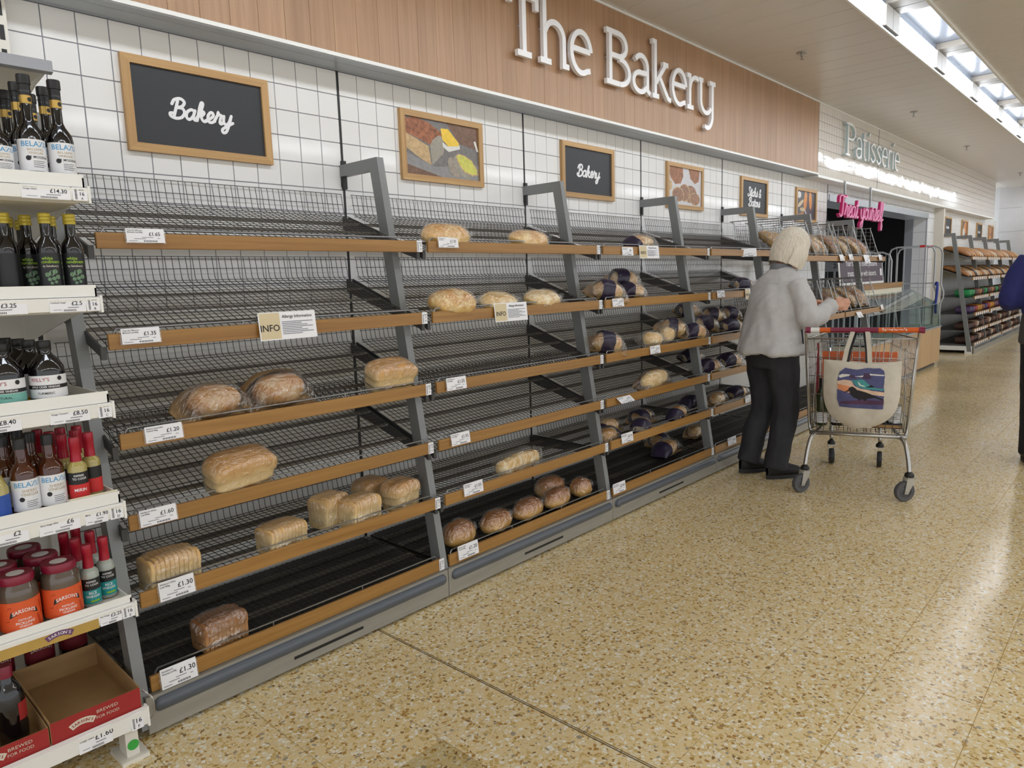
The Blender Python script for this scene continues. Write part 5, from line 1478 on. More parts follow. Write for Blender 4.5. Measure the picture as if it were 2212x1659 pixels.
MB().box((-.155, -.676, 0), (-.036, -.40, .006)).build('tray_base', MT['white_plastic'], b)
MB().box((-.155, -.680, 0), (-.036, -.676, .040)).build('tray_front', mat('cream_plastic', (226, 218, 190), .45), b)
MB().box((-.040, -.676, 0), (-.036, -.40, .034)).box((-.155, -.676, 0), (-.151, -.40, .034)).build('tray_side', MT['white_plastic'], b)

small_bottle(-.113, -.615, zE + .004, 'rice vinegar bottle with teal label, left of the pair', 'rice')
small_bottle(-.062, -.585, zE + .004, 'rice vinegar bottle with teal label, right of the pair', 'rice')
for i, (x, y) in enumerate(((-.118, -.53), (-.125, -.45), (-.070, -.50), (-.085, -.42))):
    small_bottle(x, y, zE + .004, ('first', 'second', 'third', 'fourth')[i] + ' red capped bottle in the shade behind the rice vinegar', 'rice', False)

def jar(x, y, z, lab, full=True):
    t = empty('pickling_jar', (x, y, z)); tag(t, lab, 'jar', 'pickling vinegar jars')
    MB().lathe([(0, .003), (.040, 0), (.046, .008), (.047, .110), (.044, .128), (.038, .138), (.037, .152), (0, .152)], 32).build('glass', MT['g_jar'], t, True)
    MB().lathe([(.0405, .140), (.0415, .143), (.0415, .158), (.039, .1625), (.024, .1625), (.022, .1615), (0, .1615)], 32).build('lid', MT['cap_maroon'], t, True)
    MB().lathe([(0, .1620), (.0205, .1620), (.0205, .1626), (0, .1628)], 24).build('lid_disc', MT['l_white'], t, True)
    r = .0474
    mb = MB(); wrap_rect(mb, r, -.080, .080, .018, .098, 26); mb.build('label', MT['l_orange'], t, True)
    if full:
        mb = MB()
        for q, (a, b_, c) in enumerate(((-.036, .030, .035), (.038, .025, -.03), (-.044, .06, .03), (.046, .06, -.02))):
            wrap_poly(mb, r + .0002, [(a, b_ - .014), (a + .008, b_ - .014), (a + .008 + c * .3, b_ + .026), (a + c * .3, b_ + .026)])
        mb.build('carrot_print', mat('deep_orange_ink', (190, 62, 24), .5) if 'deep_orange_ink' not in bpy.data.materials else bpy.data.materials['deep_orange_ink'], t)
        mb = MB(); wrap_rect(mb, r + .0003, -.026, .030, .020, .096, 12); mb.build('label_panel', MT['l_orange'], t, True)
        mb = MB(); wrap_poly(mb, r + .0005, [(-.034, .056), (-.030, .072)] + [(-.03 + .06 * q / 8, .072 + .010 * math.sin(math.pi * q / 8)) for q in range(1, 8)] + [(.030, .072), (.034, .056)] + [(.034 - .068 * q / 8, .056 + .010 * math.sin(math.pi * q / 8)) for q in range(1, 8)]); mb.build('name_band', MT['l_black'], t)
        mb = MB(); wrap_text(mb, "SARSON'S", r + .0009, .0725, .0135, .03, .92, 0, bend=-9)
        wrap_text(mb, 'DISTILLED', r + .0006, .049, .0068, .01, 1, 0); wrap_text(mb, 'PICKLING', r + .0006, .0395, .0100, .02, 1, 0); wrap_text(mb, 'VINEGAR', r + .0006, .031, .0072, .01, 1, 0)
        mb.build('print', MT['white_letter'], t)
    return t
jar(-.188, -.632, zE, 'pickling vinegar jar with orange label, right of the pair')
jar(-.288, -.636, zE, 'pickling vinegar jar with orange label, at the left edge')
jar(-.205, -.530, zE, 'pickling jar in the shade behind the right jar', False)
jar(-.303, -.530, zE, 'pickling jar in the shade behind the left jar', False)

# ---- cardboard trays and malt vinegar on the lowest shelf
MT['card_red'] = mat('red_printed_card', (158, 36, 34), .55, vary=.05)
MT['card_brown'] = mat('brown_card', (166, 132, 88), .75, vary=.08, vscale=12)
def card_tray(x0, x1, y0, y1, z, h, lab, logo_dx):
    t = empty('cardboard_tray', ((x0 + x1) / 2, y0, z)); tag(t, lab, 'box', 'red cardboard trays')
    w = (x1 - x0) / 2; d = y1 - y0
    MB().box((-w, .002, 0), (w, d, .003)).build('tray_base', MT['card_brown'], t)
    MB().box((-w, 0, 0), (w, .002, h)).build('tray_front', MT['card_red'], t)
    MB().box((-w, .002, 0), (w, .0035, h)).build('tray_front_inside', MT['card_brown'], t)
    for s in (-1, 1):
        MB().prism([(.002, 0), (.002, h), (.03, h * 1.05), (d, h * 1.25), (d, 0)], s * w - .0015, s * w + .0015).build('tray_side', MT['card_brown'], t)
    MB().box((-w, d - .003, 0), (w, d, h * 1.25)).build('tray_back', MT['card_brown'], t)
    mb = MB(); arch_band(mb, .055, logo_dx, -.020, 33, .018, -.0008); mb.build('name_band', MT['t_cream'], t)
    mb = MB(); arch_text(mb, "SARSON'S", .0545, logo_dx, -.020, .0115, -.0014, sp=.92); mb.build('name_print', MT['card_red'], t)
    mb = MB(); put_text(mb, 'BREWED', logo_dx + .064, h * .70, .013, -.001, .0, 1.1); put_text(mb, 'FOR FOOD', logo_dx + .064, h * .42, .012, -.001, .0, 1.0); mb.build('print', MT['t_cream'], t)
    return t
card_tray(-.264, -.036, -.672, -.30, zF, .062, 'empty red cardboard tray printed Sarsons on the lowest shelf', -.038)
card_tray(-.497, -.270, -.672, -.30, zF, .055, 'red cardboard tray holding a dark bottle at the left edge', -.015)
t = empty('vinegar_bottle', (-.330, -.585, zF + .004)); tag(t, 'dark malt vinegar bottle in the left cardboard tray', 'bottle')
MB().lathe([(0, .003), (.030, 0), (.036, .008), (.037, .06), (.034, .075), (.036, .09), (.036, .14), (.026, .17), (.015, .185), (.015, .21), (0, .21)], 28).build('glass', MT['g_black'], t, True)
MB().lathe([(.0165, .195), (.0165, .225), (.015, .228), (0, .228)], 20).build('cap', MT['cap_maroon'], t, True)
mb = MB(); wrap_rect(mb, .0366, .012, .06, .075, .125, 10); mb.build('label', MT['card_red'], t, True)
for i, (x, y) in enumerate(((-.285, -.22), (-.175, -.22), (-.075, -.20))):
    t = empty('vinegar_bottle', (x, y, zF + .004)); tag(t, ('left', 'middle', 'right')[i] + ' dark bottle with red Sarsons label at the back of the lowest shelf', 'bottle', 'malt vinegar bottles at the back')
    MB().lathe([(0, .003), (.036, 0), (.042, .008), (.042, .14), (.03, .17), (.015, .185), (.015, .22), (0, .22)], 24).build('glass', MT['g_black'], t, True)
    mb = MB(); wrap_rect(mb, .0424, -.06, .06, .05, .125, 14); mb.build('label', mat('maroon_label', (112, 20, 32), .5) if 'maroon_label' not in bpy.data.materials else bpy.data.materials['maroon_label'], t, True)
    mb = MB(); wrap_text(mb, "SARSON'S", .0428, .10, .0155, .03, .95, 0, bend=-8); mb.build('print', MT['t_cream'], t)

# ---- deeper rows standing in the shade of each shelf
BKR = [('A', belazu, (-.13, -.44), (-.07, -.44), (-.20, -.44), (-.26, -.5)), ('B', condiment, (-.12, -.40), (-.065, -.47), (-.22, -.50), (-.27, -.56)), ('C', willys, (-.17, -.43), (-.265, -.43), (-.18, -.33), (-.275, -.33)),
       ('D', belazu, (-.21, -.47), (-.275, -.47), (-.22, -.38), (-.29, -.38)), ('E', jar, (-.22, -.425), (-.32, -.425), (-.40, -.53), (-.40, -.64))]
zz_ = {'A': zA, 'B': zB, 'C': zC, 'D': zD, 'E': zE}
for L_, fn_, *sp_ in BKR:
    for i, (x, y) in enumerate(sp_):
        nm_ = {'A': 'balsamic bottle', 'B': 'white condiment bottle', 'C': 'cider vinegar bottle', 'D': 'sherry vinegar bottle', 'E': 'pickling jar'}[L_]
        lb_ = '%s deep in the shaded back rows, %s of four' % (nm_, ('first', 'second', 'third', 'fourth')[i])
        if fn_ is belazu: fn_(x, y, zz_[L_], lb_, L_ == 'D', False)
        elif fn_ is willys: fn_(x, y, zz_[L_], lb_, i % 2 == 1, False)
        else: fn_(x, y, zz_[L_], lb_, False)
# ================================================================== SHOPPING TROLLEY
MT['orange'] = mat('orange_plastic', (216, 96, 26), .4)
MT['maroon'] = mat('maroon_plastic', (126, 26, 62), .35)
MT['tyre'] = mat('grey_tyre', (86, 86, 88), .55)
MT['tyre_dark'] = mat('dark_tyre', (38, 38, 40), .5)
MT['hub'] = mat('wheel_hub', (62, 64, 66), .5)
MT['fork'] = mat('caster_fork', (186, 184, 176), .35, metal=.6)
MT['canvas'] = mat('cotton_canvas', (204, 197, 183), .85, vary=.08, vscale=14, bump=.5, bscale=22)
TR_O = (3.755, -1.500, 0); TR_A = math.radians(17)
tr_ = empty('shopping_trolley', TR_O, TR_A); tag(tr_, 'chrome wire shopping trolley with an orange and maroon handle', 'trolley')
def quad_pt(A, B, C_, D, u, v):
    return (Vector(A) * (1 - u) + Vector(B) * u) * (1 - v) + (Vector(D) * (1 - u) + Vector(C_) * u) * v
def wire_panel(mb, A, B, C_, D, nu, nv, r, rf=None, frame_=True):
    for i in range(nu + 1):
        if not frame_ and i in (0, nu): continue
        mb.tube([quad_pt(A, B, C_, D, i / nu, 0), quad_pt(A, B, C_, D, i / nu, 1)], r, 5)
    for j in range(nv + 1):
        mb.tube([quad_pt(A, B, C_, D, 0, j / nv), quad_pt(A, B, C_, D, 1, j / nv)], r * 1.15, 5)
    if rf: mb.tube([A, B, C_, D], rf, 6, closed=True)
RB = .30; FB = .21
rBL, rBR = (.13, .265, .375), (.13, -.265, .375)
rTL, rTR = (.09, RB, .955), (.09, -RB, .955)
fBL, fBR = (.86, .18, .46), (.86, -.18, .46)
fTL, fTR = (.98, FB, .925), (.98, -FB, .925)
mb = MB(); wire_panel(mb, rBL, rBR, rTR, rTL, 14, 5, .0024); mb.build('rear_panel', MT['chrome'], tr_, 'all')
mb = MB(); wire_panel(mb, rBL, fBL, fTL, rTL, 22, 6, .0020); mb.build('side_panel', MT['chrome'], tr_, 'all')
mb = MB(); wire_panel(mb, rBR, fBR, fTR, rTR, 22, 6, .0020); mb.build('side_panel', MT['chrome'], tr_, 'all')
mb = MB(); wire_panel(mb, fBL, fBR, fTR, fTL, 10, 6, .0020); mb.build('front_panel', MT['chrome'], tr_, 'all')
mb = MB(); wire_panel(mb, rBL, fBL, fBR, rBR, 20, 10, .0022); mb.build('basket_floor', MT['chrome'], tr_, 'all')
mb = MB()
mb.tube([rTL, fTL, fTR, rTR], .006, 8).tube([rTL, rTR], .005, 8)
mb.tube([rBL, rTL], .0055, 8).tube([rBR, rTR], .0055, 8)
mb.tube(cr([(.13, .25, .385), (.13, .25, .60), (.11, .24, .90)], 3), .004, 6).tube(cr([(.13, -.25, .385), (.13, -.25, .60), (.11, -.24, .90)], 3), .004, 6)
mb.build('rim', MT['chrome'], tr_, 'all')
mb = MB()
for s in (-1, 1):
    mb.tube(cr([(.02, s * .285, .165), (.045, s * .276, .25), (.075, s * .258, .335), (.13, s * .23, .362), (.30, s * .21, .366), (.80, s * .16, .375), (.84, s * .155, .31), (.83, s * .155, .165)], 6), .0125, 10)
mb.tube([(.11, .27, .362), (.11, -.27, .362)], .0125, 10).tube([(.80, .16, .375), (.80, -.16, .375)], .011, 10)
mb.tube(cr([(.12, .26, .365), (.13, .275, .45), (.10, .30, .90), (.07, .305, 1.0)], 5), .009, 8).tube(cr([(.12, -.26, .365), (.13, -.275, .45), (.10, -.30, .90), (.07, -.305, 1.0)], 5), .009, 8)
mb.build('chassis', MT['chrome'], tr_, 'all')
# handle, left end first as seen
yy = .318; segs = [(.318, .288, 'maroon', .019), (.288, .238, 'trim_white', .0155), (.238, .178, 'orange', .0155), (.178, -.080, 'maroon', .0155), (-.080, -.288, 'orange', .0155), (-.288, -.318, 'maroon', .019)]
for a, b_, m, r in segs:
    MB().tube([(.055, a - .012, 1.01), (.055, b_ - .012, 1.01)], r, 18).build('handle_grip', MT[m], tr_, True)
mb = MB()
vs, fs = text_geo("Sainsbury's", .030, .01)
mb.add([(.055 - .0160 * math.cos(b_ / .016), -.175 - a, 1.01 + .0160 * math.sin(b_ / .016) + .002) for a, b_ in vs], fs)
mb.build('handle_print', MT['white_letter'], tr_)
# folded child seat flap
MB().bbox((.185, -.205, .655), (.197, .215, .868), .004).build('seat_flap', MT['orange'], tr_, True)
mb = MB(); wire_panel(mb, (.20, .22, .60), (.20, -.21, .60), (.16, -.22, .93), (.16, .23, .93), 8, 3, .0022); mb.build('seat_wires', MT['chrome'], tr_, 'all')
MB().prism([(.20, .40), (.235, .40), (.235, .90), (.19, .92)], .228, .242, 'y').build('seat_strap', mat('dark_red_strap', (140, 24, 36), .5), tr_)
# casters
def caster(x, y, r, yaw, m):
    M = Matrix.Translation((x, y, 0)) @ Matrix.Rotation(yaw, 4, 'Z')
    # wheel trails behind the pivot
    w = MB().lathe([(r * .42, -.013), (r * .55, -.009), (r * .62, -.015), (r * .94, -.0155), (r, -.010), (r, .010), (r * .94, .0155), (r * .62, .015), (r * .55, .009), (r * .42, .013)], 36, M=M @ Matrix.Translation((-.028, 0, r)) @ Matrix.Rotation(math.pi / 2, 4, 'X')).build('wheel', MT[m], tr_, True)
    MB().lathe([(0, -.016), (.010, -.016), (r * .45, -.011), (r * .45, .011), (.010, .016), (0, .016)], 24, M=M @ Matrix.Translation((-.028, 0, r)) @ Matrix.Rotation(math.pi / 2, 4, 'X')).build('hub', MT['hub'], w, True)
    f = MB()
    for s in (-1, 1):
        f.prism([(-.040, r - .012), (-.018, r - .014), (.026, r * 2 + .008), (.022, r * 2 + .024), (-.024, r * 2 + .024)], s * .0195 - .0015, s * .0195 + .0015, 'y', M=M)
    f.box((-.024, -.021, r * 2 + .020), (.024, .021, r * 2 + .026), M=M)
    f.build('fork', MT['fork'], tr_)
    MB().lathe([(0, r * 2 + .026), (.025, r * 2 + .026), (.027, r * 2 + .032), (.025, r * 2 + .044), (.017, r * 2 + .052), (.014, r * 2 + .056), (0, r * 2 + .056)], 22, M=M).build('caster_collar', MT['black'], tr_, True)
    MB().tube([M @ Vector((-.028, -.024, r)), M @ Vector((-.028, .024, r))], .006, 10).build('axle', MT['chrome'], w, True)
# near pair is turned sideways, front pair trails straight
caster(.02, .285, .058, math.radians(-88 - 17 + 58), 'tyre'); caster(.02, -.285, .060, math.radians(-88 - 17 + 48), 'tyre')
caster(.83, .155, .054, math.radians(8), 'tyre_dark'); caster(.83, -.155, .054, math.radians(-2), 'tyre_dark')

# ---- tote bag hanging from the handle
tb_ = empty('tote_bag', TR_O, TR_A); tag(tb_, 'cream canvas tote bag printed with a black bird, hung on the trolley handle', 'bag')
def bag_half(t):      # half width by depth t (0 top .. 1 bottom)
    w = .208 - .004 * t
    if t > .30: w *= max(0.10, 1 - ((t - .30) / .705) ** 3.4) ** .5
    return w
def bag_pt(s, t, side, off=0.0):
    w = bag_half(t); y = -.012 - s * w
    z = .822 - .395 * t + .012 * s * s * (1 - t) - .010 * math.sin(t * 9 + s * 3) * .3 + (.016 * max(0, -s) if t < .05 else 0) * 0
    bulge = (.026 + .040 * math.sin(min(1, t * 1.05) * math.pi) ** .8) * (1 - min(1, abs(s)) ** 3.2) * (1 if t < .97 else .4)
    n = noise.noise(Vector((s * 2.2, t * 3.0, side * 5))) * .008
    x = .012 + side * (bulge + n + off) - (.0 if side < 0 else -.01)
    return (x, y, z)
nS, nT = 66, 60
mbf = MB(); mbf.grid(lambda a, b: bag_pt(a * 2 - 1, b, -1), nS, nT)
mbf.grid(lambda a, b: bag_pt(a * 2 - 1, b, 1), nS, nT)
mbf.grid(lambda a, b: (bag_pt(a * 2 - 1, 0, -1)[0] * (1 - b) + bag_pt(a * 2 - 1, 0, 1)[0] * b, bag_pt(a * 2 - 1, 0, -1)[1], bag_pt(a * 2 - 1, 0, -1)[2] - .02 * math.sin(b * math.pi)), nS, 4)
mbf.build('bag_body', MT['canvas'], tb_, 'all')
for y0, y1, m, side in ((.09, .045, 'canvas', -1), (-.055, -.035, 'canvas', -1), (.075, .03, 'black', 1), (-.045, -.025, 'black', 1)):
    mb = MB()
    pts = [(.012 - .03 * (side < 0) + .02 * (side > 0), y0 * 1.0, .79), (.02 + .02 * side, (y0 * .6 + y1 * .4), .90), (.055 + .018 * side, y1, .995), (.055, y1, 1.0185)]
    for i in range(3):
        a, b_ = Vector(pts[i]), Vector(pts[i + 1])
        mb.add([a + Vector((0, .0125, 0)), a - Vector((0, .0125, 0)), b_ - Vector((0, .0125, 0)), b_ + Vector((0, .0125, 0)), a + Vector((.003, .0125, 0)), a + Vector((.003, -.0125, 0)), b_ + Vector((.003, -.0125, 0)), b_ + Vector((.003, .0125, 0))],
               [(0, 1, 2, 3), (7, 6, 5, 4), (0, 4, 5, 1), (1, 5, 6, 2), (2, 6, 7, 3), (3, 7, 4, 0)])
    mb.build('strap', MT[m], tb_)
def inpoly(p, poly):
    x, y = p; c = False; j = len(poly) - 1
    for i in range(len(poly)):
        if (poly[i][1] > y) != (poly[j][1] > y) and x < (poly[j][0] - poly[i][0]) * (y - poly[i][1]) / (poly[j][1] - poly[i][1]) + poly[i][0]: c = not c
        j = i
    return c
PR = [('navy', (84, 86, 128), [(.0, .30), (.04, .14), (.16, .03), (.4, .05), (.62, .0), (.9, .01), (.98, .08), (1, .2), (.985, .5), (1, .55), (.99, 1), (.06, 1), (.02, .86), (0, .8)]),
      ('sand', (222, 190, 164), [(.0, .35), (.15, .30), (.3, .31), (.37, .44), (.5, .51), (.75, .57), (1, .60), (1, .69), (.7, .66), (.3, .62), (0, .53)]),
      ('clay', (214, 140, 96), [(.0, .41), (.26, .45), (.26, .62), (.02, .54)]),
      ('sea', (74, 150, 152), [(.3, .30), (.55, .27), (.63, .36), (.72, .45), (.82, .50), (1, .53), (1, .565), (.6, .53), (.42, .45)]),
      ('streak', (226, 222, 214), [(.02, .23), (.1, .175), (.27, .165), (.25, .2), (.05, .27)]),
      ('cloud', (226, 222, 214), [(.37, .21), (.6, .165), (.7, .135), (1.0, .185), (.98, .21), (.7, .17), (.5, .215)]),
      ('foam', (232, 232, 226), [(.43, .32), (.48, .37), (.50, .41), (.56, .43), (.60, .47), (.56, .455), (.48, .43), (.45, .37)]),
      ('hill', (78, 60, 88), [(.52, .27), (.57, .12), (.66, .11), (.71, .19), (.72, .26)]), ('far_hill', (78, 60, 88), [(.25, .25), (.28, .17), (.35, .17), (.40, .25)]),
      ('rock', (34, 36, 46), [(.60, .49), (.72, .42), (.80, .48)]),
      ('plum', (86, 56, 84), [(.10, .85), (.5, .80), (1, .79), (1, .89), (.05, .92)]),
      ('bird', (40, 36, 40), [(.24, .52), (.27, .475), (.33, .455), (.38, .49), (.43, .545), (.60, .60), (.76, .67), (1.0, .765), (.985, .79), (.80, .735), (.66, .765), (.60, .82), (.57, .79), (.52, .785), (.47, .82), (.46, .785), (.36, .74), (.285, .66), (.265, .575)]),
      ('beak', (60, 44, 40), [(.25, .53), (.14, .612), (.15, .618), (.275, .575)])]
ng = 132
cellm = {}
for i in range(ng):
    for j in range(ng):
        p = ((i + .5) / ng, (j + .5) / ng)
        hit = None
        for nm, c, poly in PR:
            if inpoly(p, poly): hit = nm
        if hit: cellm.setdefault(hit, []).append((i, j))
cols = {nm: c for nm, c, _ in PR}
for nm, cells_ in cellm.items():
    mb = MB()
    for i, j in cells_:
        q = []
        for a, b_ in ((i, j), (i + 1, j), (i + 1, j + 1), (i, j + 1)):
            s = (a / ng * .60 - .31) / .5; t = .065 + b_ / ng * .61
            s2 = s * .208 / max(bag_half(t), .05) * 1.0
            q.append(bag_pt(s2, t, -1, .0030))
        mb.add(q, [(0, 1, 2, 3)])
    bm = bmesh.new(); me_ = mb.mesh('print', fix=False); bm.from_mesh(me_); bmesh.ops.remove_doubles(bm, verts=bm.verts, dist=1e-5); bm.to_mesh(me_); bm.free()
    me_.materials.append(mat('tote_' + nm, cols[nm], .85, vary=.12, vscale=25))
    for p_ in me_.polygons: p_.use_smooth = True
    inst('print_' + nm, me_, tb_)

# ---- shopping inside the trolley
def TW(x, y, z):
    c, s = math.cos(TR_A), math.sin(TR_A); return (TR_O[0] + x * c - y * s, TR_O[1] + x * s + y * c, z)
def wine(x, y, lab, red=True, h=1.0):
    t = empty('wine_bottle', TW(x, y, .392 + (x - .13) * .116)); tag(t, lab, 'bottle', 'bottles in the trolley')
    t.rotation_euler = (0, 0, TR_A - math.pi / 2)
    MB().lathe([(0, .006), (.032, 0), (.037, .008), (.0375, .175 * h), (.033, .20 * h), (.018, .228 * h), (.0145, .245 * h), (.0145, .295 * h), (0, .295 * h)], 26).build('glass', MT['g_green'] if red else MT['g_black'], t, True)
    MB().lathe([(.0155, .235 * h), (.0155, .298 * h), (.0145, .30 * h), (0, .30 * h)], 20).build('cap', MT['cap_black'] if red else MT['maroon'], t, True)
    mb = MB(); wrap_rect(mb, .0379, -.045, .045, .02, .09, 14); mb.build('label', MT['l_white'], t, True)
    mb = MB()
    for q in range(5): wrap_rect(mb, .0382, -.02, .02 - .006 * (q % 2), .075 - q * .011, .079 - q * .011, 5)
    mb.build('print', MT['ink_soft'], t)
    return t
wine(.185, .205, 'green wine bottle standing in the left rear corner of the trolley')
wine(.20, .115, 'dark bottle with white print beside the green wine bottle', False)
wine(.21, .035, 'dark bottle behind the lower left of the tote bag', False, .9)
wine(.21, -.045, 'dark bottle behind the bottom of the tote bag', False, .9)
wine(.30, .20, 'second wine bottle further into the trolley', False)
def tin_can(x, y, z, lab):
    t = empty('tin_can', TW(x, y, z)); t.rotation_euler = (0, 0, TR_A - math.pi / 2); tag(t, lab, 'tin', 'tins in the trolley')
    MB().lathe([(0, .002), (.0365, .002), (.0375, 0), (.0375, .004), (.0365, .006), (.0365, .102), (.0375, .104), (.0375, .108), (.0365, .106), (0, .104)], 26).build('can', MT['chrome_dull'], t, True)
    mb = MB(); wrap_rect(mb, .0369, -.075, .075, .008, .100, 22); mb.build('label', MT['l_white'], t, True)
    mb = MB()
    for q in range(7): wrap_rect(mb, .0372, -.028, .026 - .008 * (q % 3), .09 - q * .011, .094 - q * .011, 5)
    mb.build('print', MT['ink_soft'], t)
bxz = .392
t = empty('cardboard_tray', TW(.215, -.155, bxz + .012)); t.rotation_euler = (0, 0, TR_A - math.pi / 2); tag(t, 'dark flat box under the white tins in the trolley', 'box')
MB().bbox((-.09, -.075, 0), (.09, .085, .030), .003).build('box_body', MT['ink'], t); MB().box((-.085, -.0765, .006), (.085, -.0752, .024)).build('box_print', MT['card_brown'], t)
tin_can(.19, -.12, bxz + .044, 'white labelled tin, left of the pair in the trolley')
tin_can(.19, -.205, bxz + .044, 'white labelled tin, right of the pair in the trolley')
tin_can(.27, -.16, bxz + .044, 'white labelled tin behind the pair in the trolley')

# ================================================================== PEOPLE
MT['skin'] = mat('skin', (214, 160, 134), .5, vary=.05, vscale=20)
MT['fleece'] = mat('pale_grey_fleece', (196, 195, 195), .9, vary=.04, vscale=40, bump=.15, bscale=160)
MT['collar'] = mat('grey_collar', (120, 122, 128), .85)
MT['jeans'] = mat('black_jeans', (46, 47, 52), .8, vary=.22, vscale=6, bump=.2, bscale=120)
MT['shoe'] = mat('black_shoe', (20, 20, 22), .6)
MT['sole'] = mat('black_sole', (34, 34, 36), .6)
MT['hair'] = mat('silver_blond_hair', (218, 209, 192), .40, vary=.18, vscale=1.0, stretch=(130, 130, 2.0), bump=.12, bscale=1.0)
MT['navy_knit'] = mat('navy_jumper', (36, 42, 104), .85, vary=.08, vscale=30)
MT['grey_hem'] = mat('dark_grey_shirt', (70, 68, 68), .85)
MT['trousers'] = mat('black_trousers', (24, 25, 30), .8)
MT['brown_hair'] = mat('dark_brown_hair', (60, 46, 36), .5, vary=.2, vscale=1.0, stretch=(60, 60, 4))
MT['eye'] = mat('eye', (40, 40, 44), .1)

def loft(mb, rings, n=28, e=1.0):
    """rings: (cx, cy, cz, a forward, b sideways); horizontal ellipses, capped"""
    vs = []; fs = []
    for (cx, cy, cz, a, b) in rings:
        for k in range(n):
            an = 2 * math.pi * k / n; c, s = math.cos(an), math.sin(an)
            vs.append((cx + a * math.copysign(abs(c) ** e, c), cy + b * math.copysign(abs(s) ** e, s), cz))
    for i in range(len(rings) - 1):
        for k in range(n):
            l = (k + 1) % n; fs.append((i * n + k, i * n + l, (i + 1) * n + l, (i + 1) * n + k))
    fs.append(tuple(range(n))[::-1]); fs.append(tuple((len(rings) - 1) * n + k for k in range(n)))
    mb.add(vs, fs)
def ball(mb, c, r, M=None, nu=18, nv=12):
    rx, ry, rz = r if isinstance(r, tuple) else (r, r, r)
    base = Matrix.Translation(c) if M is None else M @ Matrix.Translation(c)
    mb.grid(lambda a, b: (rx * math.cos(2 * math.pi * a) * math.cos(math.pi * (b - .5)), ry * math.sin(2 * math.pi * a) * math.cos(math.pi * (b - .5)), rz * math.sin(math.pi * (b - .5))), nu, nv, wrapu=True, M=base)
def remesh(mb, name, m, voxel, smooth=6, factor=.5, disp=None):
    ob = bpy.data.objects.new('tmp_' + name, mb.mesh('tmp_' + name)); COL.objects.link(ob)
    md = ob.modifiers.new('r', 'REMESH'); md.mode = 'VOXEL'; md.voxel_size = voxel
    if smooth:
        ms = ob.modifiers.new('s', 'SMOOTH'); ms.iterations = smooth; ms.factor = factor
    dg = bpy.context.evaluated_depsgraph_get()
    me = bpy.data.meshes.new_from_object(ob.evaluated_get(dg))
    bpy.data.objects.remove(ob)
    me.name = name; me.materials.clear(); me.materials.append(m)
    if disp:
        nr = [v.normal.copy() for v in me.vertices]
        for v, q in zip(me.vertices, nr): v.co += q * disp(v.co)
    for p in me.polygons: p.use_smooth = True
    return me

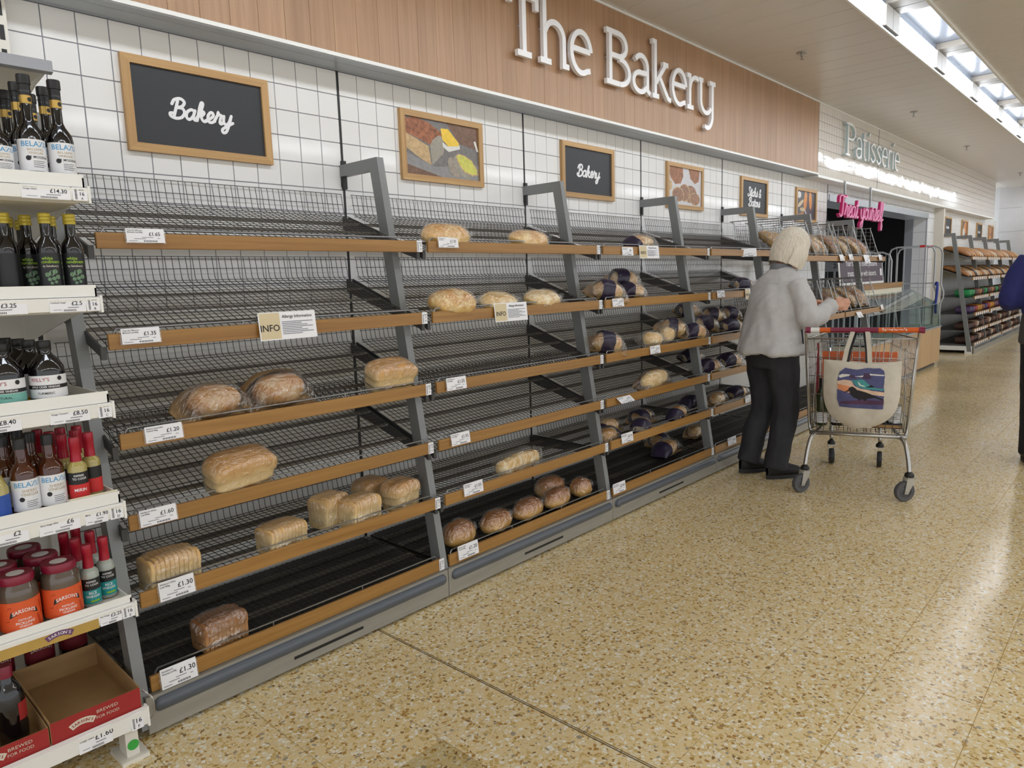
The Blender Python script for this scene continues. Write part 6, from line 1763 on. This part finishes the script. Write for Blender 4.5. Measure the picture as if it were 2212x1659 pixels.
def make_person(loc, yaw, label, J, clothes, hair_kind):
    """local frame: x forward, y left"""
    body = MB()
    S = J['scale']
    def V3(p): return Vector(p)
    # torso, neck
    loft(body, [(x, y, z, a * .82, b * .82) for x, y, z, a, b in J['torso']])
    nk = J['neck']; hc = V3(J['head'])
    body.tube([V3(nk) - Vector((.01, 0, .06)), V3(nk), hc - Vector((.02, 0, .06))], [.062, .052, .052], 16)
    HM = Matrix.Translation(hc) @ Matrix.Rotation(J['nod'], 4, 'Y')
    ball(body, (0, 0, .012), (.098, .077, .108), HM, 26, 18)
    ball(body, (.030, 0, -.055), (.066, .060, .066), HM)          # jaw
    ball(body, (.100, 0, -.020), (.020, .013, .022), HM); ball(body, (.094, 0, .008), (.012, .009, .03), HM)   # nose
    ball(body, (.086, 0, .036), (.018, .05, .012), HM)            # brow
    ball(body, (.088, 0, -.062), (.014, .025, .007), HM); ball(body, (.086, 0, -.074), (.013, .022, .008), HM)   # lips
    ball(body, (.078, 0, -.100), (.020, .024, .018), HM)          # chin
    for s in (-1, 1): ball(body, (-.005, s * .078, -.008), (.020, .009, .032), HM)
    for side in ('R', 'L'):
        sh, el, wr = [V3(p) for p in J['arm' + side]]
        body.tube(cr([sh, (sh * .5 + el * .5), el, (el * .5 + wr * .5), wr], 3), [.05, .05, .049, .047, .045, .043, .042, .041, .040, .037, .033, .030, .028], 14)
        d = V3(J['hand' + side]).normalized(); left = Vector((0, 1 if side == 'R' else -1, 0)); left = (left - d * left.dot(d)).normalized(); upv = d.cross(left) * (1 if side == 'R' else -1)
        if upv.z < 0: upv = -upv
        W = wr
        body.tube([W - d * .01, W + d * .035, W + d * .062], [.026, .029, .026], 12)
        for i in range(4):
            off = upv * (.029 - .0195 * i)
            body.tube([W + d * .03 + off * .75, W + d * (.088 - .006 * abs(i - 1)) + off], [.014, .0115], 8)
            K = W + d * (.088 - .006 * abs(i - 1)) + off; l = (1, 1.08, 1.0, .82)[i]
            body.tube(cr([K, K + d * .030 * l + left * .012, K + d * .034 * l + left * .034 * l, K + d * .008 + left * .046 * l], 3), [.0108, .0104, .0102, .010, .0098, .0096, .0094, .009, .0086, .008], 8)
        B = W + d * .025 + upv * .026 + left * .008
        body.tube(cr([B, B + d * .028 + upv * .014 + left * .014, B + d * .056 + upv * .012 + left * .026, B + d * .078 + upv * .004 + left * .030], 3), [.014, .0135, .013, .0125, .0122, .012, .0115, .011, .010, .009], 8)
    for side in ('R', 'L'):
        hp, kn, an = [V3(p) for p in J['leg' + side]]
        body.tube(cr([hp, hp * .5 + kn * .5, kn, kn * .5 + an * .5, an], 3), [.085, .082, .078, .072, .066, .058, .052, .050, .052, .048, .040, .034, .029], 16)
        fd = V3(J['foot' + side]).normalized()
        body.tube([an - fd * .022 - Vector((0, 0, .03)), an + fd * .06 - Vector((0, 0, .042)), an + fd * .135 - Vector((0, 0, .052))], [.024, .026, .016], 12)
    me = remesh(body, 'person', MT['skin'], .0058, 4)
    root = inst('person', me, None, loc, (0, 0, yaw)); tag(root, label, 'person')
    for s in (-1, 1):
        mb = MB(); ball(mb, (.081, s * .030, .014), .0125, HM); mb.build('eye', MT['eye'], root, 'all')
    clothes(root, J, HM)
    # shoes
    for side in ('R', 'L'):
        hp, kn, an = [V3(p) for p in J['leg' + side]]; fd = V3(J['foot' + side]).normalized()
        ang = math.atan2(fd.y, fd.x); heel = an - fd * .068; lift = J.get('lift' + side, 0)
        M = Matrix.Translation((heel.x, heel.y, lift)) @ Matrix.Rotation(ang, 4, 'Z') @ Matrix.Rotation(J.get('tilt' + side, 0), 4, 'Y')
        mb = MB()
        def up(a, b):
            u = a; an_ = 2 * math.pi * b
            w = .030 + .018 * math.sin(min(1, u * 1.25) * math.pi * .62); w *= max(.03, 1 - max(0, (u - .78) / .22) ** 2.2) ** .5 * max(.05, min(1, (u + .02) / .10)) ** .5
            h = (.088 * (1 - u) ** .9 + .042) * max(.05, 1 - max(0, (u - .86) / .14) ** 2) ** .6 if u > .28 else .100
            c, s = math.cos(an_), math.sin(an_)
            return (.272 * u, w * c, .016 + h * .5 + h * .5 * s)
        mb.grid(up, 22, 18, wrapv=True, M=M); sh = mb.build('shoe', MT['shoe'], root, 'all')
        mb = MB(); pts = []
        for k in range(28):
            a = 2 * math.pi * k / 28; pts.append((.138 + .143 * math.cos(a), (.038 + .010 * math.cos(a)) * math.sin(a)))
        mb.prism(pts, 0, .026, 'z', M=M); mb.build('sole', MT['sole'], sh)
    hair_kind(root, HM)
    return root

def bob_hair(root, HM):
    mb = MB(); nt_, nv_ = 168, 26
    def fn(a, b, g=1.0):
        th = 2 * math.pi * a - math.pi          # 0 = front
        f = abs(th) / math.pi                    # 0 front .. 1 back
        length = 1.0 if f > .30 else max(.34, .34 + (f - .16) / .14 * .66) if f > .16 else .34
        ph = b * length
        if ph < .5:
            q = ph / .5 * math.pi / 2
            r = math.sin(q); z = .012 + .126 * math.cos(q)
        else:
            k = (ph - .5) / .5
            r = 1.0 + .10 * math.sin(k * math.pi) - .06 * k + (.10 * k if f < .62 else -.10 * k)
            z = .012 - k * (.152 if f < .7 else .150)
        ax = .118 if abs(th) > math.pi / 2 else .112
        st = .0011 * math.sin(th * 47 + 1.2 * math.sin(b * 2 + th * 5)) * min(1, b * 2) + .002 * noise.noise(Vector((th * 4, b * 1.2, 3)))
        return ((ax * r * g + st) * math.cos(th) - .006, (.104 * r * g + st) * math.sin(th), z)
    mb.grid(lambda a, b: fn(a, b), nt_, nv_, wrapu=True, M=HM)
    mb.grid(lambda a, b: fn(a, b, .90), nt_, nv_, wrapu=True, M=HM)
    mb.build('hair', MT['hair'], root, 'all', fix=False)
def short_hair(root, HM):
    mb = MB()
    def fn(a, b):
        th = 2 * math.pi * a - math.pi; f = abs(th) / math.pi
        ln = .40 if f < .3 else .40 + (f - .3) * .52
        q = b * ln * math.pi
        return (.108 * math.sin(q) * math.cos(th) - .008, .086 * math.sin(q) * math.sin(th), .018 + .112 * math.cos(q))
    mb.grid(fn, 40, 14, wrapu=True, M=HM); mb.build('hair', MT['brown_hair'], root, 'all', fix=False)

def fold(s, amp, dirz=2.2):
    def d(co): return amp * (noise.noise(Vector((co.x * s, co.y * s, co.z * s * .45 + co.x * 3))) + .5 * noise.noise(Vector((co.x * s * 2.3 + 4, co.y * s * 2.3, co.z * s))))
    return d
def woman_clothes(root, J, HM):
    mb = MB()
    loft(mb, [(-.030, 0, .845, .196, .252), (-.028, 0, .90, .188, .244), (-.018, 0, 1.0, .172, .232), (-.004, 0, 1.1, .158, .222), (.008, 0, 1.2, .146, .208), (.020, 0, 1.28, .128, .192), (.032, 0, 1.335, .104, .162), (.046, 0, 1.375, .078, .10), (.055, 0, 1.40, .066, .075)], 36)
    for side in ('R', 'L'):
        sh, el, wr = [Vector(p) for p in J['arm' + side]]
        s2 = Vector((sh.x, sh.y * .86, sh.z))
        mb.tube(cr([s2, sh * .5 + el * .5, el, el * .45 + wr * .55, wr - (wr - el).normalized() * .012], 4), [.078, .078, .077, .075, .073, .072, .072, .072, .071, .067, .062, .058, .056, .053, .051, .050, .050], 18)
    f = fold(8, .016)
    def creases(co):
        # soft cloth: broad folds, plus finer diagonal creases down the back and round the elbow
        d = co.y * .55 + co.z
        return f(co) * (1.0 if co.z < 1.3 else .45) + .0085 * math.sin(co.y * 26 + co.z * 9 + 3 * noise.noise(co * 4)) * max(0, min(1, (1.25 - co.z) / .3)) + .0045 * noise.noise(Vector((co.x * 26, co.y * 12 + d * 8, d * 20)))
    me = remesh(mb, 'jacket', MT['fleece'], .008, 7, .5, creases)
    o = inst('jacket', me, root); tag(o, 'pale grey fleece jacket')
    nk = Vector(J['neck'])
    c = MB(); c.grid(lambda a, b: (nk.x - .012 + (.072 - .006 * b) * math.cos(2 * math.pi * a), (.076 - .008 * b) * math.sin(2 * math.pi * a), 1.378 + .036 * b + .012 * math.cos(2 * math.pi * a) * -1), 30, 4, wrapu=True)
    c.build('collar', MT['collar'], o, 'all')
    z = MB()
    def side_pt(zz):
        a = .172 + (1.0 - zz) * .16; b = .232 + (1.0 - zz) * .13; ph = math.radians(72)
        return (-.018 + a * math.cos(ph) + .002, -b * math.sin(ph) - .004, zz)
    z.tube([side_pt(.91), side_pt(.95), side_pt(1.0)], .0055, 6); z.build('pocket_zip', MT['black'], o)
    mb = MB()
    loft(mb, [(-.02, 0, .74, .125, .165), (-.02, 0, .82, .140, .182), (-.02, 0, .93, .130, .172)], 28)
    for side in ('R', 'L'):
        hp, kn, an = [Vector(p) for p in J['leg' + side]]
        mb.tube(cr([hp, hp * .5 + kn * .5, kn, kn * .5 + an * .5, an - Vector((0, 0, .022))], 4), [.108, .108, .105, .102, .098, .094, .090, .086, .083, .081, .080, .079, .078, .077, .076, .076, .077], 18)
    f2 = fold(13, .010)
    inst('jeans', remesh(mb, 'jeans', MT['jeans'], .009, 5, .5, f2), root)
JW = {'scale': 1.0, 'torso': [(-.01, 0, .80, .12, .17), (-.01, 0, .95, .13, .17), (.0, 0, 1.1, .13, .17), (.02, 0, 1.25, .12, .18), (.03, 0, 1.34, .08, .13)], 'neck': (.058, 0, 1.40), 'head': (.128, 0, 1.525), 'nod': math.radians(26),
      'armR': [(.03, -.185, 1.29), (.055, -.262, 1.065), (.318, -.175, 1.135)], 'handR': (1, -.20, .10), 'armL': [(.03, .185, 1.29), (.10, .245, 1.07), (.33, .09, 1.12)], 'handL': (1, -.3, .05),
      'legR': [(-.01, -.092, .86), (.035, -.095, .47), (-.035, -.095, .09)], 'footR': (1, -.05, 0), 'legL': [(-.02, .092, .86), (.0, .09, .47), (-.125, .09, .105)], 'footL': (1, .12, 0), 'liftL': .012, 'tiltL': .06}
make_person((3.95, -.90, 0), math.radians(-30), 'woman in a pale grey fleece and black jeans with silver blond hair', JW, woman_clothes, bob_hair)

def man_clothes(root, J, HM):
    mb = MB()
    loft(mb, [(.0, 0, 1.03, .155, .205), (.0, 0, 1.12, .158, .212), (.005, 0, 1.28, .150, .215), (.01, 0, 1.40, .125, .190), (.02, 0, 1.46, .085, .12), (.025, 0, 1.50, .066, .07)], 32)
    for side in ('R', 'L'):
        sh, el, wr = [Vector(p) for p in J['arm' + side]]
        mb.tube(cr([Vector((sh.x, sh.y * .85, sh.z)), sh * .5 + el * .5, el, el * .5 + wr * .5, wr], 3), [.078, .080, .078, .074, .072, .070, .068, .064, .06, .056, .052, .048, .046], 16)
    inst('jumper', remesh(mb, 'jumper', MT['navy_knit'], .011, 6, .5, fold(8, .008)), root)
    mb = MB(); loft(mb, [(.0, 0, .83, .165, .215), (.0, 0, .95, .160, .210), (.0, 0, 1.06, .150, .200)], 28)
    inst('shirt_hem', remesh(mb, 'shirt_hem', MT['grey_hem'], .012, 3), root)
    mb = MB(); loft(mb, [(0, 0, .78, .125, .17), (0, 0, .88, .14, .185), (0, 0, .95, .13, .17)], 24)
    for side in ('R', 'L'):
        hp, kn, an = [Vector(p) for p in J['leg' + side]]
        mb.tube(cr([hp, kn, an - Vector((0, 0, .02))], 5), [.105, .104, .10, .096, .09, .086, .083, .08, .078, .077, .077], 16)
    inst('trousers', remesh(mb, 'trousers', MT['trousers'], .011, 4, .5, fold(12, .005)), root)
JM = {'scale': 1.0, 'torso': [(0, 0, .85, .12, .16), (0, 0, 1.0, .13, .165), (0, 0, 1.2, .135, .175), (.01, 0, 1.38, .12, .18), (.02, 0, 1.46, .08, .12)], 'neck': (.03, 0, 1.52), 'head': (.06, 0, 1.66), 'nod': math.radians(8),
      'armR': [(.01, -.20, 1.40), (-.02, -.28, 1.13), (.20, -.20, 1.10)], 'handR': (1, .35, .0), 'armL': [(.01, .20, 1.40), (-.02, .28, 1.13), (.20, .20, 1.10)], 'handL': (1, -.35, .0),
      'legR': [(0, -.095, .90), (.03, -.095, .49), (-.03, -.095, .09)], 'footR': (1, -.1, 0), 'legL': [(0, .095, .90), (.03, .095, .49), (-.03, .095, .09)], 'footL': (1, .1, 0)}
make_person((5.25, -2.29, 0), math.radians(10), 'person in a navy jumper and black trousers at the right edge', JM, man_clothes, short_hair)
# ================================================================== CHILLED CABINET BY THE DOORWAY
MT['cab_wood'] = wood('cabinet_oak_panel', (176, 140, 94), (200, 166, 120), 'z', .5, rnd=.05)
MT['cream'] = mat('cream_metal', (216, 210, 190), .45)
MT['board_plum'] = mat('plum_sign_board', (74, 58, 72), .45)
cb = empty('chilled_cabinet', (9.30, -.22, 0)); tag(cb, 'glass topped chilled cabinet with pale wood front by the doorway', 'cabinet')
cx0, cx1 = -1.62, 1.58; cy0, cy1 = -.25, .17
MB().box((cx0 + .05, cy0 + .05, .0), (cx1 - .05, cy1 - .02, .05)).build('plinth', MT['black'], cb)
MB().box((cx0, cy0 + .012, .05), (cx1, cy1, .52)).build('body', MT['cream'], cb)
nP = 6
for i in range(nP):
    a = cx0 + (cx1 - cx0) * i / nP; b_ = cx0 + (cx1 - cx0) * (i + 1) / nP
    MB().bbox((a + .003, cy0, .05), (b_ - .003, cy0 + .012, .535), .002).build('wood_panel', MT['cab_wood'], cb)
MB().box((cx1, cy0 + .01, .05), (cx1 + .01, cy1, .535)).build('wood_panel', MT['cab_wood'], cb)
MB().box((cx0, cy0 - .006, .535), (cx1 + .012, cy1, .555)).build('worktop_rail', MT['trim_grey'], cb)
MB().box((cx0 + .05, cy0 + .05, .556), (cx1 - .05, cy1 - .04, .57)).build('well', mat('cabinet_well', (190, 196, 190), .4), cb)
# sloping glass: front panes, end pane, lid
for i in range(3):
    a = cx0 + (cx1 - cx0) * i / 3; b_ = cx0 + (cx1 - cx0) * (i + 1) / 3
    MB().prism([(cy0 + .004, .556), (cy0 + .05, .86), (cy0 + .056, .86), (cy0 + .010, .556)], a + .004, b_ - .004).build('glass_front', MT['glass'], cb)
    MB().prism([(cy0 + .05, .862), (cy1 - .02, 1.06), (cy1 - .02, 1.066), (cy0 + .05, .868)], a + .004, b_ - .004).build('glass_lid', MT['glass'], cb)
MB().prism([(cy0 + .01, .556), (cy0 + .05, .86), (cy1 - .02, 1.06), (cy1 - .02, .556)], cx1 - .006, cx1).build('glass_end', MT['glass'], cb)
mb = MB()
for x in (cx0, cx0 + 1.067, cx0 + 2.133, cx1):
    mb.tube([(x, cy0 + .053, .863), (x, cy1 - .02, 1.063)], .005, 6).tube([(x, cy0 + .01, .556), (x, cy0 + .053, .863)], .004, 6)
mb.tube([(cx0, cy0 + .053, .863), (cx1, cy0 + .053, .863)], .005, 6).tube([(cx0, cy1 - .02, 1.063), (cx1, cy1 - .02, 1.063)], .009, 6)
mb.build('glass_frame', MT['chrome_dull'], cb)
MB().box((cx0, cy1 - .03, 1.055), (cx1 - .55, cy1 + .02, 1.12)).build('lamp_canopy', MT['cream'], cb)
MB().bbox((cx0, cy1 - .04, 1.12), (cx1 - .55, cy1 + .04, 1.19), .004).build('canopy_wood', MT['fascia'], cb)
# plum notice board standing on the canopy
nb_ = empty('notice_board', (8.78, -.02, 1.192), rot=(-.10, 0, 0)); tag(nb_, 'plum notice board about chilled patisserie desserts above the cabinet', 'sign')
MB().bbox((-.86, -.012, 0), (.86, .0, .36), .004).build('board_frame', MT['trim_white'], nb_)
MB().box((-.82, -.016, .03), (.82, -.012, .335)).build('board', MT['board_plum'], nb_)
mb = MB(); put_text(mb, 'Your favourite chilled patisserie', -.02, .255, .100, -.0175, .005, .95); put_text(mb, 'treats are now with desserts.', -.02, .135, .100, -.0175, .005, .95)
put_bar(mb, .70, .78, .10, .19, -.0175); mb.build('print', MT['white_letter'], nb_)

# ================================================================== ROLL CAGES IN THE DOORWAY
MT['cage_tube'] = mat('cage_tube', (176, 178, 180), .35, metal=.35)
def cage(x, y, label, w=.68, d=.75, h=1.68, yaw=0.0, red=True, kink=False, plate=None):
    t = empty('roll_cage', (x, y, 0), yaw); tag(t, label, 'roll cage', 'roll cages parked at the doorway')
    for s in (-1, 1):
        X = s * d / 2
        mb = MB()
        if kink: pts = [(X, -w / 2, .18), (X, -w / 2, .84), (X, -w / 2 - .035, .93), (X, -w / 2 - .035, 1.02), (X, -w / 2, 1.12), (X, -w / 2, h - .10), (X, -w / 2 + .03, h - .03), (X, -w / 2 + .10, h), (X, w / 2 - .10, h), (X, w / 2 - .03, h - .03), (X, w / 2, h - .10), (X, w / 2, .18)]
        else: pts = [(X, -w / 2, .18), (X, -w / 2, h - .12), (X, -w / 2 + .03, h - .04), (X, -w / 2 + .12, h), (X, w / 2 - .12, h), (X, w / 2 - .03, h - .04), (X, w / 2, h - .12), (X, w / 2, .18)]
        mb.tube(pts, .013, 8)
        for q in range(5): mb.tube([(X, -w / 2 + w * (q + 1) / 6, .2), (X, -w / 2 + w * (q + 1) / 6, h - .01)], .004, 5)
        for z in (.45, .8, 1.15): mb.tube([(X, -w / 2, z), (X, w / 2, z)], .005, 5)
        o = mb.build('side_frame', MT['cage_tube'], t, True)
        if red: MB().tube([(X, -w / 2 + .13, h), (X, -w / 2 + .20, h)], .017, 10).build('red_grip', MT['l_red'], o)
        if plate and s < 0:
            if len(plate) > 2:
                pb_ = MB(); vs, fs = text_geo(plate, .085, .02); pb_.add([(X - .0055, -a, h - .17 + b) for a, b in vs], fs); pb_.build('plate_print', MT['ink'], o)
            MB().box((X - .004, -w / 2 + .03, h - .42 if len(plate) < 3 else h - .24), (X + .004, w / 2 - .03, h - .10)).build('name_plate', mat('cage_plate', (150, 152, 156), .5) if 'cage_plate' not in bpy.data.materials else bpy.data.materials['cage_plate'], o)
    mb = MB()
    for z in (.2, 1.12): mb.tube([(-d / 2, w / 2, z), (d / 2, w / 2, z)], .006, 6)
    mb.tube([(-d / 2, -w / 2, 1.12), (d / 2, -w / 2, 1.12)], .004, 6)
    mb.build('cross_bar', MT['chrome_dull'], t)
    MB().bbox((-d / 2, -w / 2, .15), (d / 2, w / 2, .19), .006).build('base', MT['chrome_dull'], t)
    for sx in (-1, 1):
        for sy in (-1, 1):
            MB().lathe([(.02, -.015), (.055, -.015), (.06, -.01), (.06, .01), (.055, .015), (.02, .015)], 18, M=Matrix.Translation((sx * d * .42, sy * w * .4, .06)) @ Matrix.Rotation(math.pi / 2, 4, 'X')).box((sx * d * .42 - .02, sy * w * .4 - .02, .10), (sx * d * .42 + .02, sy * w * .4 + .02, .15)).build('castor', MT['tyre'], t, True)
    return t
cage(9.30, .34, 'roll cage nearest the bread baskets with a numbered plate', w=.46, d=.5, h=1.60, red=False, plate='2021')
cage(10.25, .34, 'roll cage with a plain grey plate in the doorway', w=.46, d=.5, h=1.61, red=False, plate='1')
cage(11.12, -.05, 'roll cage with kinked tubes, red grips and a blue strap', w=.60, d=.44, h=1.68, kink=True)
mb = MB(); 
st = empty('strap', (10.90, -.37, 0)); tag(st, 'blue strap hanging from the kinked roll cage', 'strap')
MB().tube(cr([(.03, .02, 1.12), (.0, -.02, 1.16), (-.02, -.03, 1.05), (-.018, -.02, .85), (-.02, -.025, .72)], 5), .016, 6).build('strap_band', mat('blue_strap', (40, 60, 150), .5), st, True)

# ================================================================== FAR BAKERY SHELVING
FG = [12.48 + 1.3 * k for k in range(5)]
MT['far_shelf'] = mat('far_shelf_metal', (120, 120, 120), .45, metal=.4)
far_post = MB().prism([(y, z) for y, z in post_poly], -.022, .022).mesh('post', MT['steel'])
flv = [(-.52, 1.50, 1.68), (-.54, 1.18, 1.38), (-.58, .88, .90), (-.60, .62, .62), (-.60, .36, .36), (-.61, .14, .14)]
tick_me = MB().box((0, 0, 0), (.08, .003, .044)).mesh('shelf_ticket', MT['paper'])
for k in range(4):
    b_ = empty('far_shelving', (FG[k], 0, 0)); tag(b_, ('nearest bay of the far bakery shelving, with an open end', 'second bay of the far bakery shelving', 'third bay of the far bakery shelving', 'farthest bay of the far bakery shelving')[k], 'shelving', 'far bakery shelving bays')
    inst('post', far_post, b_, (0, 0, 0))
    if k == 3: inst('post', far_post, b_, (1.3, 0, 0))
    for (yf, zf, zb) in flv:
        s = MB().prism([(yf + .01, zf - .012), (yf + .01, zf), (-.01, zb), (-.01, zb - .012)], .02, 1.28).build('shelf', MT['far_shelf'], b_)
        MB().bbox((.03, yf - .005, zf - .02), (1.27, yf + .01, zf + .03), .002).build('fascia', MT['fascia'], s)
        for q in range(7): inst('shelf_ticket', tick_me, s, (.08 + q * .165, yf - .009, zf - .022))
    MB().box((0, -.63, .0), (1.3, -.61, .13)).build('kick_panel', MT['kick'], b_)
    inst('bumper_rail', bump_me, b_, (.02, -.03, 0))
    if k == 0: MB().box((-.02, -.60, .05), (.0, -.02, .12)).box((-.02, -.60, .0), (.0, -.5, .05)).build('end_kick', MT['trim_white'], b_)
fcol = [('brown bread', (164, 112, 66)), ('golden pastry', (196, 140, 76)), ('green wrapped', (40, 140, 80)), ('purple wrapped', (84, 62, 104)), ('red wrapped', (150, 40, 50)), ('yellow wrapped', (190, 130, 44)), ('dark brown', (70, 46, 38)), ('cream paper', (196, 176, 150)), ('rust coloured', (122, 78, 58))]
pk_m = [mat('packet_%d' % i, c, .5, vary=.25, vscale=25) for i, (n_, c) in enumerate(fcol)]
pk_me = {}
random.seed(11)
pick = {0: [0, 0, 1, 0, 1, 7], 1: [0, 7, 1, 6, 7, 1], 2: [2, 2, 6, 8, 0, 6], 3: [3, 3, 4, 5, 5, 8], 4: [6, 6, 8, 7, 6, 8], 5: [6, 8, 6, 6, 7, 8]}
lvn = ['top', 'second', 'third', 'fourth', 'fifth', 'bottom']
for k in range(4):
    for li, (yf, zf, zb) in enumerate(flv):
        for q in range(6):
            ci = pick[li][(q + k * (1 if li > 1 else 0)) % 6]
            key = (ci, li < 2)
            if key not in pk_me:
                L, W, H = (.19, .42, .085) if li < 2 else (.15, .22, .115)
                mb = MB()
                if li < 2: mb.grid(pillow(W, L, H, ci + 3, amp=.004), 12, 12, wrapv=True, M=Matrix.Rotation(math.pi / 2, 4, 'Z'))
                else: mb.grid(tin_fn(L, W, H, 1, 1.04, ci, .006), 20, 12, wrapu=True)
                pk_me[key] = mb.mesh('packet', pk_m[ci], 'all')
            yc = -.28 if li < 2 else yf + .17
            zc = zf + (yc - yf) / (-.01 - yf) * (zb - zf)
            sl = math.atan((zb - zf) / (-.01 - yf))
            o = inst('bread_packet', pk_me[key], None, (FG[k] + .13 + q * .207, yc, zc + .008), (sl, 0, random.uniform(-.06, .06)))
            tag(o, '%s packet, %s along the %s shelf of the far shelving, %s bay' % (fcol[ci][0], ('first', 'second', 'third', 'fourth', 'fifth', 'sixth')[q], lvn[li], ('nearest', 'second', 'third', 'last')[k]), 'packet', 'packets on the far shelving')
